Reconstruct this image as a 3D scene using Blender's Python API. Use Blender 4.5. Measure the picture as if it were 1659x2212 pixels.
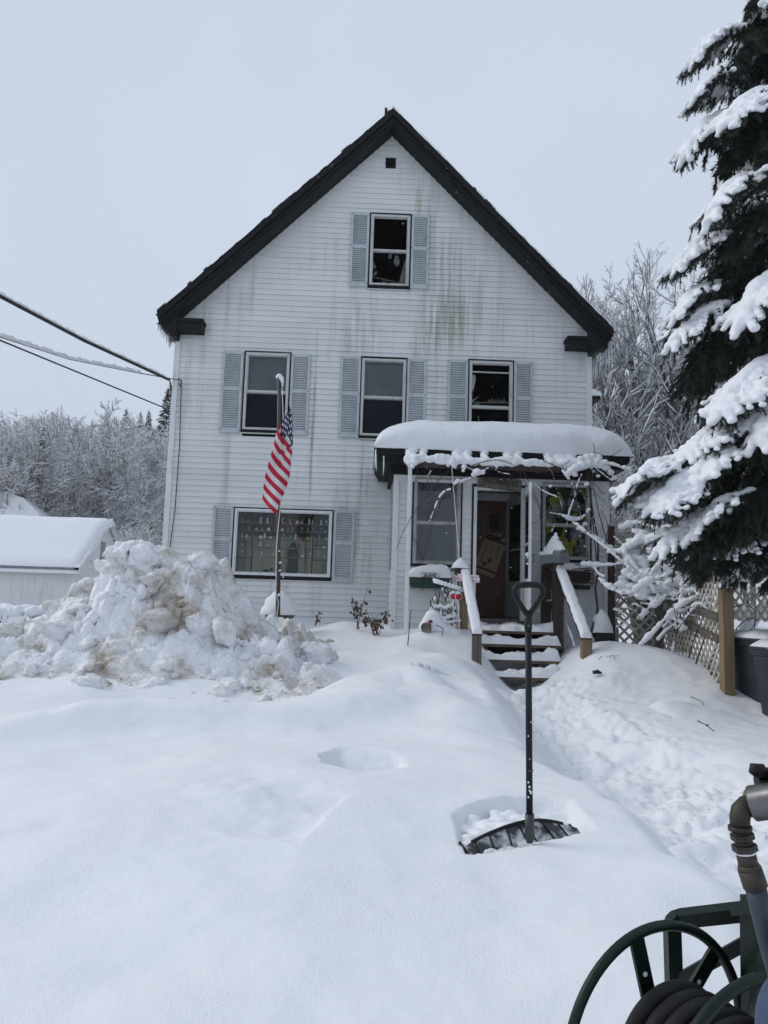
import bpy, bmesh, math, random
import numpy as np
from mathutils import Vector, Matrix, Euler

random.seed(7)
SC = bpy.context.scene
for o in list(bpy.data.objects):
    bpy.data.objects.remove(o)
COL = SC.collection

# ------------------------------------------------------------------ camera
# world frame: camera stands over the origin looking along +Y, the house front is the plane Y = 13.5
CZ = 1.40
YAW, PITCH, ROLL = 0.01991, 0.11723, 0.03084
F_PX, CX_PX, CY_PX = 1659.0, 829.5, 1106.0        # focal length and centre on a 1659 x 2212 picture
_fw = Vector((math.sin(YAW) * math.cos(PITCH), math.cos(YAW) * math.cos(PITCH), math.sin(PITCH)))
_r0 = Vector((math.cos(YAW), -math.sin(YAW), 0.0))
_u0 = _r0.cross(_fw)
_rt = _r0 * math.cos(ROLL) + _u0 * math.sin(ROLL)
_up = _u0 * math.cos(ROLL) - _r0 * math.sin(ROLL)
cam_data = bpy.data.cameras.new("camera")
cam = bpy.data.objects.new("camera", cam_data)
COL.objects.link(cam)
cam_data.sensor_fit = 'HORIZONTAL'
cam_data.sensor_width = 36.0
cam_data.lens = 36.0
cam_data.clip_start = 0.05
cam_data.clip_end = 3000.0
cam.matrix_world = Matrix(((_rt.x, _up.x, -_fw.x, 0.0), (_rt.y, _up.y, -_fw.y, 0.0), (_rt.z, _up.z, -_fw.z, CZ), (0, 0, 0, 1)))
SC.camera = cam

# ------------------------------------------------------------------ sky, sun, exposure
SUN_EL, SUN_AZ = math.radians(35), math.radians(286)      # azimuth clockwise from +Y
world = bpy.data.worlds.new("World")
SC.world = world
world.use_nodes = True
wn, wl = world.node_tree.nodes, world.node_tree.links
wn.clear()
w_out = wn.new('ShaderNodeOutputWorld')
w_bg = wn.new('ShaderNodeBackground')
w_sky = wn.new('ShaderNodeTexSky')
w_sky.sky_type = 'NISHITA'
w_sky.sun_disc = False
w_sky.sun_elevation = SUN_EL
w_sky.sun_rotation = SUN_AZ
w_sky.air_density = 1.0
w_sky.dust_density = 3.0
w_mix = wn.new('ShaderNodeMixRGB')                         # the cloud deck: one even pale veil over the clear sky
w_mix.inputs[0].default_value = 0.93
w_tc = wn.new('ShaderNodeTexCoord')
w_no = wn.new('ShaderNodeTexNoise')
w_no.inputs['Scale'].default_value = 1.6
w_no.inputs['Detail'].default_value = 3.0
w_ramp = wn.new('ShaderNodeValToRGB')
w_ramp.color_ramp.elements[0].position = 0.25
w_ramp.color_ramp.elements[0].color = (5.5, 6.25, 7.5, 1)
w_ramp.color_ramp.elements[1].position = 0.75
w_ramp.color_ramp.elements[1].color = (6.3, 7.05, 8.25, 1)
wl.new(w_tc.outputs['Generated'], w_no.inputs['Vector'])
wl.new(w_no.outputs['Fac'], w_ramp.inputs['Fac'])
wl.new(w_sky.outputs[0], w_mix.inputs[1])
wl.new(w_ramp.outputs[0], w_mix.inputs[2])
wl.new(w_mix.outputs[0], w_bg.inputs['Color'])
w_bg.inputs['Strength'].default_value = 0.1
wl.new(w_bg.outputs[0], w_out.inputs['Surface'])

sun_data = bpy.data.lights.new("sun", 'SUN')
sun_data.energy = 1.3
sun_data.angle = math.radians(22)
sun_data.color = (1.0, 0.97, 0.93)
sun = bpy.data.objects.new("sun", sun_data)
COL.objects.link(sun)
_sd = Vector((math.sin(SUN_AZ) * math.cos(SUN_EL), math.cos(SUN_AZ) * math.cos(SUN_EL), math.sin(SUN_EL)))
sun.rotation_euler = _sd.to_track_quat('Z', 'Y').to_euler()

SC.view_settings.view_transform = 'Standard'
SC.view_settings.look = 'None'
SC.view_settings.gamma = 1.0
SC.view_settings.exposure = 0.08
SC.view_settings.use_curve_mapping = False
SC.render.engine = 'CYCLES'
SC.cycles.max_bounces = 8
SC.cycles.transparent_max_bounces = 12
SC.cycles.caustics_reflective = False
SC.cycles.caustics_refractive = False

# ------------------------------------------------------------------ helpers: points
def ray(px, py):
    return _rt * ((px - CX_PX) / F_PX) + _up * ((CY_PX - py) / F_PX) + _fw

def P(px, py, Y):
    """the point at distance Y in front of the camera plane that the photograph shows at px, py"""
    d = ray(px, py)
    return Vector((0, 0, CZ)) + d * (Y / d.y)

def PZ(px, py, z):
    d = ray(px, py)
    return Vector((0, 0, CZ)) + d * ((z - CZ) / d.z)

def lerp(a, b, t):
    return a + (b - a) * t

def smooth(a, b, x):
    t = np.clip((x - a) / (b - a), 0, 1)
    return t * t * (3 - 2 * t)

def vnoise(x, y, seed=0):
    x = np.asarray(x, float) + seed * 17.31; y = np.asarray(y, float) - seed * 9.77
    xi = np.floor(x).astype(np.int64); yi = np.floor(y).astype(np.int64)
    fx = x - xi; fy = y - yi
    def h(a, b):
        n = (a * 374761393 + b * 668265263 + seed * 1442695) & 0x7fffffff
        n = ((n ^ (n >> 13)) * 1274126177) & 0x7fffffff
        n = n ^ (n >> 16)
        return (n % 65536) / 32768.0 - 1.0
    u = fx * fx * fx * (fx * (fx * 6 - 15) + 10); v = fy * fy * fy * (fy * (fy * 6 - 15) + 10)
    return (h(xi, yi) * (1 - u) + h(xi + 1, yi) * u) * (1 - v) + (h(xi, yi + 1) * (1 - u) + h(xi + 1, yi + 1) * u) * v

def fbm(x, y, seed=0, octs=4, gain=0.5):
    s = 0; a = 1
    for k in range(octs):
        s = s + a * vnoise(x * 2 ** k, y * 2 ** k, seed + k); a *= gain
    return s

# ------------------------------------------------------------------ helpers: objects
def tag(o, label=None, cat=None, group=None, kind=None):
    if label: o["label"] = label
    if cat: o["category"] = cat
    if group: o["group"] = group
    if kind: o["kind"] = kind
    return o

def thing(name, base, label, cat, group=None):
    o = bpy.data.objects.new(name, None)
    o.empty_display_size = 0.1
    COL.objects.link(o)
    o.location = base
    return tag(o, label, cat, group)

def attach(o, parent):
    o.parent = parent
    if parent.parent is None:
        o.matrix_parent_inverse = Matrix.LocRotScale(parent.location, parent.rotation_euler, parent.scale).inverted()

def link(name, mesh, parent=None, mats=()):
    for m in mats:
        mesh.materials.append(m)
    o = bpy.data.objects.new(name, mesh)
    COL.objects.link(o)
    if parent is not None:
        attach(o, parent)
    return o

def copy_tree(o, parent=None):
    c = o.copy()
    COL.objects.link(c)
    if parent is not None:
        c.parent = parent
    for ch in list(o.children):
        copy_tree(ch, c)
    return c

class MB:
    """collects shapes and links them as one mesh object"""
    def __init__(self):
        self.v = []; self.f = []; self.m = []; self.mi = 0
    def add(self, vs, fs):
        n = len(self.v)
        self.v.extend([tuple(p) for p in vs])
        for f in fs:
            self.f.append([n + i for i in f]); self.m.append(self.mi)
        return self
    def box(self, a, b):
        x0, y0, z0 = min(a[0], b[0]), min(a[1], b[1]), min(a[2], b[2])
        x1, y1, z1 = max(a[0], b[0]), max(a[1], b[1]), max(a[2], b[2])
        return self.add([(x0, y0, z0), (x1, y0, z0), (x1, y1, z0), (x0, y1, z0), (x0, y0, z1), (x1, y0, z1), (x1, y1, z1), (x0, y1, z1)],
                        [(0, 3, 2, 1), (4, 5, 6, 7), (0, 1, 5, 4), (1, 2, 6, 5), (2, 3, 7, 6), (3, 0, 4, 7)])
    def obox(self, c, sx, sy, sz, R=None, bev=0.0):
        """box centred on c turned by the 3x3 matrix R"""
        R = R or Matrix.Identity(3)
        c = Vector(c); vs = []
        for k in ((-1, -1, -1), (1, -1, -1), (1, 1, -1), (-1, 1, -1), (-1, -1, 1), (1, -1, 1), (1, 1, 1), (-1, 1, 1)):
            vs.append(c + R @ Vector((k[0] * sx / 2, k[1] * sy / 2, k[2] * sz / 2)))
        return self.add(vs, [(0, 3, 2, 1), (4, 5, 6, 7), (0, 1, 5, 4), (1, 2, 6, 5), (2, 3, 7, 6), (3, 0, 4, 7)])
    def beam(self, a, b, w, h, up=(0, 0, 1)):
        """board from a to b, w wide across, h along up"""
        a = Vector(a); b = Vector(b); t = (b - a).normalized(); up = Vector(up)
        s = t.cross(up)
        if s.length < 1e-4: s = t.cross(Vector((0, 1, 0)))
        s.normalize(); u = s.cross(t).normalized()
        vs = []
        for e in (a, b):
            for (i, j) in ((-1, -1), (1, -1), (1, 1), (-1, 1)):
                vs.append(e + s * (i * w / 2) + u * (j * h / 2))
        return self.add(vs, [(0, 1, 2, 3), (7, 6, 5, 4), (0, 4, 5, 1), (1, 5, 6, 2), (2, 6, 7, 3), (3, 7, 4, 0)])
    def prism(self, poly, y0, y1):
        """polygon given as x, z pairs, extruded in y"""
        n = len(poly)
        vs = [(p[0], y0, p[1]) for p in poly] + [(p[0], y1, p[1]) for p in poly]
        fs = [tuple(range(n)), tuple(range(2 * n - 1, n - 1, -1))]
        for i in range(n):
            j = (i + 1) % n
            fs.append((i, i + n, j + n, j))
        return self.add(vs, fs)
    def tube(self, pts, r, n=8, cap=True, sq=1.0):
        pts = [Vector(p) for p in pts]
        rs = r if isinstance(r, (list, tuple)) else [r] * len(pts)
        t = (pts[1] - pts[0]).normalized()
        ref = Vector((0, 0, 1)) if abs(t.z) < 0.9 else Vector((0, 1, 0))
        s = t.cross(ref).normalized()
        vs = []; fs = []
        for i, p in enumerate(pts):
            if i == 0: t = pts[1] - p
            elif i == len(pts) - 1: t = p - pts[i - 1]
            else: t = pts[i + 1] - pts[i - 1]
            if t.length < 1e-9: t = Vector((0, 0, 1))
            t.normalize()
            s = (s - t * s.dot(t))
            if s.length < 1e-6: s = t.orthogonal()
            s.normalize(); u = s.cross(t)
            for k in range(n):
                a = 2 * math.pi * (k + 0.5) / n
                vs.append(p + (s * math.cos(a) + u * math.sin(a) * sq) * rs[i])
        for i in range(len(pts) - 1):
            for k in range(n):
                k2 = (k + 1) % n
                fs.append((i * n + k, (i + 1) * n + k, (i + 1) * n + k2, i * n + k2))
        if cap:
            fs.append(tuple(range(n))); fs.append(tuple(reversed(range((len(pts) - 1) * n, len(pts) * n))))
        return self.add(vs, fs)
    def lathe(self, prof, c, n=20, R=None, cap=True):
        """profile of r, z pairs turned about the axis through c (z axis turned by R)"""
        c = Vector(c); R = R or Matrix.Identity(3); vs = []; fs = []
        for (r, z) in prof:
            for k in range(n):
                a = 2 * math.pi * k / n
                vs.append(c + R @ Vector((r * math.cos(a), r * math.sin(a), z)))
        for i in range(len(prof) - 1):
            for k in range(n):
                k2 = (k + 1) % n
                fs.append((i * n + k, i * n + k2, (i + 1) * n + k2, (i + 1) * n + k))
        if cap:
            fs.append(tuple(reversed(range(n)))); fs.append(tuple(range((len(prof) - 1) * n, len(prof) * n)))
        return self.add(vs, fs)
    def torus(self, c, R, rad, r, n=48, m=10, a0=0.0, a1=2 * math.pi):
        c = Vector(c); closed = abs(a1 - a0 - 2 * math.pi) < 1e-6
        nn = n if closed else n + 1
        vs = []; fs = []
        for i in range(nn):
            a = a0 + (a1 - a0) * i / n
            d = Vector((math.cos(a), math.sin(a), 0))
            for k in range(m):
                b = 2 * math.pi * k / m
                vs.append(c + R @ (d * (rad + r * math.cos(b)) + Vector((0, 0, r * math.sin(b)))))
        for i in range(n):
            i2 = (i + 1) % nn
            for k in range(m):
                k2 = (k + 1) % m
                fs.append((i * m + k, i2 * m + k, i2 * m + k2, i * m + k2))
        return self.add(vs, fs)
    def ball(self, c, r, n=8, m=6):
        c = Vector(c); r = Vector((r, r, r)) if not hasattr(r, '__len__') else Vector(r)
        vs = [c + Vector((0, 0, -r.z))]; fs = []
        for i in range(1, m):
            a = -math.pi / 2 + math.pi * i / m
            for k in range(n):
                b = 2 * math.pi * k / n
                vs.append(c + Vector((r.x * math.cos(a) * math.cos(b), r.y * math.cos(a) * math.sin(b), r.z * math.sin(a))))
        vs.append(c + Vector((0, 0, r.z)))
        for k in range(n):
            k2 = (k + 1) % n
            fs.append((0, 1 + k2, 1 + k))
            for i in range(m - 2):
                fs.append((1 + i * n + k, 1 + i * n + k2, 1 + (i + 1) * n + k2, 1 + (i + 1) * n + k))
            fs.append((len(vs) - 1, 1 + (m - 2) * n + k, 1 + (m - 2) * n + k2))
        return self.add(vs, fs)
    def mesh(self, name, smooth_=False):
        me = bpy.data.meshes.new(name)
        me.from_pydata(self.v, [], self.f)
        if any(self.m):
            me.polygons.foreach_set('material_index', self.m)
        if smooth_:
            me.polygons.foreach_set('use_smooth', [True] * len(me.polygons))
        me.update()
        return me
    def build(self, name, mats, parent=None, smooth_=False, bevel=0.0):
        mats = mats if isinstance(mats, (list, tuple)) else [mats]
        base = None
        if parent is None:
            xs = [p[0] for p in self.v]; ys = [p[1] for p in self.v]; zs = [p[2] for p in self.v]
            base = Vector(((min(xs) + max(xs)) / 2, (min(ys) + max(ys)) / 2, min(zs)))
            self.v = [(p[0] - base.x, p[1] - base.y, p[2] - base.z) for p in self.v]
        me = self.mesh(name, smooth_)
        if bevel > 0:
            bm = bmesh.new(); bm.from_mesh(me)
            bmesh.ops.bevel(bm, geom=[e for e in bm.edges], offset=bevel, segments=2, affect='EDGES', profile=0.6, clamp_overlap=True)
            bm.to_mesh(me); bm.free()
        o = link(name, me, parent, mats)
        if base is not None:
            o.location = base
        return o

def grid_mesh(name, X, Y, Z, smooth_=True, wrap=False):
    """mesh from three 2-d arrays"""
    n, m = X.shape
    me = bpy.data.meshes.new(name)
    co = np.stack([X, Y, Z], -1).reshape(-1, 3).astype(np.float32)
    idx = np.arange(n * m).reshape(n, m)
    q = np.stack([idx[:-1, :-1], idx[1:, :-1], idx[1:, 1:], idx[:-1, 1:]], -1).reshape(-1, 4)
    if wrap:
        q2 = np.stack([idx[:-1, -1], idx[1:, -1], idx[1:, 0], idx[:-1, 0]], -1)
        q = np.concatenate([q, q2])
    me.vertices.add(len(co)); me.vertices.foreach_set('co', co.ravel())
    me.loops.add(q.size); me.loops.foreach_set('vertex_index', q.ravel().astype(np.int32))
    me.polygons.add(len(q))
    me.polygons.foreach_set('loop_start', np.arange(0, q.size, 4, dtype=np.int32))
    me.polygons.foreach_set('loop_total', np.full(len(q), 4, dtype=np.int32))
    me.polygons.foreach_set('use_smooth', np.full(len(q), smooth_))
    me.update(calc_edges=True)
    return me

def blob_mesh(name, balls, voxel, smooth_iter=3, rough=0.0):
    """one closed surface round many balls (centre, radius or radii): lying snow"""
    mb = MB()
    for c, r in balls:
        mb.ball(c, r, 8, 6)
    me = mb.mesh(name + "_src")
    ob = bpy.data.objects.new(name + "_src", me)
    COL.objects.link(ob)
    md = ob.modifiers.new('r', 'REMESH'); md.mode = 'VOXEL'; md.voxel_size = voxel; md.use_smooth_shade = True
    if smooth_iter:
        s = ob.modifiers.new('s', 'SMOOTH'); s.factor = 0.5; s.iterations = smooth_iter
    dg = bpy.context.evaluated_depsgraph_get()
    out = bpy.data.meshes.new_from_object(ob.evaluated_get(dg))
    out.name = name
    bpy.data.objects.remove(ob); bpy.data.meshes.remove(me)
    if rough:
        co = np.empty(len(out.vertices) * 3, np.float32); out.vertices.foreach_get('co', co)
        c = co.reshape(-1, 3)
        c[:, 2] += rough * (vnoise(c[:, 0] * 14, c[:, 1] * 14, 3) + vnoise(c[:, 0] * 30, c[:, 2] * 30, 5) * .5)
        c[:, 0] += rough * vnoise(c[:, 2] * 16, c[:, 1] * 16, 9)
        out.vertices.foreach_set('co', c.ravel()); out.update()
    out.polygons.foreach_set('use_smooth', [True] * len(out.polygons))
    return out

def cap_mesh(name, cx, cy, z0, hx, hy, H, ex=4.0, ey=4.0, pw=0.5, n=48, m=20, nz=0.02, seed=1, lean=0.0):
    """a heap of snow with a rounded rectangular foot: hx, hy half sizes, H height"""
    u = np.linspace(-1, 1, n); v = np.linspace(-1, 1, m)
    U, V = np.meshgrid(u, v, indexing='ij')
    # pull the samples towards the rim so that the edge rounds off
    U = np.sin(U * math.pi / 2); V = np.sin(V * math.pi / 2)
    prof = np.clip(1 - np.abs(U) ** ex, 0, 1) ** pw * np.clip(1 - np.abs(V) ** ey, 0, 1) ** pw
    X = cx + U * hx; Y = cy + V * hy
    Z = z0 + H * prof * (1 + lean * U) + nz * prof * fbm(X * 5, Y * 5, seed)
    Z[0, :] = Z[-1, :] = z0; Z[:, 0] = Z[:, -1] = z0
    return grid_mesh(name, X, Y, Z)
# ------------------------------------------------------------------ materials
def _nt(name):
    m = bpy.data.materials.new(name)
    m.use_nodes = True
    nt = m.node_tree
    return m, nt.nodes, nt.links, nt.nodes['Principled BSDF']

def noise_node(n, l, vec, scale, detail=4, rough=0.55, dist=0.0):
    t = n.new('ShaderNodeTexNoise')
    t.inputs['Scale'].default_value = scale; t.inputs['Detail'].default_value = detail
    t.inputs['Roughness'].default_value = rough; t.inputs['Distortion'].default_value = dist
    if vec is not None: l.new(vec, t.inputs['Vector'])
    return t

def mapping(n, l, src, scale=(1, 1, 1), loc=(0, 0, 0)):
    mp = n.new('ShaderNodeMapping')
    mp.inputs['Scale'].default_value = scale; mp.inputs['Location'].default_value = loc
    l.new(src, mp.inputs['Vector'])
    return mp.outputs[0]

def maprange(n, l, src, a, b, c=0.0, d=1.0):
    r = n.new('ShaderNodeMapRange')
    r.inputs[1].default_value = a; r.inputs[2].default_value = b; r.inputs[3].default_value = c; r.inputs[4].default_value = d
    l.new(src, r.inputs[0])
    return r.outputs[0]

def mathn(n, l, op, a, b):
    t = n.new('ShaderNodeMath'); t.operation = op
    for i, s in enumerate((a, b)):
        if isinstance(s, (int, float)): t.inputs[i].default_value = s
        else: l.new(s, t.inputs[i])
    return t.outputs[0]

def mixc(n, l, fac, a, b, mode='MIX'):
    t = n.new('ShaderNodeMixRGB'); t.blend_type = mode
    for i, s in enumerate((fac, a, b)):
        if isinstance(s, (int, float)): t.inputs[i].default_value = s
        elif isinstance(s, tuple): t.inputs[i].default_value = (*s, 1)
        else: l.new(s, t.inputs[i])
    return t.outputs[0]

def M(name, col, rough=0.6, col2=None, scale=6.0, stretch=(1, 1, 1), lo=0.4, hi=0.62, bump=0.0, bscale=60.0, metal=0.0, rnd=0.0, spec=0.5, detail=4, bstretch=None):
    m, n, l, b = _nt(name)
    b.inputs['Roughness'].default_value = rough; b.inputs['Metallic'].default_value = metal
    b.inputs['Specular IOR Level'].default_value = spec
    tc = n.new('ShaderNodeTexCoord').outputs['Object']
    c = col
    if col2 is not None:
        t = noise_node(n, l, mapping(n, l, tc, stretch), scale, detail)
        c = mixc(n, l, maprange(n, l, t.outputs['Fac'], lo, hi), col, col2)
    if rnd:
        oi = n.new('ShaderNodeObjectInfo')
        c = mixc(n, l, 1.0, c, mixc(n, l, oi.outputs['Random'], (1 - rnd,) * 3, (1 + rnd * .4,) * 3), 'MULTIPLY')
    if isinstance(c, tuple): b.inputs['Base Color'].default_value = (*c, 1)
    else: l.new(c, b.inputs['Base Color'])
    if bump:
        t = noise_node(n, l, mapping(n, l, tc, bstretch or stretch), bscale, 5)
        bp = n.new('ShaderNodeBump'); bp.inputs['Strength'].default_value = 1.0; bp.inputs['Distance'].default_value = bump
        l.new(t.outputs['Fac'], bp.inputs['Height']); l.new(bp.outputs[0], b.inputs['Normal'])
    return m

def snow_mat(name, col=(0.785, 0.80, 0.825), b1=0.012, s1=9.0, b2=0.003, s2=70.0, dirt=None, sss=0.0):
    m, n, l, b = _nt(name)
    geo = n.new('ShaderNodeNewGeometry').outputs['Position']
    b.inputs['Roughness'].default_value = 0.75
    b.inputs['Specular IOR Level'].default_value = 0.25
    t1 = noise_node(n, l, geo, s1, 4, 0.55); t2 = noise_node(n, l, geo, s2, 4, 0.6)
    h = mathn(n, l, 'ADD', mathn(n, l, 'MULTIPLY', t1.outputs['Fac'], b1), mathn(n, l, 'MULTIPLY', t2.outputs['Fac'], mathn(n, l, 'MULTIPLY', maprange(n, l, noise_node(n, l, geo, 1.7, 3).outputs['Fac'], 0.38, 0.66, 0.15, 1.2), b2)))
    bp = n.new('ShaderNodeBump'); bp.inputs['Distance'].default_value = 1.0
    l.new(h, bp.inputs['Height']); l.new(bp.outputs[0], b.inputs['Normal'])
    if dirt:
        (dc, sc, lo, hi) = dirt
        t = noise_node(n, l, geo, sc, 6, 0.62, 0.6); t3 = noise_node(n, l, geo, sc * 7, 4, 0.7)
        f = mathn(n, l, 'MULTIPLY', maprange(n, l, t.outputs['Fac'], lo, hi), maprange(n, l, t3.outputs['Fac'], 0.3, 0.6, 0.35, 1.0))
        l.new(mixc(n, l, f, col, dc), b.inputs['Base Color'])
    else:
        b.inputs['Base Color'].default_value = (*col, 1)
    if sss:
        b.inputs['Subsurface Weight'].default_value = sss
        b.inputs['Subsurface Radius'].default_value = (0.02, 0.03, 0.04)
        b.inputs['Subsurface Scale'].default_value = 0.6
    return m

def siding_mat(name, col, stains=True):
    """pale vinyl siding: chalky tone per board, faint vertical dirt runs and green mould where the gable drips"""
    m, n, l, b = _nt(name)
    pos = n.new('ShaderNodeNewGeometry').outputs['Position']
    b.inputs['Roughness'].default_value = 0.42; b.inputs['Specular IOR Level'].default_value = 0.4
    oi = n.new('ShaderNodeObjectInfo').outputs['Random']
    t0 = noise_node(n, l, mapping(n, l, pos, (0.55, 0.55, 1.3)), 1.3, 5, 0.6)
    c = mixc(n, l, maprange(n, l, t0.outputs['Fac'], 0.3, 0.72), tuple(x * 0.93 for x in col), tuple(min(.86, x * 1.06) for x in col))
    c = mixc(n, l, 1.0, c, mixc(n, l, oi, (0.955, 0.96, 0.965), (1.02, 1.02, 1.02)), 'MULTIPLY')
    # dirt runs: fine in x, long in z
    t1 = noise_node(n, l, mapping(n, l, pos, (7.0, 1, 0.5)), 1.0, 6, 0.66)
    t2 = noise_node(n, l, mapping(n, l, pos, (0.8, 1, 0.45)), 1.0, 3, 0.5)
    f = mathn(n, l, 'MULTIPLY', maprange(n, l, t1.outputs['Fac'], 0.50, 0.74), maprange(n, l, t2.outputs['Fac'], 0.38, 0.62, 0.0, 0.72))
    c = mixc(n, l, f, c, (0.34, 0.36, 0.33))
    if stains:
        sx = n.new('ShaderNodeSeparateXYZ'); l.new(pos, sx.inputs[0])
        t3 = noise_node(n, l, mapping(n, l, pos, (15.0, 1, 0.8)), 1.0, 5, 0.65)
        for (x0, w, z0, hgt, k, cc) in STAINS:
            dx = mathn(n, l, 'ABSOLUTE', mathn(n, l, 'DIVIDE', mathn(n, l, 'SUBTRACT', sx.outputs[0], x0), w), 0)
            dz = mathn(n, l, 'ABSOLUTE', mathn(n, l, 'DIVIDE', mathn(n, l, 'SUBTRACT', sx.outputs[2], z0), hgt), 0)
            mk = mathn(n, l, 'MULTIPLY', maprange(n, l, dx, 0.35, 1.0, 1.0, 0.0), maprange(n, l, dz, 0.3, 1.0, 1.0, 0.0))
            g = mathn(n, l, 'MULTIPLY', mk, maprange(n, l, t3.outputs['Fac'], 0.40, 0.62, 0.0, min(1, k * 1.3)))
            c = mixc(n, l, g, c, cc)
    l.new(c, b.inputs['Base Color'])
    tb = noise_node(n, l, mapping(n, l, pos, (3, 3, 30)), 3.0, 3)
    bp = n.new('ShaderNodeBump'); bp.inputs['Distance'].default_value = 0.0016
    l.new(tb.outputs['Fac'], bp.inputs['Height']); l.new(bp.outputs[0], b.inputs['Normal'])
    return m

GREEN, GREY, RUST = (0.345, 0.355, 0.295), (0.37, 0.385, 0.365), (0.40, 0.35, 0.27)
STAINS = [(1.33, 0.62, 6.55, 0.75, 0.75, GREEN), (1.30, 0.55, 7.5, 0.9, 0.5, GREY), (1.02, 0.22, 6.25, 0.55, 0.8, GREEN),
          (1.9, 0.10, 6.9, 0.75, 0.7, GREEN), (0.72, 0.10, 8.55, 0.75, 0.7, RUST), (0.95, 0.14, 8.2, 0.8, 0.55, GREY),
          (-0.30, 0.55, 6.15, 0.55, 0.5, GREY), (-0.47, 0.22, 2.9, 0.75, 0.75, GREY), (-0.12, 0.13, 3.0, 1.5, 0.8, GREY),
          (1.18, 0.16, 5.2, 0.75, 0.6, GREY), (-1.05, 0.05, 4.4, 2.1, 0.8, GREY), (-2.55, 0.12, 3.6, 1.2, 0.45, GREY), (-0.05, 0.3, 2.0, 0.6, 0.4, GREEN)]

def glass_mat(name, tint=(0.9, 0.92, 0.93), rough=0.02, dust=0.0, refl=0.09):
    """window glass: mostly clear, with the sky mirrored in it and a little grime"""
    m, n, l, b = _nt(name)
    n.remove(b)
    out = [x for x in n if x.type == 'OUTPUT_MATERIAL'][0]
    tr = n.new('ShaderNodeBsdfTransparent'); tr.inputs[0].default_value = (*tint, 1)
    gl = n.new('ShaderNodeBsdfGlossy'); gl.inputs['Roughness'].default_value = rough; gl.inputs['Color'].default_value = (0.95, 0.97, 1, 1)
    lw = n.new('ShaderNodeLayerWeight'); lw.inputs['Blend'].default_value = 0.22
    f = maprange(n, l, lw.outputs['Fresnel'], 0.0, 1.0, refl * 0.1, 1.0)
    mx = n.new('ShaderNodeMixShader'); l.new(f, mx.inputs[0]); l.new(tr.outputs[0], mx.inputs[1]); l.new(gl.outputs[0], mx.inputs[2])
    last = mx.outputs[0]
    if dust:
        di = n.new('ShaderNodeBsdfDiffuse'); di.inputs[0].default_value = (0.45, 0.47, 0.5, 1)
        geo = n.new('ShaderNodeNewGeometry').outputs['Position']
        t = noise_node(n, l, geo, 3.5, 5)
        m2 = n.new('ShaderNodeMixShader'); l.new(maprange(n, l, t.outputs['Fac'], 0.3, 0.7, dust * 0.5, dust), m2.inputs[0])
        l.new(last, m2.inputs[1]); l.new(di.outputs[0], m2.inputs[2]); last = m2.outputs[0]
    l.new(last, out.inputs['Surface'])
    return m

def paint_mat(name, col, under, amount=0.62, rough=0.55, stretch=(1, 1, 1), scale=14.0, bump=0.002):
    """old paint flaking off the wood below"""
    m, n, l, b = _nt(name)
    tc = n.new('ShaderNodeTexCoord').outputs['Object']
    b.inputs['Roughness'].default_value = rough; b.inputs['Specular IOR Level'].default_value = 0.18
    v = mapping(n, l, tc, stretch)
    t = noise_node(n, l, v, scale, 7, 0.68, 0.4); t2 = noise_node(n, l, tc, 1.1, 3)
    f = maprange(n, l, mathn(n, l, 'ADD', t.outputs['Fac'], maprange(n, l, t2.outputs['Fac'], 0.3, 0.7, -0.06, 0.06)), amount, amount + 0.04)
    t3 = noise_node(n, l, v, scale * 3, 3)
    u = mixc(n, l, t3.outputs['Fac'], tuple(x * 0.5 for x in under), under)
    l.new(mixc(n, l, f, col, u), b.inputs['Base Color'])
    bp = n.new('ShaderNodeBump'); bp.inputs['Distance'].default_value = bump
    l.new(mathn(n, l, 'ADD', f, t3.outputs['Fac']), bp.inputs['Height']); l.new(bp.outputs[0], b.inputs['Normal'])
    return m

SNOW = snow_mat('snow', b1=0.012, s1=6.0, b2=0.0042, s2=95.0)
SNOW_FLUFF = snow_mat('lying_snow', b1=0.02, s1=8.0, b2=0.004, s2=60.0)
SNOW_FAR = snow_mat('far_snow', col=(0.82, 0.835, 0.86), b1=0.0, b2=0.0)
SNOW_PILE = snow_mat('plowed_snow', col=(0.84, 0.85, 0.87), b1=0.05, s1=11.0, b2=0.022, s2=34.0, dirt=((0.37, 0.315, 0.24), 1.6, 0.47, 0.65))
SIDING = siding_mat('vinyl_siding', (0.69, 0.70, 0.70))
SIDING_PLAIN = siding_mat('plain_siding', (0.69, 0.70, 0.70), False)
TRIM = M('white_trim', (0.68, 0.70, 0.71), 0.5, (0.52, 0.54, 0.54), 3.0, (3, 3, 0.6), 0.5, 0.75, 0.001, 40)
BLACKTRIM = paint_mat('black_flaking_trim', (0.008, 0.009, 0.010), (0.10, 0.095, 0.088), 0.635, 0.6, (1.2, 1, 1.2), 6.0, 0.004)
BLACK = M('flat_black', (0.010, 0.010, 0.011), 0.75)
SOOT_AND_DARK = M('burnt_and_dark_rooms', (0.006, 0.006, 0.006), 0.95, (0.012, 0.011, 0.010), 3.0, spec=0.1)  # real soot for burnt rooms; other rooms' unlit darkness is put into the colour
SHUTTER = M('blue_grey_shutter', (0.475, 0.515, 0.535), 0.5, (0.38, 0.415, 0.435), 4.0, (2, 2, 0.8), 0.45, 0.7, 0.0008, 60, rnd=0.06)
ALU = M('white_aluminium', (0.50, 0.51, 0.50), 0.45, (0.34, 0.345, 0.34), 5.0, (2, 2, 0.7), 0.5, 0.75)
ALU_GREY = M('dull_aluminium', (0.36, 0.365, 0.355), 0.45, (0.22, 0.22, 0.21), 5.0, (2, 2, 0.7), 0.5, 0.7)
GLASS = glass_mat('window_glass')
GLASS_DUSTY = glass_mat('dusty_glass', dust=0.16, refl=0.12)
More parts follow.
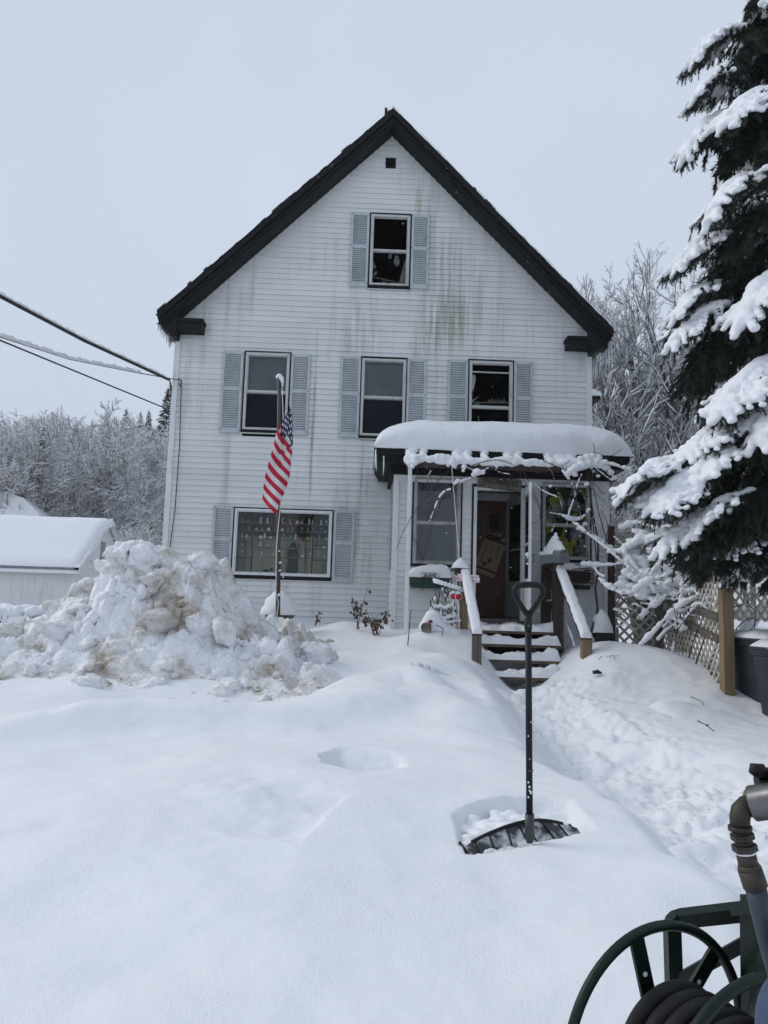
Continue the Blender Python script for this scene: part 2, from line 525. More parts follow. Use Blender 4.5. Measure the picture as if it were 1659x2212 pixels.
SHADE = M('grey_blind', (0.17, 0.175, 0.18), 0.8, (0.135, 0.14, 0.145), 2.0)
SCREEN = M('dark_insect_screen', (0.011, 0.013, 0.018), 0.9, (0.015, 0.017, 0.022), 2.0, spec=0.1)
SHINGLE = M('asphalt_shingle', (0.022, 0.023, 0.024), 0.85, (0.05, 0.05, 0.048), 20.0, bump=0.004, bscale=120)
WOOD_NEW = M('treated_wood', (0.235, 0.165, 0.088), 0.65, (0.15, 0.105, 0.06), 3.0, (14, 14, 0.9), 0.35, 0.7, 0.0015, 6, bstretch=(16, 16, 1))
WOOD_GREY = M('weathered_wood', (0.125, 0.11, 0.095), 0.75, (0.05, 0.042, 0.036), 3.0, (14, 14, 0.9), 0.35, 0.7, 0.002, 6, bstretch=(16, 16, 1))
WOOD_DARK = M('dark_stained_wood', (0.022, 0.012, 0.010), 0.6, (0.045, 0.024, 0.018), 3.0, (10, 10, 1), 0.4, 0.7, 0.0015, 8)
TREAD = M('tread_wood', (0.13, 0.088, 0.052), 0.7, (0.06, 0.043, 0.03), 3.0, (1.2, 12, 12), 0.35, 0.7, 0.0015, 8)
DOOR_RED = M('red_brown_door', (0.125, 0.040, 0.014), 0.5, (0.07, 0.022, 0.009), 2.0, (9, 9, 0.6), 0.35, 0.7, 0.001, 6)
GREYDOOR = M('grey_white_door', (0.40, 0.43, 0.45), 0.5, (0.33, 0.355, 0.37), 3.0)
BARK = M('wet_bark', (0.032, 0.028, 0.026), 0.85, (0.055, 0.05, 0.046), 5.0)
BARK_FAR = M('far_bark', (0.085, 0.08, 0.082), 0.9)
BARK_PALE = M('frosted_bark', (0.075, 0.07, 0.067), 0.9, (0.12, 0.115, 0.11), 4.0)
VINE = M('vine_stem', (0.035, 0.022, 0.019), 0.8, (0.075, 0.05, 0.04), 20.0)
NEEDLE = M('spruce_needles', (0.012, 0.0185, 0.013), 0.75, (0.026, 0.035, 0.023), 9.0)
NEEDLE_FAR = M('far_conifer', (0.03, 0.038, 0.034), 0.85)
LATTICE = M('beige_lattice', (0.46, 0.43, 0.36), 0.6, (0.36, 0.335, 0.28), 4.0, rnd=0.08)
BINPLASTIC = M('navy_black_plastic', (0.014, 0.017, 0.024), 0.45, (0.024, 0.028, 0.036), 5.0)
BLACKPLASTIC = M('black_plastic', (0.006, 0.006, 0.007), 0.5, (0.011, 0.012, 0.012), 9.0, spec=0.28, bump=0.0008, bscale=160)
BLADE = M('grey_blade_plastic', (0.030, 0.032, 0.035), 0.45, (0.06, 0.063, 0.068), 8.0, lo=0.45, hi=0.7)
BLADE_FROST = M('snow_dusted_blade', (0.032, 0.034, 0.037), 0.5, (0.62, 0.64, 0.67), 9.0, (1, 1, 1.6), 0.46, 0.60, 0.003, 60, detail=7)
GREENPAINT = M('dark_green_enamel', (0.0025, 0.0095, 0.006), 0.45, (0.010, 0.024, 0.016), 9.0, (1, 1, 1), 0.5, 0.75, 0.0012, 70, spec=0.32, detail=7)
RUBBER = M('black_rubber_hose', (0.006, 0.006, 0.007), 0.6, (0.013, 0.013, 0.013), 12.0, spec=0.3, bump=0.0008, bscale=90)
BLUEHOSE = M('slate_blue_hose', (0.018, 0.030, 0.045), 0.5, (0.035, 0.05, 0.065), 12.0)
BLUEPAINT = M('blue_cover', (0.022, 0.045, 0.095), 0.55, (0.032, 0.06, 0.115), 8.0)
IRONPIPE = M('brown_iron_pipe', (0.052, 0.044, 0.034), 0.6, (0.024, 0.021, 0.018), 14.0, metal=0.35, bump=0.0008, bscale=120)
STEEL = M('grey_steel', (0.15, 0.15, 0.15), 0.38, (0.09, 0.09, 0.09), 10.0, (1, 6, 6), metal=0.55)
BRASS = M('brass', (0.42, 0.28, 0.09), 0.35, metal=0.9)
RUSTPOLE = M('rusty_pole', (0.060, 0.033, 0.024), 0.7, (0.11, 0.065, 0.045), 8.0, (1, 1, 0.4), 0.4, 0.65, 0.002, 40)
POLEGREEN = M('dark_olive_pole', (0.05, 0.055, 0.045), 0.6)
MAILBOX = M('grey_mailbox', (0.20, 0.215, 0.225), 0.42, (0.16, 0.17, 0.18), 5.0, metal=0.3)
REDPLASTIC = M('red_reflector', (0.45, 0.006, 0.010), 0.25)
WHITEPLASTIC = M('white_plastic', (0.75, 0.76, 0.77), 0.4)
PINK = M('snowy_pink_paint', (0.80, 0.80, 0.83), 0.6, (0.78, 0.30, 0.34), 7.0, (1, 1, 3.5), 0.42, 0.56)
GREENBOX = M('green_planter', (0.012, 0.055, 0.040), 0.5)
WICKER = M('dark_wicker', (0.035, 0.03, 0.026), 0.75, (0.12, 0.105, 0.09), 26.0, (1, 1, 1.6), 0.45, 0.6, 0.006, 30)
SIGNWOOD = M('grey_driftwood_sign', (0.20, 0.178, 0.15), 0.8, (0.115, 0.10, 0.085), 9.0, (1, 1, 4), 0.4, 0.65, 0.002, 30)
INK = M('burnt_lettering', (0.030, 0.025, 0.022), 0.8)
LEAFINK = M('brown_leaf', (0.045, 0.032, 0.022), 0.8, (0.075, 0.055, 0.032), 30.0)
MAT_TAN = M('tan_paper_mat', (0.40, 0.31, 0.205), 0.85, (0.33, 0.255, 0.17), 8.0)
MAT_BROWN = M('brown_stripe', (0.055, 0.035, 0.022), 0.85)
SLATE = M('dark_slate_frame', (0.022, 0.032, 0.038), 0.5, (0.05, 0.065, 0.075), 30.0, (1, 1, 5), 0.5, 0.7)
CABLE = M('black_cable', (0.012, 0.012, 0.013), 0.6)
ICE = M('ice', (0.72, 0.78, 0.84), 0.12, spec=0.6)
DEADLEAF = M('dead_leaf', (0.075, 0.048, 0.032), 0.8, (0.12, 0.085, 0.055), 30.0)
CURTAIN = M('beige_curtain', (0.62, 0.57, 0.43), 0.9, (0.48, 0.44, 0.33), 3.0, (6, 1, 0.4), 0.4, 0.65)
ROOMWALL = M('dim_room_wall', (0.30, 0.28, 0.24), 0.9)
SHELFWOOD = M('shelf_wood', (0.24, 0.19, 0.14), 0.6)
BRICK = M('dark_brick', (0.07, 0.045, 0.04), 0.8, (0.04, 0.03, 0.028), 12.0)
QUILT = M('yellow_and_dark_quilt', (0.20, 0.19, 0.018), 0.85)
GRIT = M('dark_grit', (0.06, 0.055, 0.05), 0.9)
# ------------------------------------------------------------------ the ground under snow
def tps_fit(pts):
    p = np.array([[q[0], q[1]] for q in pts], float); z = np.array([q[2] for q in pts], float)
    n = len(p); d = np.linalg.norm(p[:, None] - p[None], axis=-1)
    K = np.where(d > 0, d * d * np.log(d + 1e-12), 0) + np.eye(n) * 0.02
    Q = np.hstack([np.ones((n, 1)), p]); A = np.block([[K, Q], [Q.T, np.zeros((3, 3))]])
    w = np.linalg.solve(A, np.concatenate([z, np.zeros(3)]))
    def f(x, y):
        s = w[n] + w[n + 1] * x + w[n + 2] * y
        for i in range(n):
            r2 = (x - p[i, 0]) ** 2 + (y - p[i, 1]) ** 2
            s = s + w[i] * 0.5 * r2 * np.log(r2 + 1e-12)
        return s
    return f

def pt(px, py, Y, dz=0.0):
    q = P(px, py, Y); return (q.x, q.y, q.z + dz)

# the deep snow left of the trodden path
_L = [(-3, 2, .16), (-3, 3, .30), (-3, 4.6, .48), (-3, 6, .50), (-1.2, 2, .22), (-1.2, 3, .36), (-1.2, 4.4, .47), (0, .8, .10), (0, 2, .29), (0, 3, .40), (0, 4.6, .49), (-1, 7, .47), (0.3, 6.5, .50),
      (.9, 1.0, .15), (1.0, 2.2, .31), (-3, 8, .50), (-5.5, 4, .36), (-7, 8, .5), (-6, 1, .0), (0, -2, -.1), (-4, -2, -.1), (2.5, 1.5, .15), (-8, 12, .55), (-8, 15, .5),
      pt(1590, 1905, 3.0), pt(1430, 1775, 3.7), pt(1310, 1700, 4.3), pt(1200, 1645, 5.0), pt(1130, 1585, 6.0), pt(1090, 1530, 7.2), pt(1060, 1490, 8.2),
      pt(640, 1368, 12.4), pt(700, 1352, 12.2), pt(745, 1338, 12.2), pt(800, 1352, 12.6), pt(835, 1342, 12.7), pt(880, 1368, 11.4), pt(700, 1425, 10), pt(800, 1400, 10.6), pt(600, 1385, 11),
      pt(950, 1350, 10.9), pt(985, 1372, 10.6), pt(1010, 1400, 10.3), pt(1030, 1432, 9.8), pt(960, 1425, 9.4), pt(870, 1432, 8.9), pt(1035, 1455, 9.2),
      pt(560, 1455, 8.6), pt(480, 1340, 13), pt(400, 1335, 13.2), (-3.5, 12.5, 1.0), (-1.5, 13.4, 1.05), (0.6, 13.4, 1.05)]
# the path and the bank right of it
_R = [PZ(1130, 1505, .24), PZ(1180, 1560, .16), PZ(1260, 1610, .08), PZ(1400, 1650, .04), PZ(1659, 1810, .0), PZ(1500, 1720, .0), PZ(1600, 1900, -.02),
      (1.9, 10.05, .30), (1.9, 10.5, .27), (2.3, 10.2, .36), (1.9, 11.2, .2), (1.2, 10.8, .25), (3.0, 2.5, 0), (5, 3, 0), (7, 6, .12), (7.5, 10, .3), (2.0, 1, 0), (4, -2, 0), (1, -2, 0), (0.4, 7, .1), (0.4, 4, .0), (1.3, 8.6, .2),
      pt(1290, 1400, 10.0), pt(1275, 1392, 10.3), pt(1258, 1452, 9.6), pt(1310, 1470, 9.2), pt(1330, 1388, 11.0), pt(1400, 1400, 10.4), pt(1450, 1408, 10.0), pt(1530, 1448, 9.4), pt(1570, 1492, 8.8),
      pt(1400, 1500, 8.9), pt(1480, 1500, 8.6), pt(1300, 1560, 7.9), pt(1500, 1575, 7.5), pt(1625, 1548, 8.2), pt(1655, 1500, 8.9), pt(1655, 1640, 6.6), pt(1659, 1700, 5.8), pt(1450, 1620, 7.0),
      (4.6, 11, .7), (6, 13, .6), (4.6, 13.4, .7), (3.2, 11.6, .95)]
_fl, _fr = tps_fit(_L), tps_fit([tuple(q) for q in _R])
_E = np.array([(q.y, q.x) for q in (P(1760, 2100, 2.0), P(1605, 1905, 3.0), P(1440, 1775, 3.7), P(1315, 1700, 4.3), P(1203, 1645, 5.0), P(1133, 1585, 6.0), P(1093, 1530, 7.2), P(1066, 1490, 8.2), P(1047, 1455, 9.2), P(1040, 1440, 9.9), P(1036, 1400, 10.6), P(1036, 1400, 12.0))])
_PA = [PZ(1130, 1505, .24), PZ(1200, 1580, .12), PZ(1330, 1640, .05), PZ(1500, 1730, .0), PZ(1659, 1850, .0), Vector((3.4, 2.4, 0))]

def path_dist(x, y):
    d = np.full(np.shape(x), 9.0)
    for a, b in zip(_PA[:-1], _PA[1:]):
        ax, ay, bx, by = a.x, a.y, b.x, b.y
        t = np.clip(((x - ax) * (bx - ax) + (y - ay) * (by - ay)) / ((bx - ax) ** 2 + (by - ay) ** 2), 0, 1)
        d = np.minimum(d, np.hypot(x - ax - t * (bx - ax), y - ay - t * (by - ay)))
    return d

SHV = P(1143, 1812, 3.40)                   # where the shovel stands
SHL, SHR = P(1024, 1850, 3.27), P(1266, 1810, 3.52)
_sw = Vector((SHR.x - SHL.x, SHR.y - SHL.y, 0)); SHW = _sw.length; _sw.normalize(); _sb = Vector((-_sw.y, _sw.x, 0))

RIDGES = [([(-160, 1590), (100, 1572), (300, 1566), (560, 1564), (740, 1556), (960, 1535)], .47, .14, .30, .60), ([(560, 1520), (700, 1512), (860, 1494), (980, 1510), (1090, 1560), (1150, 1590)], .49, .12, .5, .30), ([(1180, 1668), (1300, 1720), (1420, 1800), (1520, 1900)], .44, .05, .45, .25)]

def ground_z(x, y, detail=True):
    x = np.asarray(x, float); y = np.asarray(y, float)
    e = np.interp(y, _E[:, 0], _E[:, 1])
    wob = 0.06 * vnoise(y * 1.7, y * 0 + 3, 4) + 0.025 * vnoise(y * 5.5, y * 0, 8)
    s = x - e - wob
    w = smooth(-0.16, 0.46, s)
    L = _fl(x, y); R = _fr(x, y)
    if detail:
        L = L + 0.045 * fbm(x * .55, y * .8, 11, 3) + 0.012 * fbm(x * 2.3, y * 2.9, 21, 3)
        L = L + 0.055 * np.exp(-(s + .45) ** 2 / .12) * smooth(4.5, 7.0, y) * vnoise(x * 1.3 + 3, y * 1.25, 31)
        R = R + 0.030 * fbm(x * .9, y * .9, 41, 3)
        pm = smooth(0.85, 0.25, path_dist(x, y))
        rough = 0.050 * fbm(x * 3.6, y * 4.6, 51, 4, .6) + 0.030 * np.abs(vnoise(x * 8, y * 10, 57)) + .012 * vnoise(x * 19, y * 23, 58)
        R = R + rough * (0.25 + 0.75 * pm) * smooth(9.9, 9.4, y)
        lump = np.maximum(0, vnoise(x * 2.6, y * 2.6, 63)) * 0.10          # trodden-out clods beside the path
        R = R + lump * smooth(1.9, 1.0, path_dist(x, y)) * smooth(0.35, 0.75, path_dist(x, y)) * smooth(9.4, 8.8, y) * smooth(3.0, 5.0, y)
    h = L * (1 - w) + R * w
    if detail:
        # soft wind-packed ridges across the deep snow: crest lines with a hollow behind them
        for (line, zz, A_, wn_, wf_) in RIDGES:
            q = [PZ(a, b, zz) for a, b in line]
            d = np.full(np.shape(x), 9.0); sg = np.ones(np.shape(x))
            for a, b in zip(q[:-1], q[1:]):
                tx, ty = b.x - a.x, b.y - a.y; l2 = tx * tx + ty * ty
                t = np.clip(((x - a.x) * tx + (y - a.y) * ty) / l2, 0, 1)
                dd = np.hypot(x - a.x - t * tx, y - a.y - t * ty); c = -(x - a.x) * ty + (y - a.y) * tx
                m_ = dd < d; d = np.where(m_, dd, d); sg = np.where(m_, np.sign(c) * (1 if b.x > a.x else -1), sg)
            fade = smooth(q[0].x, q[0].x + .8, x) * smooth(q[-1].x - .05, q[-1].x - .7, x)
            h = h + fade * A_ * np.where(sg > 0, np.exp(-(d / wf_) ** 2) - .45 * np.exp(-((d - 2.2 * wf_) / wf_) ** 2), np.exp(-(d / wn_) ** 2))
        # the scooped hollow with its sharp lower lip, and the crack left of it
        q = PZ(785, 1640, .47); dx, dy = x - q.x, y - q.y
        r = np.sqrt((dx / .24) ** 2 + (dy / .30) ** 2) + .10 * vnoise(x * 9, y * 9, 71)
        dep = .22 * smooth(1.05, .90, r) * smooth(.34, -.24, dy) + .02 * smooth(1.7, .9, r) * smooth(-.30, .2, dy) * 0
        h = h - dep + .012 * smooth(1.0, .3, r) * vnoise(x * 22, y * 22, 73)
        a, b = PZ(640, 1800, .46), PZ(738, 1732, .46)
        tx, ty = b.x - a.x, b.y - a.y; ll = math.hypot(tx, ty); tx, ty = tx / ll, ty / ll
        al = (x - a.x) * tx + (y - a.y) * ty; ac = -(x - a.x) * ty + (y - a.y) * tx
        ac = ac + .03 * vnoise(al * 5, al * 0, 76) + .012 * vnoise(al * 17, al * 0, 77)
        cm = smooth(-.02, .06, al) * smooth(ll + .14, ll - .05, al)
        h = h - .040 * cm * smooth(-.015, .012, ac) * smooth(.45, .05, ac) + .012 * cm * smooth(.0, .05, ac) * smooth(.5, .1, ac) * vnoise(x * 11, y * 11, 78)
        bl = smooth(.8, .1, np.hypot((x - PZ(560, 1720, .45).x) / .9, (y - PZ(560, 1720, .45).y) / .8))
        h = h + .008 * bl * fbm(x * 9, y * 11, 79, 3)
        h = h - .05 * np.exp(-((x - PZ(420, 1640, .46).x) / 1.3) ** 2 - ((y - PZ(420, 1640, .46).y) / .45) ** 2)
        h = h + .13 * np.exp(-((y - 7.9) / .55) ** 2) * smooth(-.9, -1.6, x) * (1 + .5 * vnoise(x * 1.7, y * 1.7, 95))
        q = PZ(120, 1572, .46); r = np.hypot((x - q.x) / .13, (y - q.y) / .17); h = h - .035 * smooth(1.1, .4, r)
        q = PZ(890, 2185, .40); r = np.hypot((x - q.x) / .10, (y - q.y) / .05); h = h - .03 * smooth(1.2, .5, r)
        q = PZ(230, 2195, .40); r = np.hypot((x - q.x) / .16, (y - q.y) / .04); h = h - .015 * smooth(1.2, .5, r)
        # the hole the shovel blade was pushed into
        u = (x - SHL.x) / _sw.x; v = (y - SHL.y) - u * _sw.y
        eu = .012 * vnoise(v * 16, v * 0, 81); ev = .03 * vnoise(u * 6, u * 0, 83) + .012 * vnoise(u * 22, u * 0, 84)
        inu = smooth(-.035, -.012, u + eu) * smooth(SHW + .035, SHW + .010, u + eu)
        inv = smooth(-.012, .012, v + ev * .3) * smooth(.44, .38, v + ev - .10 * (1 - ((u / SHW - .5) * 2) ** 2))
        back = .085 + .05 * smooth(.40, .08, v)
        h = h - inu * inv * (back + .018 * fbm(x * 15, y * 18, 85, 3))
    return h

_xs = np.concatenate([np.arange(-9, -1.5, .06), np.arange(-1.5, 3.2, .022), np.arange(3.2, 8.0, .05)])
_ys = np.concatenate([np.arange(-2.5, 2.4, .05), np.arange(2.4, 5.4, .022), np.arange(5.4, 10, .03), np.arange(10, 14.6, .06)])
_X, _Y = np.meshgrid(_xs, _ys, indexing='ij')
_Z = ground_z(_X, _Y)
yard = link('snowy_yard', grid_mesh('snowy_yard', _X, _Y, _Z), None, [SNOW])
tag(yard, kind='structure')

def gz(x, y):
    return float(ground_z(np.array([x]), np.array([y]))[0])

# everything beyond the yard: one sheet rising into the wooded hill behind the house
def far_z(x, y):
    x = np.asarray(x, float); y = np.asarray(y, float)
    z = -0.1 + 0.0 * x
    z = z + 15.0 * smooth(36, 130, y + 0.12 * x) + 14 * smooth(110, 260, y)
    z = z + smooth(30, 60, y) * 1.2 * fbm(x * .03, y * .03, 91, 3)
    near = smooth(1.5, -0.5, np.maximum.reduce([-9 - x + 0 * y, x - 8.0, -2.5 - y, y - 14.6]))
    return z - 0.8 * near
_fx = np.concatenate([np.linspace(-420, -70, 24), np.linspace(-66, 66, 90), np.linspace(70, 420, 24)])
_fy = np.concatenate([np.linspace(-300, -12, 14), np.linspace(-10, 130, 110), np.linspace(135, 460, 26)])
_X, _Y = np.meshgrid(_fx, _fy, indexing='ij')
tag(link('snowy_ground', grid_mesh('snowy_ground', _X, _Y, far_z(_X, _Y)), None, [SNOW_FAR]), kind='structure')
# ------------------------------------------------------------------ the house
YF = 13.5                                   # main front
YP = 11.9                                   # porch front
HX0, HX1 = P(368, 950, YF).x, P(1275, 850, YF).x
RIDGE = P(848, 240, 13.15)
EAVE_L, EAVE_R = P(340, 680, 13.15), P(1325, 718, 13.15)
ZE = (EAVE_L.z + EAVE_R.z) / 2
RX = (EAVE_L.x + EAVE_R.x) / 2
HALF = (EAVE_R.x - EAVE_L.x) / 2
ZR = RIDGE.z
SL = (ZR - ZE) / HALF                       # roof pitch
ZB = P(700, 1352, YF).z - 0.25              # lowest board, its foot lost in the snow

house = thing('clapboard_house', (RX, YF, ZB), 'two-storey house with pale siding, black trimmed gable and enclosed snow-capped porch', 'house')

def fr(px0, px1, py0, py1, Y=YF):
    """rectangle on the plane Y: x0, x1, z0, z1"""
    cx, cy = (px0 + px1) / 2, (py0 + py1) / 2
    return P(px0, cy, Y).x, P(px1, cy, Y).x, P(cx, py1, Y).z, P(cx, py0, Y).z

WIN = {'attic': fr(798, 886, 464, 627), 'left': fr(526, 625, 762, 937), 'mid': fr(778, 877, 774, 950), 'right': fr(1011, 1108, 780, 957), 'pic': fr(503, 717, 1100, 1253)}
DOORWAY = fr(1024, 1092, 1080, 1338)        # the inner door, in the main front behind the porch
VENT = fr(833, 855, 343, 362)
CH = 0.1016

# one board, one unit long, shared by all
_cb = MB()
_cb.add([(0, -.026, 0), (1, -.026, 0), (1, -.005, CH), (0, -.005, CH), (0, .004, 0), (1, .004, 0), (1, .004, CH), (0, .004, CH)],
        [(0, 1, 2, 3), (4, 0, 3, 7), (1, 5, 6, 2), (0, 4, 5, 1), (3, 2, 6, 7)])
CLAP = _cb.mesh('clapboard'); CLAP.materials.append(SIDING)
rng = random.Random(3)

def boards(x_of_z, z0, z1, y, holes, parent, mb_back, joints=True):
    z = z0
    while z < z1:
        a, b = x_of_z(z + CH * .5)
        if b - a < .05: break
        cuts = [(a, b)]
        for (hx0, hx1, hz0, hz1) in holes:
            if z + CH * .75 > hz0 and z + CH * .25 < hz1:
                nc = []
                for (p, q) in cuts:
                    if hx1 <= p or hx0 >= q: nc.append((p, q)); continue
                    if hx0 - p > .02: nc.append((p, hx0))
                    if q - hx1 > .02: nc.append((hx1, q))
                cuts = nc
        for (p, q) in cuts:
            segs = [(p, q)]
            if joints and q - p > 2.2 and rng.random() < .8:
                c = p + (q - p) * rng.uniform(.2, .8); segs = [(p, c - .0015), (c + .0015, q)]
            for i, (s, e) in enumerate(segs):
                o = bpy.data.objects.new('clapboard', CLAP); COL.objects.link(o)
                o.location = (s, y + (.004 if i else 0.0) + rng.uniform(-.0015, .0015), z); o.scale = (e - s, 1, 1)
                o.rotation_euler = (rng.uniform(-.012, .012), 0, 0)
                attach(o, parent)
            mb_back.add([(p, y + .012, z), (q, y + .012, z), (q, y + .012, z + CH), (p, y + .012, z + CH)], [(0, 1, 2, 3)])
        z += CH

back = MB()
def front_span(z):
    lim = ZR - (z) - 0.22
    a = max(HX0 + .05, RX - lim / SL); b = min(HX1 - .05, RX + lim / SL)
    return a, b
holes = [(w[0] + .015, w[1] - .015, w[2] + .02, w[3] - .015) for w in WIN.values()] + [DOORWAY, VENT]
boards(front_span, ZB, ZR, YF, holes, house, back)
back.build('wall', SIDING_PLAIN, house)

# side walls, seen only from a step aside
for x in (HX0, HX1):
    sw = MB()
    z = ZB
    while z < ZE - .25:
        s = -1 if x == HX0 else 1
        sw.add([(x + s * .018, YF + .05, z), (x + s * .018, 22, z), (x + s * .004, 22, z + CH), (x + s * .004, YF + .05, z + CH), (x, YF + .05, z), (x, 22, z)],
               [(0, 1, 2, 3), (0, 4, 5, 1)])
        z += CH
    sw.build('side_wall', SIDING_PLAIN, house)
for x, s in ((HX0, -1), (HX1, 1)):
    MB().box((x - s * .075, YF - .036, ZB), (x + s * .022, YF + .06, ZE - .30)).build('corner_board', TRIM, house)

# roof: slab, rake boards, mouldings, returns, closed eaves
TH = 0.20
def slope_poly(s, d0, d1, e0=0.0, e1=0.0):
    """band along one slope between depths d0 and d1 below the roof line (s = -1 left, 1 right)"""
    k = math.sqrt(1 + SL * SL)
    ex = HALF
    a = (RX, ZR - d0 * k); b = (RX + s * ex, ZE - d0 * k)
    c = (RX + s * ex, ZE - d1 * k); d = (RX, ZR - d1 * k)
    # square the lower end to the slope
    b = (RX + s * (ex + e0 - d0 * SL / k * .0), ZE - d0 * k - e0 * SL); c = (RX + s * (ex - (d1) * SL / k * 2 * .5), ZE - d1 * k + (d1) * SL / k * SL)
    return [a, b, c, d] if s > 0 else [d, c, b, a]
for s in (-1, 1):
    MB().prism(slope_poly(s, -.03, .10), 13.17, 22.3).build('roof_slope', SHINGLE, house)
    MB().prism(slope_poly(s, .00, TH), 13.15, YF + .03).build('rake_board', BLACKTRIM, house)
    MB().prism(slope_poly(s, -.005, .075, .02), 13.105, 13.16).build('crown_moulding', BLACKTRIM, house)
    MB().prism(slope_poly(s, .125, .150), 13.128, 13.16).build('bed_moulding', BLACKTRIM, house)
    # ragged shingle edge along the rake
    sh = MB(); t = 0.0; r2 = random.Random(5 + s); k = math.sqrt(1 + SL * SL)
    while t < .985:
        dt = r2.uniform(.012, .035); x = RX + s * HALF * t; x2 = RX + s * HALF * min(1, t + dt); z = ZR - SL * HALF * t; z2 = ZR - SL * HALF * min(1, t + dt)
        o = r2.uniform(.0, .03); u = r2.uniform(.035, .055) if r2.random() < .85 else .075
        sh.prism([(x, z + .03), (x2, z2 + .03), (x2, z2 + u), (x, z + u)] if s > 0 else [(x2, z2 + .03), (x, z + .03), (x, z + u), (x2, z2 + u)], 13.09 + o, 13.5)
        t += dt
    tag(sh.build('shingle_edge', SHINGLE, house), kind='stuff')
    # closed eave with sloping underside
    tip = (RX + s * HALF, ZE); xw = HX0 if s < 0 else HX1
    pts = [(RX + s * (HALF + .015), ZE - .02), (RX + s * (HALF - .03), ZE - .13), (xw + s * .02, ZE - .36), (xw - s * .06, ZE - .36), (xw - s * .06, ZE + .15)]
    if s > 0: pts = pts[::-1]
    MB().prism(pts, 13.19, 22.2).build('eave_soffit', BLACKTRIM, house)
    rb = fr(352, 437, 690, 713, 13.25) if s < 0 else fr(1227, 1312, 730, 751, 13.25)
    ret = MB().box((rb[0], 13.22, rb[2]), (rb[1], YF, rb[3]))
    ret.box((rb[0] - .02, 13.195, rb[3] - .05), (rb[1] + .02, YF, rb[3] + .012))
    ret.build('cornice_return', BLACKTRIM, house)
MB().prism([(RX - .16, ZR - .02), (RX - .11, ZR - .02), (RX - .11, ZR + .03), (RX - .16, ZR + .03)], 13.1, 13.4).build('ridge_scrap', SHINGLE, house)
# snow on the roof
rr = 0.085
for s, th, y0 in ((1, .085, 13.12), (-1, .05, 13.9)):
    n = 90; U = np.linspace(0, 1, n); V = np.concatenate([[0, .004, .012, .03], np.linspace(.06, 1, 14)])
    A, B = np.meshgrid(U, V, indexing='ij')
    X = RX + s * HALF * (A * 1.005 - .004); Y = y0 + B * (22.2 - y0)
    hgt = th * np.clip(B / .012, 0, 1) ** .5 * (1 + .35 * fbm(A * 26, B * 7, 7, 3)) * smooth(1.0, .985, A)
    Z = ZR - SL * HALF * A + .06 + np.maximum(hgt, 0) * 1.2
    Y = Y - (B < .02) * .02 * vnoise(A * 40, A * 0, 3)
    link('roof_snow', grid_mesh('roof_snow', X, Y, Z), house, [SNOW_FLUFF])
# ridge cap snow and icicles
ic = MB(); r2 = random.Random(11)
for s in (-1, 1):
    for i in range(60 if s > 0 else 34):
        y = 13.2 + (i * .03 if s < 0 else i * .045) + r2.uniform(0, .03); x = RX + s * (HALF - r2.uniform(-.005, .02)); L = r2.uniform(.06, .22) if s < 0 else r2.uniform(.15, .6)
        ic.tube([(x, y, ZE - .10), (x, y, ZE - .10 - L * .6), (x, y, ZE - .10 - L)], [.011, .007, .001], 5)
tag(ic.build('icicles', ICE, house, True), kind='stuff')
# wing roof showing behind the right corner
wa = P(1277, 812, 17.5); wb = P(1297, 858, 17.5); wc = P(1294, 872, 17.5)
MB().prism([(HX1 - .3, wb.z - .05), (wb.x, wb.z - .05), (wb.x, wb.z + .02), (HX1 - .3, wa.z - .02)][::-1], 17.5, 22).build('wing_roof', BLACKTRIM, house)
MB().prism([(HX1 - .3, wb.z + .0), (wb.x + .01, wb.z + .025), (wb.x - .02, wb.z + .10), (HX1 + .05, wa.z + .06), (HX1 - .3, wa.z + .2)][::-1], 17.4, 22).build('wing_roof_snow', SNOW_FLUFF, house)
MB().prism([(HX1 - .2, wc.z - 2.5), (HX1 + .1, wc.z - 2.5), (HX1 + .1, wb.z - .05), (HX1 - .2, wb.z - .05)][::-1], 17.7, 22).build('wing_wall', SIDING_PLAIN, house)
# attic vent
v = VENT
vent = MB().box((v[0], YF - .034, v[2]), (v[0] + .012, YF + .05, v[3])).box((v[1] - .012, YF - .025, v[2]), (v[1], YF + .05, v[3])).box((v[0], YF - .025, v[2]), (v[1], YF + .05, v[2] + .012)).box((v[0], YF - .025, v[3] - .012), (v[1], YF + .05, v[3]))
vo = vent.build('attic_vent', BLACK, house)
MB().box((v[0], YF + .045, v[2]), (v[1], YF + .06, v[3])).build('vent_opening', BLACK, vo)
for i in range(5):
    z = v[2] + .018 + i * (v[3] - v[2] - .03) / 5
    MB().add([(v[0] + .012, YF - .02, z), (v[1] - .012, YF - .02, z), (v[1] - .012, YF + .02, z + .022), (v[0] + .012, YF + .02, z + .022)], [(0, 1, 2, 3)]).build('vent_slat', WOOD_GREY, vo)

# ------------------------------------------------------------------ windows
def frame_ring(mb, x0, x1, z0, z1, w, y0, y1):
    mb.box((x0, y0, z0), (x0 + w, y1, z1)).box((x1 - w, y0, z0), (x1, y1, z1))
    mb.box((x0 + w, y0, z0), (x1 - w, y1, z0 + w)).box((x0 + w, y0, z1 - w), (x1 - w, y1, z1))
    return mb

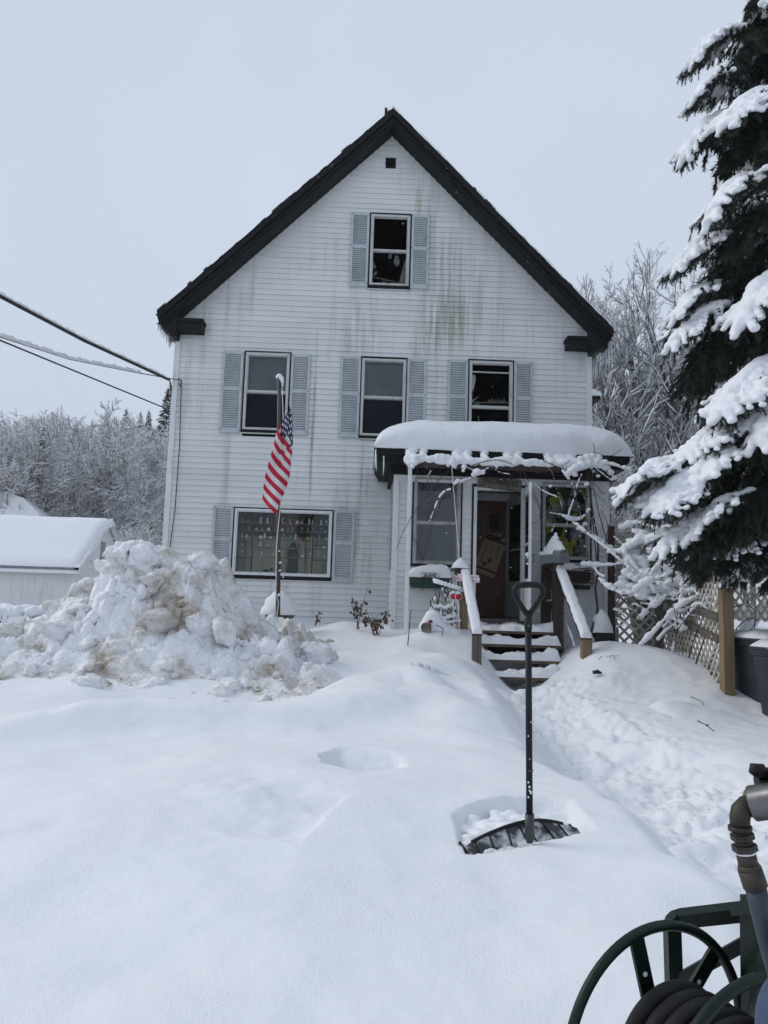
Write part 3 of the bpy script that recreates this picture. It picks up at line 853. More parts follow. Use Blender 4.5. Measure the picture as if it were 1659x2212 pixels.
def room(x0, x1, z0, z1, y, depth, mat, parent, grow=.35, name='dark_room'):
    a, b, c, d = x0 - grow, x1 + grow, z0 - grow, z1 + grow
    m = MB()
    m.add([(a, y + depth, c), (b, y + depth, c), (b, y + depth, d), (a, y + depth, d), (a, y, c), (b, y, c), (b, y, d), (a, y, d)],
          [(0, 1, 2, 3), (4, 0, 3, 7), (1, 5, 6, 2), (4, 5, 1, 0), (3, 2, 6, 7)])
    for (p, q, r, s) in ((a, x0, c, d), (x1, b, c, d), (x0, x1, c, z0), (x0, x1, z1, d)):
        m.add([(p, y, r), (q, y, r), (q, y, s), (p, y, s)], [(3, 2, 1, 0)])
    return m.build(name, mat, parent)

def window(key, Y=YF, rect=None, rail=.5, drop=0.0, glass=(True, True), alu=ALU, parent=house, depth=1.3, roommat=SOOT_AND_DARK, top_black=.02, sill_h=.06, shade=None, screen=None):
    x0, x1, z0, z1 = rect or WIN[key]
    zs = z0 + sill_h
    cas = MB()
    frame_ring(cas, x0 - .012, x1 + .012, z0 - .010, z1 + .018, .020, Y - .033, Y + .05)       # black wood shows round the storm window
    w = cas.build('window', BLACKTRIM, parent)
    MB().box((x0 + .006, Y - .048, z0 + .004), (x1 - .006, Y + .045, zs)).build('sill', BLACKTRIM, w)
    MB().box((x0 - .010, Y - .054, z0 - .014), (x1 + .010, Y - .004, z0 + .003)).build('sill_flashing', ALU, w)
    fw = .042
    f = MB(); frame_ring(f, x0 + .016, x1 - .016, zs, z1 - top_black, fw, Y - .040, Y + .03)
    f.build('storm_frame', alu, w)
    gx0, gx1, gz0, gz1 = x0 + .016 + fw, x1 - .016 - fw, zs + fw, z1 - top_black - fw
    zr = gz0 + (gz1 - gz0) * rail - drop
    s = MB().box((gx0, Y - .012, zr - .016), (gx1, Y + .028, zr + .016))
    if drop: s.box((gx0, Y - .012, gz1 - drop - .010), (gx1, Y + .028, gz1 - drop + .008))
    ss = .013
    frame_ring(s, gx0, gx1, zr + .016, gz1, ss, Y + .0, Y + .022); frame_ring(s, gx0, gx1, gz0, zr - .016, ss, Y + .012, Y + .034)
    s.build('sash', alu, w)
    if glass[0]: MB().box((gx0 + ss, Y + .009, zr + .03), (gx1 - ss, Y + .012, gz1 - ss)).build('pane', GLASS, w)
    if glass[1]: MB().box((gx0 + ss, Y + .021, gz0 + ss), (gx1 - ss, Y + .024, zr - .03)).build('pane', GLASS, w)
    if shade: MB().box((gx0 - .02, Y + .07, zr - .03), (gx1 + .02, Y + .074, gz1 + .02)).build('roller_blind', shade, w)
    if screen: MB().box((gx0 + .004, Y + .006, gz0 + .004), (gx1 - .004, Y + .008, zr - .05)).build('insect_screen', screen, w)
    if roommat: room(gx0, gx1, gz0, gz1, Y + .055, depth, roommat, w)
    return w, (gx0, gx1, gz0, gz1, zr)

wa_, ra = window('attic', glass=(False, False), sill_h=.075, alu=ALU)
window('left', shade=SHADE, screen=SCREEN)
window('mid', shade=SHADE, screen=SCREEN)
wr_, rw = window('right', glass=(False, False), rail=.52, drop=.15)

# broken glass, sticks and hanging scraps in the two burnt windows
def shard(parent, pts, Y, mat, name='glass_shard', th=.003):
    n = len(pts)
    MB().prism(pts, Y, Y + th).build(name, mat, parent)
SHARD = M('sooty_glass', (0.085, 0.09, 0.095), 0.2, (0.05, 0.052, 0.055), 12.0)
gx0, gx1, gz0, gz1, zr = ra
W_, H_ = gx1 - gx0, zr - gz0
def q(u, v): return (gx0 + u * W_, gz0 + v * H_)
shard(wa_, [q(.02, .45), q(.02, .72), q(.12, .50)], YF + .03, SHARD)
shard(wa_, [q(.03, .27), q(.10, .40), q(.16, .39), q(.12, .28)], YF + .04, SHARD)
shard(wa_, [q(.80, .10), q(.98, .05), q(.98, .8), q(.94, .72)], YF + .03, SHARD)
shard(wa_, [q(.30, .0), q(.50, .0), q(.42, .08), q(.36, .12), q(.31, .1)], YF + .04, SHARD)
shard(wa_, [q(.62, .72), q(.68, .58), q(.77, .60), q(.80, .72), q(.76, .86), q(.68, .93)], YF + .05, SHARD)
shard(wa_, [q(.46, .82), q(.55, .80), q(.57, .98), q(.48, .97)], YF + .05, SHARD)
shard(wa_, [q(.80, 1.92), q(.86, 1.84), q(.93, 1.92)], YF + .05, SHARD)
MB().beam((gx0 + .01, YF + .06, gz0 + .24 * H_), (gx1 - .01, YF + .06, gz0 + .05 * H_), .012, .016).build('charred_stick', WOOD_GREY, wa_)
link('sill_snow', cap_mesh('sill_snow', (gx0 + gx1) / 2 + .12, YF + .02, gz0 + .001, .12, .02, .018, n=16, m=8), wa_, [SNOW_FLUFF])
gx0, gx1, gz0, gz1, zr = rw
W_, H_ = gx1 - gx0, gz1 - gz0
shard(wr_, [q(.02, .70), q(.03, .86), q(.10, .86), q(.12, .80), q(.08, .70), q(.05, .62)], YF + .05, ALU_GREY, 'torn_curtain')
shard(wr_, [q(.02, .50), q(.20, .57), q(.26, .63), q(.18, .55), q(.05, .49)], YF + .06, ALU_GREY, 'torn_curtain')
shard(wr_, [q(.05, .38), q(.24, .44), q(.22, .50), q(.10, .48)], YF + .07, SHARD)
MB().beam((gx0 + .02, YF + .10, gz0 + .485 * H_), (gx1 - .02, YF + .10, gz0 + .50 * H_), .03, .022).build('charred_stick', WOOD_GREY, wr_)
MB().beam((gx0 + .02, YF + .13, gz0 + .455 * H_), (gx1 - .05, YF + .13, gz0 + .46 * H_), .03, .012).build('charred_stick', WOOD_GREY, wr_)
MB().tube([(gx0 + .14, YF + .08, gz0 + .30 * H_), (gx0 + .17, YF + .1, gz0 + .20 * H_), (gx0 + .12, YF + .09, gz0 + .12 * H_)], .006, 5).build('hanging_wire', ALU_GREY, wr_)
shard(wr_, [q(.30, .10), q(.34, .22), q(.44, .24), q(.40, .14)], YF + .09, ALU_GREY, 'torn_curtain')
for i in range(6):
    u = .45 + .08 * i
    shard(wr_, [q(u, .50), q(u + .02, .55 + .02 * (i % 2)), q(u + .06, .50)], YF + .09, SHARD)

# the picture window: one fixed pane, storm frame with two black uprights, shelves behind
pw = WIN['pic']
pf = MB(); frame_ring(pf, pw[0] - .012, pw[1] + .012, pw[2] - .008, pw[3] + .012, .02, YF - .033, YF + .05)
picw = pf.build('picture_window', BLACKTRIM, house)
MB().box((pw[0] + .01, YF - .048, pw[2] + .004), (pw[1] - .01, YF + .045, pw[2] + .07)).build('sill', BLACKTRIM, picw)
MB().box((pw[0] - .012, YF - .054, pw[2] - .014), (pw[1] + .012, YF - .004, pw[2] + .003)).build('sill_flashing', ALU, picw)
f = MB(); frame_ring(f, pw[0] + .012, pw[1] - .012, pw[2] + .07, pw[3] - .012, .035, YF - .042, YF + .03); frame_ring(f, pw[0] + .047, pw[1] - .047, pw[2] + .105, pw[3] - .047, .02, YF - .018, YF + .03)
f.build('storm_frame', TRIM, picw)
px0, px1, pz0, pz1 = pw[0] + .067, pw[1] - .067, pw[2] + .125, pw[3] - .067
MB().box((px0, YF + .0, pz0), (px1, YF + .004, pz1)).build('pane', glass_mat('picture_glass', dust=.015, refl=.10), picw)
room(px0, px1, pz0, pz1, YF + .055, 1.6, ROOMWALL, picw, .25, 'front_room')
PWW = px1 - px0
for u in (.165, .83):
    MB().box((px0 + u * PWW - .012, YF + .028, pz0 - .02), (px0 + u * PWW + .012, YF + .05, pz1 + .02)).build('black_upright', BLACK, picw)
for u0, u1, vs in ((.0, .165, (.23, .50, .77)), (.83, 1.0, (.23, .48, .75))):
    for vv in vs:
        MB().box((px0 + u0 * PWW, YF + .03, pz0 + vv * (pz1 - pz0) - .006), (px0 + u1 * PWW, YF + .046, pz0 + vv * (pz1 - pz0) + .006)).build('black_crossbar', BLACK, picw)

# ------------------------------------------------------------------ shutters
def shutter_parts(w, h):
    fr_ = MB(); sw_ = .042
    fr_.box((-w / 2, -.034, 0), (-w / 2 + sw_, 0, h)).box((w / 2 - sw_, -.034, 0), (w / 2, 0, h))
    rails = ((0, .075), (h * .515, h * .515 + .06), (h - .055, h))
    for a, b in rails: fr_.box((-w / 2 + sw_, -.032, a), (w / 2 - sw_, 0, b))
    lv = MB()
    for a, b in ((rails[0][1], rails[1][0]), (rails[1][1], rails[2][0])):
        n = max(4, int(round((b - a) / .042))); st = (b - a) / n
        for i in range(n):
            z = a + i * st
            lv.add([(-w / 2 + sw_, -.029, z + .004), (w / 2 - sw_, -.029, z + .004), (w / 2 - sw_, -.006, z + st * .98), (-w / 2 + sw_, -.006, z + st * .98), (-w / 2 + sw_, -.020, z), (w / 2 - sw_, -.020, z)],
                   [(0, 1, 2, 3), (4, 5, 1, 0)])
        lv.add([(-w / 2 + sw_, -.003, a), (w / 2 - sw_, -.003, a), (w / 2 - sw_, -.003, b), (-w / 2 + sw_, -.003, b)], [(0, 1, 2, 3)])
    rv = MB()
    for sx in (-1, 1):
        for zz in (.06, h * .54, h - .03):
            rv.ball((sx * (w / 2 - .018), -.036, zz), (.008, .006, .008), 6, 4)
    return fr_, lv, rv
for (a, b, c, d, y) in ((757, 796, 462, 621, 0), (888, 926, 467, 626, 0), (479, 523, 760, 936, 0), (627, 668, 767, 941, 0), (734, 777, 772, 946, 0), (878, 919, 777, 949, 0),
                        (966, 1009, 779, 952, 0), (1109, 1149, 783, 956, 0), (459, 502, 1093, 1250, 0), (720, 764, 1102, 1258, 0)):
    x0, x1, z0, z1 = fr(a, b, c, d)
    A, B, C = shutter_parts(x1 - x0, z1 - z0)
    off = Vector(((x0 + x1) / 2, YF - .030, z0))
    for m_ in (A, B, C): m_.v = [tuple(Vector(p) + off) for p in m_.v]
    so = A.build('shutter', SHUTTER, house)
    tag(B.build('louvers', SHUTTER, so), kind='stuff')
    tag(C.build('fasteners', BLACK, so, True), kind='stuff')

# hook and cable clamp on the siding
MB().tube([P(948, 967, 13.46), P(949, 969, 13.40), P(950, 967, 13.38)], .006, 5).build('wall_hook', BLACK, house)
# ------------------------------------------------------------------ the porch (still the house)
PX0, PX1 = P(846, 1200, YP).x, P(1315, 1200, YP).x
PZT = P(1080, 1012, YP).z                    # underside of the porch roof
PWL, PWR, PDO = fr(891, 996, 1029, 1226, YP), fr(1169, 1275, 1040, 1216, YP), fr(1021, 1133, 1054, 1340, YP)
PZB = P(1080, 1395, YP).z
pb = MB()
boards(lambda z: (PX0 + .07, PX1 - .07), PZB, PZT - .26, YP, [(w[0] + .015, w[1] - .015, w[2] + .02, w[3] - .015) for w in (PWL, PWR)] + [(PDO[0], PDO[1], PZB - 1, PDO[3])], house, pb, False)
pb.build('porch_wall', SIDING_PLAIN, house)
MB().box((PX0 + .07, YP - .037, PZT - .26), (PX1 - .07, YP + .05, PZT)).build('porch_frieze', TRIM, house)
for x, s in ((PX0, 1), (PX1, -1)):
    MB().box((x, YP - .042, PZB), (x + s * .085, YP + .06, PZT)).build('porch_corner_board', TRIM, house)
# side walls of the porch, boards and a narrow window on the left
for x, s in ((PX0, -1), (PX1, 1)):
    ps = MB()
    z = PZB
    while z < PZT:
        ps.add([(x - s * .002, YP + .06, z), (x - s * .002, YF, z), (x - s * .018, YF, z + CH), (x - s * .018, YP + .06, z + CH), (x - s * .03, YP + .06, z), (x - s * .03, YF, z)], [(0, 1, 2, 3), (0, 4, 5, 1)])
        z += CH
    ps.add([(x - s * .03, YP + .06, PZB), (x - s * .03, YF, PZB), (x - s * .03, YF, PZT), (x - s * .03, YP + .06, PZT)], [(0, 1, 2, 3)])
    ps.build('porch_side_wall', SIDING_PLAIN, house)
sl = MB(); xx = PX0 - .004
sl.box((xx - .012, YP + .35, PDO[2] + .75), (xx + .01, YP + 1.15, PWL[3] - .1))
slo = sl.build('porch_side_window', ALU_GREY, house)
MB().box((xx - .016, YP + .41, PDO[2] + .8), (xx - .013, YP + 1.09, PWL[3] - .16)).build('pane', GLASS, slo)
MB().box((PX0 + .02, YP - .01, PZB - .2), (PX1 - .02, YP + .03, PZB + .12)).build('porch_skirt', WOOD_GREY, house)
# floor and ceiling
FZ = PDO[2] + .02
MB().box((PX0 + .04, YP + .03, FZ - .12), (PX1 - .04, YF - .03, FZ)).build('porch_floor', WOOD_GREY, house)
MB().box((PX0 - .0, YP + .06, PZT - .06), (PX1 + .0, YF - .03, PZT - .02)).build('porch_ceiling', SIDING_PLAIN, house)
# flat roof with a black cornice on three sides
ry0 = 11.50
rl, rrt = P(812, 985, ry0).x, P(1360, 985, ry0).x
rz0, rz1 = P(1085, 1006, ry0).z, P(1085, 977, ry0).z
MB().box((rl + .06, ry0 + .06, rz0), (rrt - .06, YF - .03, rz1 - .08)).build('porch_roof', BLACKTRIM, house)
MB().box((rl, ry0, rz1 - .10), (rrt, YF - .028, rz1)).build('porch_cornice', BLACKTRIM, house)
MB().box((rl + .03, ry0 + .03, rz1 - .15), (rrt - .03, YF - .03, rz1 - .10)).build('porch_bed_moulding', BLACKTRIM, house)
MB().box((PX0 - .06, YP - .09, rz0 - .13), (PX1 + .06, YF - .03, rz0)).build('porch_architrave', BLACKTRIM, house)
# windows of the porch: no room box, one looks through to the inner wall
window('porch_left', YP, PWL, rail=.47, alu=ALU_GREY, roommat=None, sill_h=.05)
wpr, _r = window('porch_right', YP, PWR, rail=.44, alu=ALU_GREY, roommat=None, sill_h=.05)
# outer doorway
MB().box((PDO[0] + .001, YP - .042, PDO[2]), (PDO[0] + .05, YP + .09, PDO[3])).box((PDO[1] - .05, YP - .042, PDO[2]), (PDO[1] - .001, YP + .09, PDO[3])).box((PDO[0] + .05, YP - .042, PDO[3] - .045), (PDO[1] - .05, YP + .09, PDO[3])).build('door_frame', TRIM, house)
MB().box((PDO[0] - .03, YP - .034, PDO[2]), (PDO[0], YP + .02, PDO[3] + .06)).box((PDO[1], YP - .034, PDO[2]), (PDO[1] + .03, YP + .02, PDO[3] + .06)).box((PDO[0], YP - .034, PDO[3] + .003), (PDO[1], YP + .02, PDO[3] + .06)).build('door_surround', BLACK, house)
# a door of given width and height, hinged at h, opening along direction d
def glazed_door(name, hinge, d, w, z0, z1, mat, th=.035, splits=(.40, .55)):
    d = Vector(d).normalized(); nrm = Vector((-d.y, d.x, 0)); hinge = Vector((hinge[0], hinge[1], 0)); H = z1 - z0
    R = Matrix((d, nrm, Vector((0, 0, 1)))).transposed()
    def bx(mb, u0, u1, v0, v1, t=th): 
        c = hinge + d * ((u0 + u1) / 2) + Vector((0, 0, z0 + (v0 + v1) / 2)); return mb.obox(c, u1 - u0, t, v1 - v0, R)
    m = MB(); st = .10
    bx(m, 0, st, 0, H); bx(m, w - st, w, 0, H); bx(m, st, w - st, H - .14, H); bx(m, st, w - st, 0, H * .30); bx(m, st, w - st, H * splits[1], H * splits[1] + .03)
    o = m.build(name, mat, house, bevel=.004)
    g = MB(); bx(g, st, w - st, H * .30, H * splits[1], .004); bx(g, st, w - st, H * splits[1] + .03, H - .14, .004)
    g.build('door_pane', GLASS, o)
    hd = MB(); c = hinge + d * (w - .05) + Vector((0, 0, z0 + H * .47))
    hd.tube([c - nrm * .02, c - nrm * .05, c - nrm * .05 - Vector((0, 0, .09)), c - nrm * .02 - Vector((0, 0, .09))], .008, 6)
    hd.tube([c + nrm * .02, c + nrm * .06, c + nrm * .06 - Vector((0, 0, .1)), c + nrm * .02 - Vector((0, 0, .1))], .008, 6)
    hd.build('door_handle', STEEL, o, True)
    return o
hp = P(1131, 1200, YP - .04); he = P(1145, 1200, YP - .88)
storm = glazed_door('storm_door', (hp.x, hp.y), (he.x - hp.x, he.y - hp.y, 0), .86, FZ + .01, PDO[3] - .03, TRIM)
link('handle_snow', blob_mesh('handle_snow', [((he.x - .03, he.y + .05, FZ + .95), .035), ((he.x - .035, he.y + .05, FZ + .91), .022), ((he.x - .03, he.y + .05, FZ + .82), .02)], .008), storm, [SNOW_FLUFF])
# inner doorway: red-brown door, storm door swung into the porch
dx0, dx1, dz0, dz1 = DOORWAY
MB().box((dx0 - .07, YF - .03, FZ), (dx0, YF + .1, dz1)).box((dx1, YF - .03, FZ), (dx1 + .07, YF + .1, dz1)).box((dx0 - .07, YF - .03, dz1), (dx1 + .07, YF + .1, dz1 + .09)).build('inner_door_frame', TRIM, house)
idoor = MB().box((dx0 + .004, YF - .0, FZ + .01), (dx1 - .004, YF + .045, dz1 - .005)).build('front_door', DOOR_RED, house, bevel=.003)
room(dx0, dx1, FZ, dz1, YF + .105, 1.0, SOOT_AND_DARK, house, .12, 'door_light_block')  # unseen dark box added to block daylight leaking round the closed door
kb = P(1080, 1218, YF - .05)
MB().lathe([(.012, 0), (.012, .03), (.028, .04), (.03, .055), (.02, .068), (0.001, .07)], (kb.x, YF, kb.z), 14, Matrix(((1, 0, 0), (0, 0, -1), (0, 1, 0)))).build('door_knob', BRASS, idoor, True)
a, b = P(1070, 1268, YF - .03), P(1078, 1290, YF - .03)
MB().beam(a, b, .012, .02).build('door_stay', STEEL, idoor)
h2 = P(1094, 1200, YF - .05); e2 = P(1134, 1200, YF - .92)
glazed_door('inner_storm_door', (h2.x, h2.y), (e2.x - h2.x, e2.y - h2.y, 0), .88, FZ + .01, dz1 + .0, GREYDOOR, .03)

# the deep cushion of snow on the porch roof
sx0, sx1 = rl - .03, rrt + .05
n, m = 120, 60
u = np.linspace(-1, 1, n); v = np.linspace(0, 1, m)
U, V = np.meshgrid(np.sin(u * math.pi / 2), v, indexing='ij')
X = (sx0 + sx1) / 2 + U * (sx1 - sx0) / 2
ang = V * math.pi * .62
top = P(1080, 921, 12.2).z - rz1
k = np.clip(1 - np.abs(U) ** 9, 0, 1) ** .42
left = 1 - .12 * smooth(-.6, -1.0, U)
bulge = .16 * k
Yc = 12.05
Y = np.where(V < .62, Yc - (Yc - ry0 + .03) * np.cos(np.clip(V / .62, 0, 1) * math.pi / 2) ** .9, Yc + (V - .62) / .38 * (YF - .03 - Yc))
hz = np.where(V < .62, np.sin(np.clip(V / .62, 0, 1) * math.pi / 2) ** .8, 1.0 + .12 * (V - .62) / .38)
Z = rz1 - .0 + top * hz * k * left * (1 + .04 * fbm(X * 1.2, Y * 1.2, 5, 3)) + .006 * fbm(X * 9, Y * 9 + Z if False else Y * 9, 6, 3) * k
Y = Y - .03 * (V < .3) * (1 + vnoise(X * 3.2, X * 0, 8)) * np.sin(np.clip(V / .3, 0, 1) * math.pi)
link('porch_roof_snow', grid_mesh('porch_roof_snow', X, Y, Z), house, [SNOW_FLUFF])
ic = MB(); r2 = random.Random(21)
for i in range(16):
    x = rl + r2.uniform(-.01, .02); y = ry0 + r2.uniform(0, .5); L = r2.uniform(.08, .32)
    ic.tube([(x, y, rz1 - .02), (x, y, rz1 - .02 - L * .6), (x, y, rz1 - .02 - L)], [.012, .008, .001], 5)
ic.tube([(rl + .12, ry0 - .004, rz1 - .12), (rl + .125, ry0 + .02, rz1 - .3), (rl + .12, ry0 + .03, rz1 - .42)], [.012, .010, .002], 5)
tag(ic.build('porch_icicles', ICE, house, True), kind='stuff')

# ------------------------------------------------------------------ wooden front steps with rails
steps = thing('front_steps', (P(1130, 1480, 10.3).x, 10.6, .1), 'wooden front steps with snow on every tread leading up to the porch door', 'steps')
tr = [(1370, 11.0, 1035, 1212), (1399, 10.72, 1036, 1218), (1433, 10.44, 1046, 1218), (1470, 10.16, 1072, 1216)]
TZ = []
r2 = random.Random(4)
for i, (py, Y, a, b) in enumerate(tr):
    z = P(1125, py, Y).z; TZ.append(z)
    xa, xb = P(1034, py, Y).x, P(1216, py, Y).x
    dep = .95 if i == 0 else .27
    MB().box((xa, Y, z), (xb, Y + dep, z + .040)).build('deck' if i == 0 else 'tread', TREAD, steps, bevel=.004)
    # trodden snow with a broken edge
    n, m = 90, 26; X, Yg = np.meshgrid(np.linspace(xa + .01, xb - .01, n), np.linspace(Y + .006, Y + dep - .01, m), indexing='ij')
    t = (X - xa) / (xb - xa); s = (Yg - Y) / dep
    edge = smooth(0, .16, s + .10 * vnoise(X * 7, X * 0, 30 + i)) * smooth(1.0, .93, t) * smooth(0, .05, t)
    hgt = (.045 + .055 * np.abs(fbm(X * 3.5, Yg * 4, 33 + i, 4)) + .07 * smooth(.62, .9, t) + .05 * smooth(.25, .0, t)) * edge
    if i == 0: hgt = (.045 + .05 * np.abs(fbm(X * 4, Yg * 4, 39, 4)) + .08 * smooth(.7, .95, t) * smooth(.5, .1, s)) * edge
    Zg = z + .041 + np.maximum(hgt, 0); Zg[0, :] = Zg[-1, :] = z + .039; Zg[:, 0] = Zg[:, -1] = z + .039
    link('tread_snow', grid_mesh('tread_snow', X, Yg, Zg), steps, [SNOW_FLUFF])
xa, xb = P(1040, 1400, 10.7).x, P(1210, 1400, 10.7).x
for x in (xa + .05, (xa + xb) / 2 + .2, xb - .03):
    st = [(11.9, TZ[0] - .002), (11.02, TZ[0] - .002), (11.02, TZ[1]), (10.74, TZ[1] - .002), (10.74, TZ[2]), (10.46, TZ[2] - .002), (10.46, TZ[3]), (10.18, TZ[3] - .002), (10.18, TZ[3] - .2), (10.5, TZ[3] - .25), (11.9, TZ[0] - .5)]
    n = len(st); vs = [(x - .02, p[0], p[1]) for p in st] + [(x + .02, p[0], p[1]) for p in st]
    MB().add(vs, [tuple(range(n)), tuple(reversed(range(n, 2 * n)))] + [(i, i + n, (i + 1) % n + n, (i + 1) % n) for i in range(n)]).build('stringer', WOOD_DARK, steps)
MB().box((xa, 11.6, .0), (xb, 11.64, TZ[0])).build('back_board', BLACK, steps)
MB().box((xa + .1, 10.62, TZ[3] - .1), (xb, 10.64, TZ[2] - .0)).build('riser_panel', MAILBOX, steps)
# posts and rails
def post(px, pyt, pyb, Y, w, mat, ext=.0, name='newel_post'):
    a = P(px, pyt, Y); b = P(px, pyb, Y)
    return MB().box((a.x - w / 2, Y - w / 2, b.z - ext), (a.x + w / 2, Y + w / 2, a.z)).build(name, mat, steps, bevel=.005)
def rail(p0, p1, w, h, snow_h, mat, name='handrail', seed=1):
    p0, p1 = Vector(p0), Vector(p1)
    r = MB().beam(p0, p1, w, h).build(name, mat, steps)
    t = (p1 - p0).normalized(); sd = t.cross(Vector((0, 0, 1))).normalized(); up = sd.cross(t)
    n, m = 60, 12; A, B = np.meshgrid(np.linspace(0, 1, n), np.linspace(-1, 1, m), indexing='ij')
    hh = snow_h * np.clip(1 - np.abs(B) ** 3.5, 0, 1) ** .5 * (1 + .12 * vnoise(A * 16, A * 0, seed)) * np.clip(np.minimum(A, 1 - A) * 30, 0, 1) ** .5
    wv = (w / 2 + .004) * (1 + .10 * vnoise(A * 22, B * 0, seed + 3))
    C = np.array(p0)[None, None] + A[..., None] * np.array(p1 - p0)[None, None] + (B * wv)[..., None] * np.array(sd) + (hh + h / 2 + .001)[..., None] * np.array(up)
    link('rail_snow', grid_mesh('rail_snow', C[..., 0], C[..., 1], C[..., 2]), r, [SNOW_FLUFF])
    return r
post(1003, 1245, 1400, 11.05, .115, WOOD_NEW, .4)
pl = post(1030, 1372, 1440, 10.0, .115, WOOD_GREY, .3)
pr = post(1266, 1381, 1436, 9.95, .125, WOOD_NEW, .25)
rail(P(1004, 1232, 11.15), P(1031, 1372, 9.95), .13, .04, .055, WOOD_DARK, seed=3)
rail(P(1206, 1222, 11.1), P(1267, 1381, 9.9), .14, .04, .06, WOOD_DARK, seed=5)
# dark stained posts and rails at the right of the deck
a1 = post(1180, 1222, 1350, 11.75, .13, WOOD_DARK, .1, 'deck_post'); a2 = post(1205, 1215, 1392, 11.05, .14, WOOD_DARK, .2, 'deck_post')
rail(P(1180, 1224, 11.8), P(1205, 1216, 11.0), .14, .05, .045, WOOD_DARK, 'deck_rail', 7)
rail(P(1183, 1309, 11.7), P(1206, 1307, 11.1), .06, .13, .03, WOOD_DARK, 'deck_rail', 8)
# ------------------------------------------------------------------ behind the picture window
def figurine_mesh(kind, r):
    m = MB()
    if kind == 0:
        m.lathe([(.022, 0), (.024, .01), (.014, .02), (.018, .045), (.010, .06)], (0, 0, 0), 8); m.ball((0, 0, .074), .018, 8, 6)
    elif kind == 1:
        m.box((-.022, -.016, 0), (.022, .016, .05)); m.box((-.018, -.012, .05), (.018, .012, .056))
    elif kind == 2:
        m.lathe([(.026, 0), (.03, .015), (.03, .04), (.012, .055), (.014, .07)], (0, 0, 0), 8)
    elif kind == 3:
        m.lathe([(.016, 0), (.02, .008), (.006, .014), (.007, .05), (.02, .062), (.022, .085), (.002, .088)], (0, 0, 0), 8)
    elif kind == 4:
        m.ball((0, 0, .03), (.03, .024, .03), 8, 6); m.ball((0, 0, .066), (.02, .018, .02), 8, 6); m.ball((.016, 0, .085), .007, 6, 4); m.ball((-.016, 0, .085), .007, 6, 4)
    else:
        m.tube([(.018, 0, .10), (-.008, 0, .10), (-.022, 0, .075), (-.022, 0, .045), (-.008, 0, .02), (.018, 0, .02)], [.004, .009, .012, .012, .009, .004], 6); m.box((-.02, -.014, 0), (.02, .014, .02))
    return m.mesh('figurine', kind != 1)
FIGC = [M('figure_white', (0.82, 0.82, 0.78), 0.4), M('figure_grey', (0.42, 0.43, 0.42), 0.5), M('figure_green', (0.16, 0.45, 0.10), 0.5), M('figure_yellow', (0.75, 0.60, 0.10), 0.4),
        M('figure_brown', (0.16, 0.10, 0.06), 0.5), M('figure_cream', (0.72, 0.66, 0.48), 0.5), M('figure_red', (0.30, 0.07, 0.05), 0.5)]
FIGM = {}
SHELF_NAMES = ['topmost', 'second highest', 'third highest', 'fourth highest', 'fifth highest']
PH = pz1 - pz0
r2 = random.Random(12)
for k, v in enumerate((.83, .70, .565, .425, .265)):
    z = pz0 + v * PH
    sh = MB().box((px0 - .05, YF + .10, z - .009), (px1 + .05, YF + .22, z)).build('shelf', SHELFWOOD)
    tag(sh, '%s long wooden shelf of figurines behind the picture window' % SHELF_NAMES[k], 'shelf', 'shelves behind the picture window')
    nfig = (15, 14, 15, 11, 9)[k]
    for i in range(nfig):
        u = (i + .5 + r2.uniform(-.25, .25)) / nfig
        if k >= 3 and .53 < u < .66: continue
        kind = r2.choice((0, 0, 1, 2, 3, 4)); cm = r2.choice((0, 0, 0, 1, 1, 5, 5, 4, 2))
        if k == 0 and 6 <= i <= 8: kind = 5; cm = 3
        if k == 2 and i in (11, 12): kind = 2; cm = 3
        if k in (1, 2) and i == 4 - k * 1 and u < .4: kind = 1; cm = 2
        if k == 3 and i > 8: cm = 6 if i == 9 else 0
        key = (kind, cm)
        if key not in FIGM:
            FIGM[key] = figurine_mesh(kind, r2); FIGM[key].materials.append(FIGC[cm])
        o = bpy.data.objects.new('figurine', FIGM[key]); COL.objects.link(o)
        o.location = (px0 + u * PWW, YF + .15 + r2.uniform(-.02, .02), z); sc = r2.uniform(.85, 1.25); o.scale = (sc, sc, sc); o.rotation_euler = (0, 0, r2.uniform(-.6, .6))
        tag(o, 'small figurine on the %s shelf behind the picture window' % SHELF_NAMES[k], 'figurine', 'figurines on the %s shelf' % SHELF_NAMES[k])
# curtain behind the shelves
U, V = np.meshgrid(np.linspace(0, 1, 120), np.linspace(0, 1, 6), indexing='ij')
X = px0 - .1 + U * (PWW + .2); Y = YF + .34 + .022 * np.sin(U * 75 + 1.5 * np.sin(U * 9)) + .01 * np.sin(U * 31 + V); Z = pz0 - .1 + V * PH * .72
tag(link('curtain', grid_mesh('curtain', X, Y, Z), None, [CURTAIN]), 'beige curtain hanging behind the figurine shelves', 'curtain')
co = MB()
co.lathe([(.11, 0), (.10, .12), (.085, .25), (.10, .33), (.085, .45), (.055, .5), (.05, .56), (.002, .58)], (px0 + .60 * PWW, YF + .28, pz0 - .02), 14)
tag(co.build('dark_coat', M('navy_cloth', (0.012, 0.013, 0.018), .9), None, True), 'dark coat hanging in the middle of the picture window', 'coat')
st = MB(); st.ball((px0 + .32 * PWW, YF + .16, pz0 + .03), (.06, .03, .035), 10, 6); st.ball((px0 + .38 * PWW, YF + .16, pz0 + .06), (.028, .02, .03), 8, 6); st.tube([(px0 + .39 * PWW, YF + .16, pz0 + .075), (px0 + .40 * PWW, YF + .16, pz0 + .11)], [.008, .001], 5)
tag(st.build('black_statuette', BLACK, None, True), 'dark animal statuette on the sill inside the picture window', 'statuette')

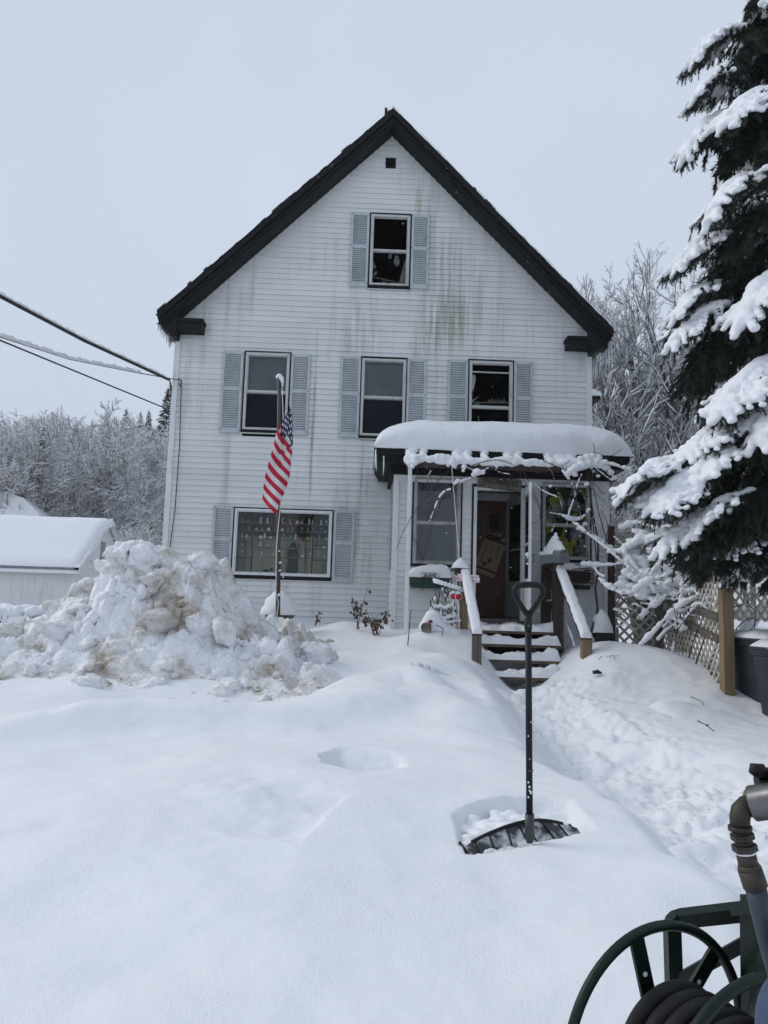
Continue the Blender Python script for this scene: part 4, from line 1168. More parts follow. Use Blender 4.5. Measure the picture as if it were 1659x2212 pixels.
# yellow and dark quilt behind the right porch window
x0, x1, z0, z1 = PWR
def quilt_mat():
    m, n, l, b = _nt('quilt_pattern')
    b.inputs['Roughness'].default_value = .9
    pos = n.new('ShaderNodeNewGeometry').outputs['Position']
    v = n.new('ShaderNodeTexVoronoi'); v.inputs['Scale'].default_value = 1.0; v.feature = 'F1'
    l.new(mapping(n, l, pos, (7.5, 1, 5.0), (.3, 0, .2)), v.inputs['Vector'])
    rp = n.new('ShaderNodeValToRGB'); rp.color_ramp.interpolation = 'CONSTANT'
    e = rp.color_ramp.elements; e[0].position = 0; e[0].color = (.015, .016, .016, 1); e[1].position = .36; e[1].color = (.36, .34, .03, 1)
    e.new(.62).color = (.03, .06, .03, 1); e.new(.74).color = (.40, .38, .04, 1); e.new(.88).color = (.25, .25, .27, 1)
    sx = n.new('ShaderNodeSeparateXYZ'); l.new(v.outputs['Color'], sx.inputs[0]); l.new(sx.outputs[0], rp.inputs[0]); l.new(rp.outputs[0], b.inputs['Base Color'])
    return m
U, V = np.meshgrid(np.linspace(0, 1, 40), np.linspace(0, 1, 20), indexing='ij')
tag(link('hanging_quilt', grid_mesh('hanging_quilt', x0 + .03 + U * (x1 - x0 - .06), YP + .16 + .03 * np.sin(U * 11 + V * 3), z0 + .05 + V * (z1 - z0) * .93), None, [quilt_mat()]),
    'yellow and dark patterned cloth hanging behind the right porch window', 'cloth')

# ------------------------------------------------------------------ on the red-brown door
def txt_mesh(s, size, ext=.002, shear=0.0, space=1.0):
    c = bpy.data.curves.new('t', 'FONT'); c.body = s; c.size = size; c.extrude = ext; c.align_x = 'CENTER'; c.align_y = 'CENTER'; c.shear = shear; c.space_character = space; c.resolution_u = 2
    ob = bpy.data.objects.new('t', c); COL.objects.link(ob)
    me = bpy.data.meshes.new_from_object(ob.evaluated_get(bpy.context.evaluated_depsgraph_get()))
    bpy.data.objects.remove(ob); bpy.data.curves.remove(c)
    return me
STAND = Matrix(((1, 0, 0), (0, 0, -1), (0, 1, 0))).to_4x4()        # lay x-y lettering upright, facing the street
def wall_rect(px, py, Y, rot):
    return Matrix.Translation(P(px, py, Y)) @ Matrix.Rotation(rot, 4, 'Y')
def flat(mb_fn, mat, name, parent, T):
    m = MB(); mb_fn(m); m.v = [tuple(T @ Vector(p)) for p in m.v]; return m.build(name, mat, parent)
T = wall_rect(1059, 1199, YF - .012, math.radians(19))
mat_t = thing('paw_print_mat', T.translation, 'tan paw print mat hung askew on the red-brown door', 'mat')
flat(lambda m: m.box((-.20, 0, -.36), (.20, .006, .36)), MAT_TAN, 'mat_body', mat_t, T)
for zz in (-.27, .27): flat(lambda m: m.box((-.20, -.003, zz - .018), (.20, -.0005, zz + .018)), MAT_BROWN, 'stripe', mat_t, T)
def paw(m, cx, cz):
    m.ball((cx, -.002, cz), (.030, .002, .024), 10, 6)
    for a in (-50, -17, 17, 50):
        m.ball((cx + .045 * math.sin(math.radians(a)), -.002, cz + .045 * math.cos(math.radians(a))), (.012, .002, .015), 8, 4)
for (cx, cz) in ((-.045, -.20), (.02, -.11)): flat(lambda m: paw(m, cx, cz), MAT_BROWN, 'paw_print', mat_t, T)
flat(lambda m: m.lathe([(.032, -.003), (.032, .0)], (.055, -.004, -.19), 16, Matrix(((1, 0, 0), (0, 0, 1), (0, 1, 0)))), M('pale_spot', (.34, .27, .18), .8), 'pale_dot', mat_t, T)
def scrawl(m):
    rr_ = random.Random(5)
    for (xx, z0, z1) in ((-.12, -.16, .20), (-.0, .0, .2), (.11, -.02, .2)):
        z = z0
        while z < z1:
            h = rr_.uniform(.012, .03); m.box((xx - rr_.uniform(.008, .024), -.003, z), (xx + rr_.uniform(.008, .024), -.0005, z + h * .35)); z += h
lm = flat(scrawl, MAT_BROWN, 'faded_lettering', mat_t, T); tag(lm, kind='stuff')
for (px_, py_, w, h, mt, nm, lb) in ((1030, 1141, .15, .26, SLATE, 'framed_plaque', 'dark framed plaque at the left edge of the red-brown door'), (1068, 1128, .16, .28, BLACK, 'framed_plaque', 'black framed plaque high on the red-brown door')):
    T = wall_rect(px_, py_, YF - .012, 0)
    fo = thing(nm, T.translation, lb, 'plaque')
    flat(lambda m: m.box((-w / 2, 0, -h / 2), (w / 2, .01, h / 2)), mt, 'plaque_face', fo, T)
    def fr_(m): frame_ring(m, -w / 2 - .012, w / 2 + .012, -h / 2 - .012, h / 2 + .012, .012, -.004, .011)
    flat(fr_, DOOR_RED, 'plaque_frame', fo, T)
T = wall_rect(1067, 1160, YF - .012, 0)
so = thing('door_notice', T.translation, 'small tan notice in two rows under the black plaque', 'notice')
flat(lambda m: m.box((-.13, 0, .005), (.13, .006, .06)), MAT_TAN, 'upper_strip', so, T); flat(lambda m: m.box((-.13, 0, -.06), (.13, .006, -.005)), MAT_TAN, 'lower_strip', so, T)
def dots(m):
    for k in range(14): m.box((-.11 + k * .016, -.003, .02 if k % 3 else .025), (-.102 + k * .016, -.0005, .045)); m.box((-.11 + k * .016, -.003, -.045), (-.102 + k * .016, -.0005, -.02 if k % 4 else -.028))
tag(flat(dots, MAT_BROWN, 'faded_lettering', so, T), kind='stuff')

# ------------------------------------------------------------------ the welcome sign over the door
T = wall_rect(1080, 1041, YP - .045, math.radians(5.5))
sg = thing('welcome_sign', T.translation, 'weathered driftwood welcome sign with painted leaves hanging over the porch door', 'sign')
def board(m):
    r3 = random.Random(2); top = []; bot = []
    n = 26
    for i in range(n + 1):
        x = -.35 + .70 * i / n
        top.append((x, .105 - .03 * (i / n) + r3.uniform(-.008, .008) - (.03 if i in (0, n) else 0))); bot.append((x, -.125 + .0 * (i / n) + r3.uniform(-.006, .006) + (.015 if i in (0, n) else 0)))
    m.prism(bot + top[::-1], 0, .022)
flat(board, SIGNWOOD, 'sign_board', sg, T)
me = txt_mesh('WELCOMEFRIENDS', .118, .0015, space=.80)
me.transform(T @ Matrix.Translation((.0, -.0025, -.012)) @ Matrix.Diagonal((.66, 1, 1.12, 1)) @ STAND)
link('lettering', me, sg, [INK])
def leaf(m, x, z, a, s):
    c, sn = math.cos(a), math.sin(a)
    pts = [(-1, 0), (-.5, .42), (.2, .45), (1, 0), (.2, -.45), (-.5, -.42)]
    m.prism([(x + s * (p[0] * c - p[1] * sn), z + s * (p[0] * sn + p[1] * c)) for p in pts], -.003, -.0005)
r3 = random.Random(9)
for i in range(30):
    top = i % 2; u = (i // 2 + r3.random()) / 15.5
    x = -.32 + .64 * u; z = (.075 - .03 * u if top else -.10) + r3.uniform(-.014, .014)
    a_, s_ = r3.uniform(-1, 1), r3.uniform(.013, .021)
    flat(lambda m: leaf(m, x, z, a_, s_), r3.choice((LEAFINK, INK, LEAFINK)), 'painted_leaf', sg, T)

# ------------------------------------------------------------------ arbor in front of the porch, cord, window boxes
YA = 11.25
bm_l, bm_r = P(878, 1003, YA), P(1250, 1014, YA)
arb = thing('porch_arbor', P(885, 1360, YA), 'slim white post and brown crossbeam standing in front of the porch', 'arbor')
zc = (bm_l.z + bm_r.z) / 2
MB().box((bm_l.x, YA - .045, zc - .045), (bm_r.x, YA + .045, zc + .045)).build('crossbeam', WOOD_DARK, arb, bevel=.004)
pa, pb_ = P(886, 1008, YA), P(880, 1372, YA)
MB().box((pa.x - .028, YA - .03, pb_.z - .3), (pa.x + .028, YA + .03, zc - .046)).build('white_post', TRIM, arb, bevel=.003)
pr_ = P(1243, 1012, YA)
MB().box((pr_.x - .03, YA + .0, zc - .04), (pr_.x + .03, YP - .04, zc + .03)).build('bracket', WOOD_DARK, arb)
MB().box((bm_l.x + .02, YA + .046, zc - .03), (bm_l.x + .08, YP - .04, zc + .03)).build('bracket', WOOD_DARK, arb)
rs = []; r3 = random.Random(17)
x = bm_l.x + .02
while x < bm_r.x + .06:
    u = (x - bm_l.x) / (bm_r.x - bm_l.x)
    hh = .055 + .045 * abs(math.sin(u * 7 + .5)) * abs(math.sin(u * 17 + 1)) + r3.uniform(0, .012)
    rs.append(((x, YA + .01 + r3.uniform(-.015, .015), zc + .045 + hh * .3), (.075, .075, hh)))
    if r3.random() < .3: rs.append(((x, YA - .045, zc + .03), (.05, .025, .035)))
    x += .04
for u, w in ((.03, .10), (.10, .05), (.30, .09), (.36, .06), (.46, .05), (.60, .08), (.66, .05), (.84, .07), (.91, .13), (.97, .10)):            # saddles that join the roof cushion
    x = lerp(bm_l.x, bm_r.x, u)
    for t in range(9):
        k = t / 8; rs.append(((x + .02 * math.sin(t * 1.3), YA + .02 + k * .27, zc + .07 + .20 * k + .03 * math.sin(k * 3)), (w * (1 - .35 * math.sin(k * 3.1)) + .02, .06, .055)))
for u, s_ in ((.015, .05), (.24, .035), (.28, .045), (.52, .03), (.93, .05)):
    x = lerp(bm_l.x, bm_r.x, u); rs.append(((x, YA - .045, zc - .005), (s_ * .8, .03, s_ * 1.3)))
link('arbor_snow', blob_mesh('arbor_snow', rs, .016, 3, .006), arb, [SNOW_FLUFF])

def window_box(px, py, Y, w, mat, label, lw):
    c = P(px, py, Y)
    t = thing('window_box', c, label, 'window box', 'window boxes under the porch windows')
    m = MB(); m.add([(c.x - w / 2 + .03, Y - .13, c.z - .17), (c.x + w / 2 - .03, Y - .13, c.z - .17), (c.x + w / 2 - .03, Y + .04, c.z - .17), (c.x - w / 2 + .03, Y + .04, c.z - .17),
                     (c.x - w / 2, Y - .17, c.z), (c.x + w / 2, Y - .17, c.z), (c.x + w / 2, Y + .06, c.z), (c.x - w / 2, Y + .06, c.z)], [(0, 3, 2, 1), (4, 5, 6, 7), (0, 1, 5, 4), (1, 2, 6, 5), (2, 3, 7, 6), (3, 0, 4, 7)])
    m.build('trough', mat, t, bevel=.008)
    for z in (c.z - .015, c.z - .11):
        MB().tube([(c.x - w / 2 - .02, Y + .06, z), (c.x - w / 2 - .02, Y - .19, z), (c.x + w / 2 + .02, Y - .19, z), (c.x + w / 2 + .02, Y + .06, z)], .006, 5).build('wire', BLACK, t)
    for u in (0, .33, .66, 1):
        x = c.x - w / 2 - .02 + u * (w + .04); MB().tube([(x, Y - .19, c.z), (x, Y - .185, c.z - .12), (x, Y - .16, c.z - .2), (x, Y, c.z - .2)], .006, 5).build('wire', BLACK, t)
    return t, c
wb1, c1 = window_box(927, 1247, YP - .08, .62, GREENBOX, 'green window box heaped with snow under the left porch window', 0)
link('box_snow', cap_mesh('box_snow', c1.x + .0, YP - .13, c1.z - .01, .33, .14, .20, 4, 3, .42, 40, 20, .02, 3, .18), wb1, [SNOW_FLUFF])
tw = MB(); r3 = random.Random(3)
for i in range(9):
    x = c1.x - .05 + r3.uniform(-.06, .12); y = YP - .28
    tw.tube([(x, y, c1.z - .03), (x + r3.uniform(-.06, .06), y - .02, c1.z + .06), (x + r3.uniform(-.12, .12), y - .02, c1.z + r3.uniform(.0, .09)), (x + r3.uniform(-.14, .14), y - .01, c1.z - .03)], .004, 4)
tag(tw.build('dead_stems', VINE, wb1), kind='stuff')
wb2, c2 = window_box(1228, 1236, YP - .08, .62, BLACK, 'black window box matted with twigs under the right porch window', 0)
link('box_snow', cap_mesh('box_snow', c2.x, YP - .13, c2.z + .02, .33, .13, .10, 5, 3, .42, 40, 18, .02, 5), wb2, [SNOW_FLUFF])
MB().box((c2.x - .33, YP - .10, c2.z - .26), (c2.x + .33, YP - .03, c2.z - .20)).build('ledge', BLACK, wb2)
tw = MB()
for i in range(60):
    x = c2.x + r3.uniform(-.33, .33); z = c2.z + r3.uniform(-.17, .05)
    tw.tube([(x - .12, YP - .27 + r3.uniform(-.02, .02), z), (x, YP - .29, z + r3.uniform(-.02, .03)), (x + .14, YP - .27, z + r3.uniform(-.03, .03))], .005, 4)
tag(tw.build('dead_stems', VINE, wb2), kind='stuff')
cd = MB().tube([P(976, 1010, YA - .05), P(985, 1120, 11.18), P(992, 1205, 11.12)], .006, 5)
tag(cd.build('cord_line', TRIM), 'thin pale cord strung from the crossbeam down to the left rail', 'cord')

# lantern-like bird feeder with a snow cone beside the left rail
b = P(990, 1228, 11.15)
bf = thing('bird_feeder', P(990, 1243, 11.15), 'small bird feeder with a pointed snow cap beside the left handrail', 'bird feeder')
MB().lathe([(.10, 0), (.105, .012), (.02, .05)], (b.x, b.y, b.z), 8).build('feeder_roof', MAILBOX, bf)
MB().lathe([(.03, -.10), (.055, -.09), (.055, -.005), (.03, 0)], (b.x, b.y, b.z), 8).build('feeder_body', WOOD_DARK, bf)
MB().tube([(b.x, b.y, b.z - .1), (b.x + .02, b.y, b.z - .5)], .015, 6).build('feeder_pole', WOOD_DARK, bf)
link('snow_cap', cap_mesh('snow_cap', b.x + .03, b.y, b.z + .004, .135, .11, .16, 1.6, 1.6, .9, 24, 20, .01, 4), bf, [SNOW_FLUFF])
# pink board dusted with snow
pc = P(1011, 1249, 10.95)
pk = thing('pink_board', pc, 'pink board dusted with snow lying across the left handrail', 'board')
R = Matrix.Rotation(math.radians(3), 3, 'Y') @ Matrix.Rotation(math.radians(-12), 3, 'X')
for k, (dz, w) in enumerate(((.035, .31), (.0, .33), (-.035, .32))):
    MB().obox(pc + Vector((.003 * k, .008 * k, dz)), w, .018, .033, R).build('plank', PINK, pk, bevel=.003)
# two red round reflectors on white stakes
for k, px in enumerate((979, 990)):
    c = P(px, 1288 + k, 10.85 - k * .03)
    rf = thing('driveway_reflector', P(px, 1372, 10.85), ('left' if k == 0 else 'right') + ' one of two red round reflectors on white stakes by the steps', 'reflector', 'red reflectors on stakes')
    Rm = Matrix(((1, 0, 0), (0, 0, -1), (0, 1, 0)))
    MB().lathe([(.001, .0), (.042, .0), (.042, .012), (.001, .012)], c, 20, Rm, False).build('red_disc', REDPLASTIC, rf, True)
    MB().torus(c + Vector((0, -.004, 0)), Rm, .044, .006, 24, 6).build('white_rim', WHITEPLASTIC, rf, True)
    e = P(px + 2 + k, 1374, 10.85 - k * .03)
    MB().tube([c + Vector((0, 0, -.045)), e], .007, 6).build('stake', WHITEPLASTIC, rf, True)
    link('snow_cap', blob_mesh('snow_cap', [(c + Vector((0, .012, .05)), (.04, .03, .032)), (c + Vector((.01 if k else -.01, .012, .035)), (.045, .025, .022))], .01), rf, [SNOW_FLUFF])

# ------------------------------------------------------------------ mailbox on the right rail
mc = P(1207, 1217, 10.98)
mb_ = thing('mailbox', mc, 'grey round-topped mailbox under a tall cone of snow on the right rail', 'mailbox')
ax = Vector((.42, -.90, 0)).normalized(); sd = Vector((ax.y, -ax.x, 0)) * -1
prof = [(-.085, 0), (.085, 0), (.085, .10)] + [(.085 * math.cos(a), .10 + .085 * math.sin(a)) for a in np.linspace(0, math.pi, 12)[1:-1]] + [(-.085, .10)]
def ext(m, p, a0, a1, k=1.0):
    n = len(p); vs = []
    for a in (a0, a1):
        for (s_, z_) in p: vs.append(mc + sd * s_ * k + ax * a + Vector((0, 0, z_ * k + .005)))
    m.add(vs, [tuple(range(n)), tuple(reversed(range(n, 2 * n)))] + [(i, i + n, (i + 1) % n + n, (i + 1) % n) for i in range(n)])
m = MB(); ext(m, prof, -.32, .10); m.build('mailbox_body', MAILBOX, mb_)
m = MB(); ext(m, prof, .10, .122, 1.04); m.build('mailbox_door', MAILBOX, mb_)
c = mc + ax * .13 + Vector((0, 0, .165))
MB().tube([c + Vector((0, 0, -.02)), c + ax * .02, c + Vector((0, 0, .018))], [.008, .012, .008], 6).build('door_latch', BLACK, mb_)
link('mailbox_snow', blob_mesh('mailbox_snow', [(mc + ax * t + Vector((0, 0, .19 + h)), (r, r, r * .8)) for (t, h, r) in ((.08, .0, .05), (.04, .02, .07), (-.0, .03, .08), (-.08, .04, .085), (-.16, .04, .085), (-.24, .02, .075), (-.0, .09, .06), (-.06, .11, .068), (-.12, .12, .07), (-.18, .09, .06), (-.06, .18, .045), (-.10, .18, .048), (-.07, .24, .03))]
     + [(mc + ax * t + sd * s_ + Vector((0, 0, .15)), .034) for t in (-.3, -.24, -.18, -.12, -.06) for s_ in (-.085, .08)], .013, 3), mb_, [SNOW_FLUFF])
# ------------------------------------------------------------------ the plowed snow pile
SIL = [(-260, 1440), (-120, 1415), (0, 1405), (60, 1376), (110, 1348), (150, 1322), (226, 1296), (246, 1206), (262, 1186), (300, 1182), (335, 1200), (390, 1206), (425, 1216), (468, 1244), (488, 1306), (524, 1364), (565, 1394), (610, 1408), (660, 1424), (715, 1440), (760, 1455)]
YC = 9.2
_sx = np.array([P(a, b, YC).x for a, b in SIL]); _sz = np.array([P(a, b, YC).z for a, b in SIL])
def pile_z(x, y):
    x = np.asarray(x, float); y = np.asarray(y, float)
    g = ground_z(x, y, False)
    top = np.interp(x, _sx, _sz) - .10
    f = smooth(7.0, 9.2, y + .55 * vnoise(x * 1.1, x * 0 + y * .6, 5)) ** 1.1 * smooth(11.6, 9.7, y)
    rid = lambda k, sd: 1 - np.abs(vnoise(x * k + .3 * vnoise(x * k, y * k, sd + 40), y * k, sd))
    lum = .34 * np.abs(vnoise(x * 1.7, y * 1.9, 15)) + .24 * np.abs(vnoise(x * 3.5 + 2, y * 3.5, 16)) + .11 * np.abs(vnoise(x * 7, y * 7, 17)) + .075 * np.abs(vnoise(x * 14, y * 14, 18)) + .022 * vnoise(x * 34, y * 34, 19)
    ends = smooth(_sx[0] - .1, _sx[1], x) * smooth(_sx[-1] + .1, _sx[-3], x)
    h = g + (top - .10 - g) * f
    return np.where(True, h + (lum - .06) * np.clip(f * 2.2, 0, 1) * ends - .06 * (1 - np.clip(f * 6, 0, 1)), h)
X, Y = np.meshgrid(np.arange(_sx[0] - .2, _sx[-1] + .3, .017), np.concatenate([np.arange(6.9, 9.6, .017), np.arange(9.6, 11.9, .05)]), indexing='ij')
pile = thing('snow_pile', (-2.3, 9.2, .45), 'big heap of dirty plowed snow in front of the left corner of the house', 'snow pile')
link('packed_snow', grid_mesh('packed_snow', X + .04 * vnoise(X * 5, Y * 5, 27), Y + .04 * vnoise(X * 5, Y * 5, 28), pile_z(X, Y)), pile, [SNOW_PILE])
def chunk_mesh(seed, blocky):
    bm = bmesh.new(); bmesh.ops.create_icosphere(bm, subdivisions=4, radius=1.0)
    r3 = random.Random(seed); off = Vector((r3.uniform(0, 50), r3.uniform(0, 50), r3.uniform(0, 50)))
    from mathutils import noise as mn
    pl = [(Vector((r3.uniform(-1, 1), r3.uniform(-1, 1), r3.uniform(-1, 1))).normalized(), r3.uniform(.6, .9)) for _ in range(8 if blocky else 4)]
    for v in bm.verts:
        n0 = v.co.normalized(); p = n0 * (1 + .22 * mn.noise(v.co * 1.3 + off) + .12 * mn.noise(v.co * 3.1 + off))
        for nn, d in pl:
            t = p.dot(nn)
            if t > d: p = p - nn * (t - d) * .85
        f = mn.noise(v.co * 5 + off); g = mn.noise(v.co * 11 + off)
        p += n0 * (.17 * abs(f) + .12 * abs(g) + .07 * mn.noise(v.co * 19 + off) - .10)
        v.co = p
    me = bpy.data.meshes.new('snow_chunk'); bm.to_mesh(me); bm.free()
    me.polygons.foreach_set('use_smooth', [True] * len(me.polygons))
    me.materials.append(SNOW_PILE); return me
CHUNKS = [chunk_mesh(i, i % 2) for i in range(8)]
r3 = random.Random(31)
def chunk(x, y, s, sink=.35, sq=(1, 1, 1), parent=pile, z=None, mesh=None, rz=None):
    o = bpy.data.objects.new('snow_chunk', mesh or r3.choice(CHUNKS)); COL.objects.link(o)
    zz = float(pile_z(np.array([x]), np.array([y]))[0]) if z is None else z
    o.location = (x, y, zz + s * (1 - 2 * sink) * sq[2]); o.scale = (s * sq[0], s * sq[1], s * sq[2])
    o.rotation_euler = (r3.uniform(-.6, .6), r3.uniform(-.6, .6), r3.uniform(0, 6.3) if rz is None else rz)
    if parent is not None: attach(o, parent)
    return o
for i in range(190):
    u = r3.random(); x = lerp(_sx[1] - .2, _sx[-3], u); y = 7.2 + 2.3 * r3.random() ** .8
    chunk(x, y, r3.choice((.04, .05, .06, .08, .10, .14)) * r3.uniform(.8, 1.2), r3.uniform(.40, .6), (r3.uniform(.8, 1.4), r3.uniform(.8, 1.3), r3.uniform(.6, 1)))
for (px, py, Y, s, sq) in ((268, 1215, 9.3, .20, (1, 1, .8)), (300, 1205, 9.35, .22, (1.2, 1, .7)), (350, 1225, 9.3, .24, (1.2, 1, .7)), (415, 1238, 9.2, .17, (.9, .8, 1)), (270, 1300, 8.7, .30, (1, 1, .75)), (420, 1290, 8.9, .28, (1.2, 1, .7)),
                           (345, 1290, 8.8, .28, (1.2, 1, .8)), (240, 1330, 8.5, .3, (1.3, 1, .7)), (150, 1350, 8.6, .28, (1.3, 1, .7)), (480, 1385, 8.1, .19, (.9, .7, 1.0)), (340, 1360, 8.2, .24, (1.3, 1, .7)), (90, 1390, 8.4, .26, (1.2, 1, .7)), (30, 1400, 8.4, .25, (1.2, 1, .7)), (620, 1398, 9.3, .12, (1.1, 1, .8)), (590, 1410, 9.0, .12, (1.2, 1, .8)), (665, 1408, 9.2, .11, (1.2, 1, .8)), (430, 1370, 8.2, .2, (1.3, 1, .8))):
    q = P(px, py, Y); chunk(q.x, Y + .05, s * .85, .12, sq, z=q.z - s * .12)
cr = []
for i in range(2600):                                   # crumbs between the chunks
    x = lerp(_sx[0], _sx[-2], r3.random()); y = 7.15 + 2.3 * r3.random()
    cr.append((x, y, r3.choice((.008, .012, .018, .026)) * r3.uniform(.7, 1.3)))
cz = pile_z(np.array([c[0] for c in cr]), np.array([c[1] for c in cr]))
cm = MB()
for (x, y, s), z in zip(cr, cz):
    vs = [Vector((x, y, float(z))) + Vector((a * r3.uniform(.6, 1.2), b * r3.uniform(.6, 1.2), c * r3.uniform(.5, 1.1))) * s for (a, b, c) in ((1, 0, 0), (-1, 0, 0), (0, 1, 0), (0, -1, 0), (.2, .1, 1), (0, 0, -1))]
    cm.add(vs, [(0, 2, 4), (2, 1, 4), (1, 3, 4), (3, 0, 4), (2, 0, 5), (1, 2, 5), (3, 1, 5), (0, 3, 5)])
tag(cm.build('snow_crumbs', SNOW_PILE, pile), kind='stuff')
# loose lumps that rolled off it
for k, (px, py, Y, s, lb) in enumerate(((686, 1418, 8.9, .155, 'single grey-flecked lump of snow right of the plowed heap'), (710, 1412, 9.3, .12, 'white lump of snow just behind the grey-flecked lump'), (68, 1475, 7.7, .085, 'rounded snow lump at the far left foot of the heap'), (165, 1488, 7.4, .05, 'small snow ball left of two others below the heap'),
                                        (195, 1482, 7.4, .05, 'small snow ball right of another below the heap'), (379, 1462, 7.7, .04, 'tiny snow ball alone below the middle of the heap'), (458, 1458, 7.8, .045, 'tiny snow ball below the right part of the heap'))):
    q = P(px, py, Y); z = gz(q.x, Y)
    o = chunk(q.x, Y, s, .28, (1.1, 1, 1.1) if k == 0 else (1, 1, .9), None, z, CHUNKS[(k * 3 + 1) % 8], k * 1.1)
    o.name = 'snow_lump'; tag(o, lb, 'snow lump', 'loose lumps below the heap')
for k, (a, b, Y) in enumerate((((-10, 1462), (70, 1425), 7.9), ((-30, 1440), (40, 1432), 8.0))):
    m = MB().beam(P(*a, Y), P(*b, Y), .14 - .04 * k, .05)
    tag(m.build('old_board', WOOD_GREY, None, bevel=.004), ('weathered board' if k == 0 else 'thin split board') + ' sticking out of the snow at the left edge', 'board', 'boards in the snow')

# ------------------------------------------------------------------ flagpole, rope, flag
YG = 11.0
pt_, pb_ = P(603, 815, YG), P(600, 1372, YG)
fpole = thing('flagpole', pb_, 'thin rusty flagpole standing in front of the picture window', 'flagpole')
pm = P(602, 1105, YG)
MB().tube([pb_ + Vector((0, 0, -.3)), pb_, pm], [.036, .035, .031], 10).build('lower_pole', RUSTPOLE, fpole, True)
MB().tube([pm, lerp(pm, pt_, .5), pt_], [.029, .028, .027], 10).build('upper_pole', POLEGREEN, fpole, True)
MB().tube([pt_ + Vector((.03, -.01, -.16)), pt_ + Vector((.045, -.02, -.10)), pt_ + Vector((.02, -.02, -.05))], .012, 6).build('pulley', POLEGREEN, fpole, True)
link('pole_snow', blob_mesh('pole_snow', [(pt_ + Vector((0, 0, .02)), (.045, .045, .035)), (pt_ + Vector((.035, -.01, -.02)), .04), (pt_ + Vector((.05, -.015, -.07)), .03), (pt_ + Vector((.055, -.02, -.12)), .02), (pt_ + Vector((-.03, 0, .0)), .025)], .01, 3), fpole, [SNOW_FLUFF])
for (px, py, s) in ((606, 1215, .02), (605, 1232, .018), (604, 1285, .03), (604, 1190, .014)):
    link('pole_snow', blob_mesh('pole_snow', [(P(px, py, YG - .03), (s, s, s * .8)), (P(px - 2, py + 1, YG - .03), s * .7)], .006), fpole, [SNOW_FLUFF])
rp = MB().tube([pt_ + Vector((.05, -.03, -.10)), P(615, 1000, YG - .06), P(597, 1180, YG - .05), P(596, 1285, YG - .045), P(602, 1300, YG - .045), P(597, 1340, YG - .04), P(599, 1372, YG - .04)], .006, 5)
tag(rp.build('flag_rope', WHITEPLASTIC, None, True), 'thin pale rope running down the rusty flagpole', 'rope')

def flag_colour(u, v):
    """u along the fly, v down the hoist"""
    if v < 7 / 13 and u < .4:
        su, sv = u / .4, v / (7 / 13)
        j = int(sv * 10) ; best = 9
        for row in range(9):
            n = 6 if row % 2 == 0 else 5
            cy = (row + 1) / 10
            if abs(cy - sv) > .09: continue
            for k in range(n):
                cx = (2 * k + 1) / 12 if row % 2 == 0 else (2 * k + 2) / 12
                dx, dy = (su - cx) * .76, (sv - cy) * .5385
                a = math.atan2(dx, -dy); r = math.hypot(dx, dy)
                w = (a / (2 * math.pi / 5)) % 1.0; w = min(w, 1 - w) * 2
                if r < .0308 * (1 - .55 * (w) ** .75) * 1.15: return (0.62, 0.63, 0.66)
        return (0.012, 0.018, 0.055)
    return (0.42, 0.018, 0.045) if int(v * 13) % 2 == 0 else (0.60, 0.58, 0.585)
nu, nv = 200, 170
Uf, Vf = np.meshgrid(np.linspace(0, 1, nu), np.linspace(0, 1, nv), indexing='ij')
ztop = P(604, 868, YG).z; zbot = P(592, 1116, YG).z; FL = ztop - zbot
# the cloth hangs from its upper hoist corner: both hoist and fly run steeply down, pleated
drop = (.56 * Vf + .44 * Uf) + .06 * Uf * (1 - Vf)
tt = np.clip(drop, 0, 1)
ph = 2 * math.pi * (1.15 * Uf - .25 * Vf) + 1.2
wid = .035 + .205 * tt ** .6 * (1 - .30 * smooth(.62, 1.0, tt))
tri = np.arcsin(np.sin(ph) * .96) / 1.45
Xf = P(606, 990, YG).x + .045 + wid * tri - .10 * tt ** 2 + .02 * np.sin(6 * tt)
Yf = YG - .07 - .10 * tt * (1 + np.cos(ph)) - .025 * np.sin(ph * 2.7 + 3 * Vf)
Zf = ztop - FL * drop * .985 - .03 * np.cos(ph) * tt
fm = grid_mesh('flag', Xf, Yf, Zf)
ca = fm.color_attributes.new('print', 'FLOAT_COLOR', 'POINT')
cols = np.ones((nu * nv, 4), np.float32)
k = 0
for i in range(nu):
    for j in range(nv):
        cols[k, :3] = flag_colour((i + .5) / nu, (j + .5) / nv); k += 1
ca.data.foreach_set('color', cols.ravel())
mflag, n_, l_, b_ = _nt('flag_cloth')
at = n_.new('ShaderNodeAttribute'); at.attribute_name = 'print'; l_.new(at.outputs['Color'], b_.inputs['Base Color'])
b_.inputs['Roughness'].default_value = .8; b_.inputs['Specular IOR Level'].default_value = .2
flag = link('flag', fm, None, [mflag])
tag(flag, 'limp stars and stripes flag hanging from the rusty pole', 'flag')

# ------------------------------------------------------------------ planters with snow cones
def planter(px, py, Y, r, h, H, label, mat):
    c = P(px, py, Y)
    t = thing('planter', c, label, 'planter')
    MB().lathe([(r * .55, -.02), (r * .7, h * .3), (r * .98, h * .9), (r * 1.0, h), (r * .9, h)], c, 20).build('basket', mat, t, True)
    MB().torus(c + Vector((0, 0, h)), Matrix.Identity(3), r * .97, .014, 28, 6).build('basket_rim', mat, t, True)
    n = 26
    prof = [(r * 1.03 * max(0.0, 1 - (i / n) ** 1.9) ** .62 + .001, h + .005 + H * i / n) for i in range(n + 1)]
    m = MB().lathe(prof, c, 28, None, False); m.v = [(v[0] + .012 * math.sin(v[2] * 23 + v[0] * 31), v[1] + .012 * math.sin(v[2] * 19), v[2]) for v in m.v]
    m.build('snow_cone', SNOW_FLUFF, t, True)
    return t
planter(600, 1350, 11.7, .25, .15, .36, 'wicker planter with a rounded snow cone under the picture window', WICKER)
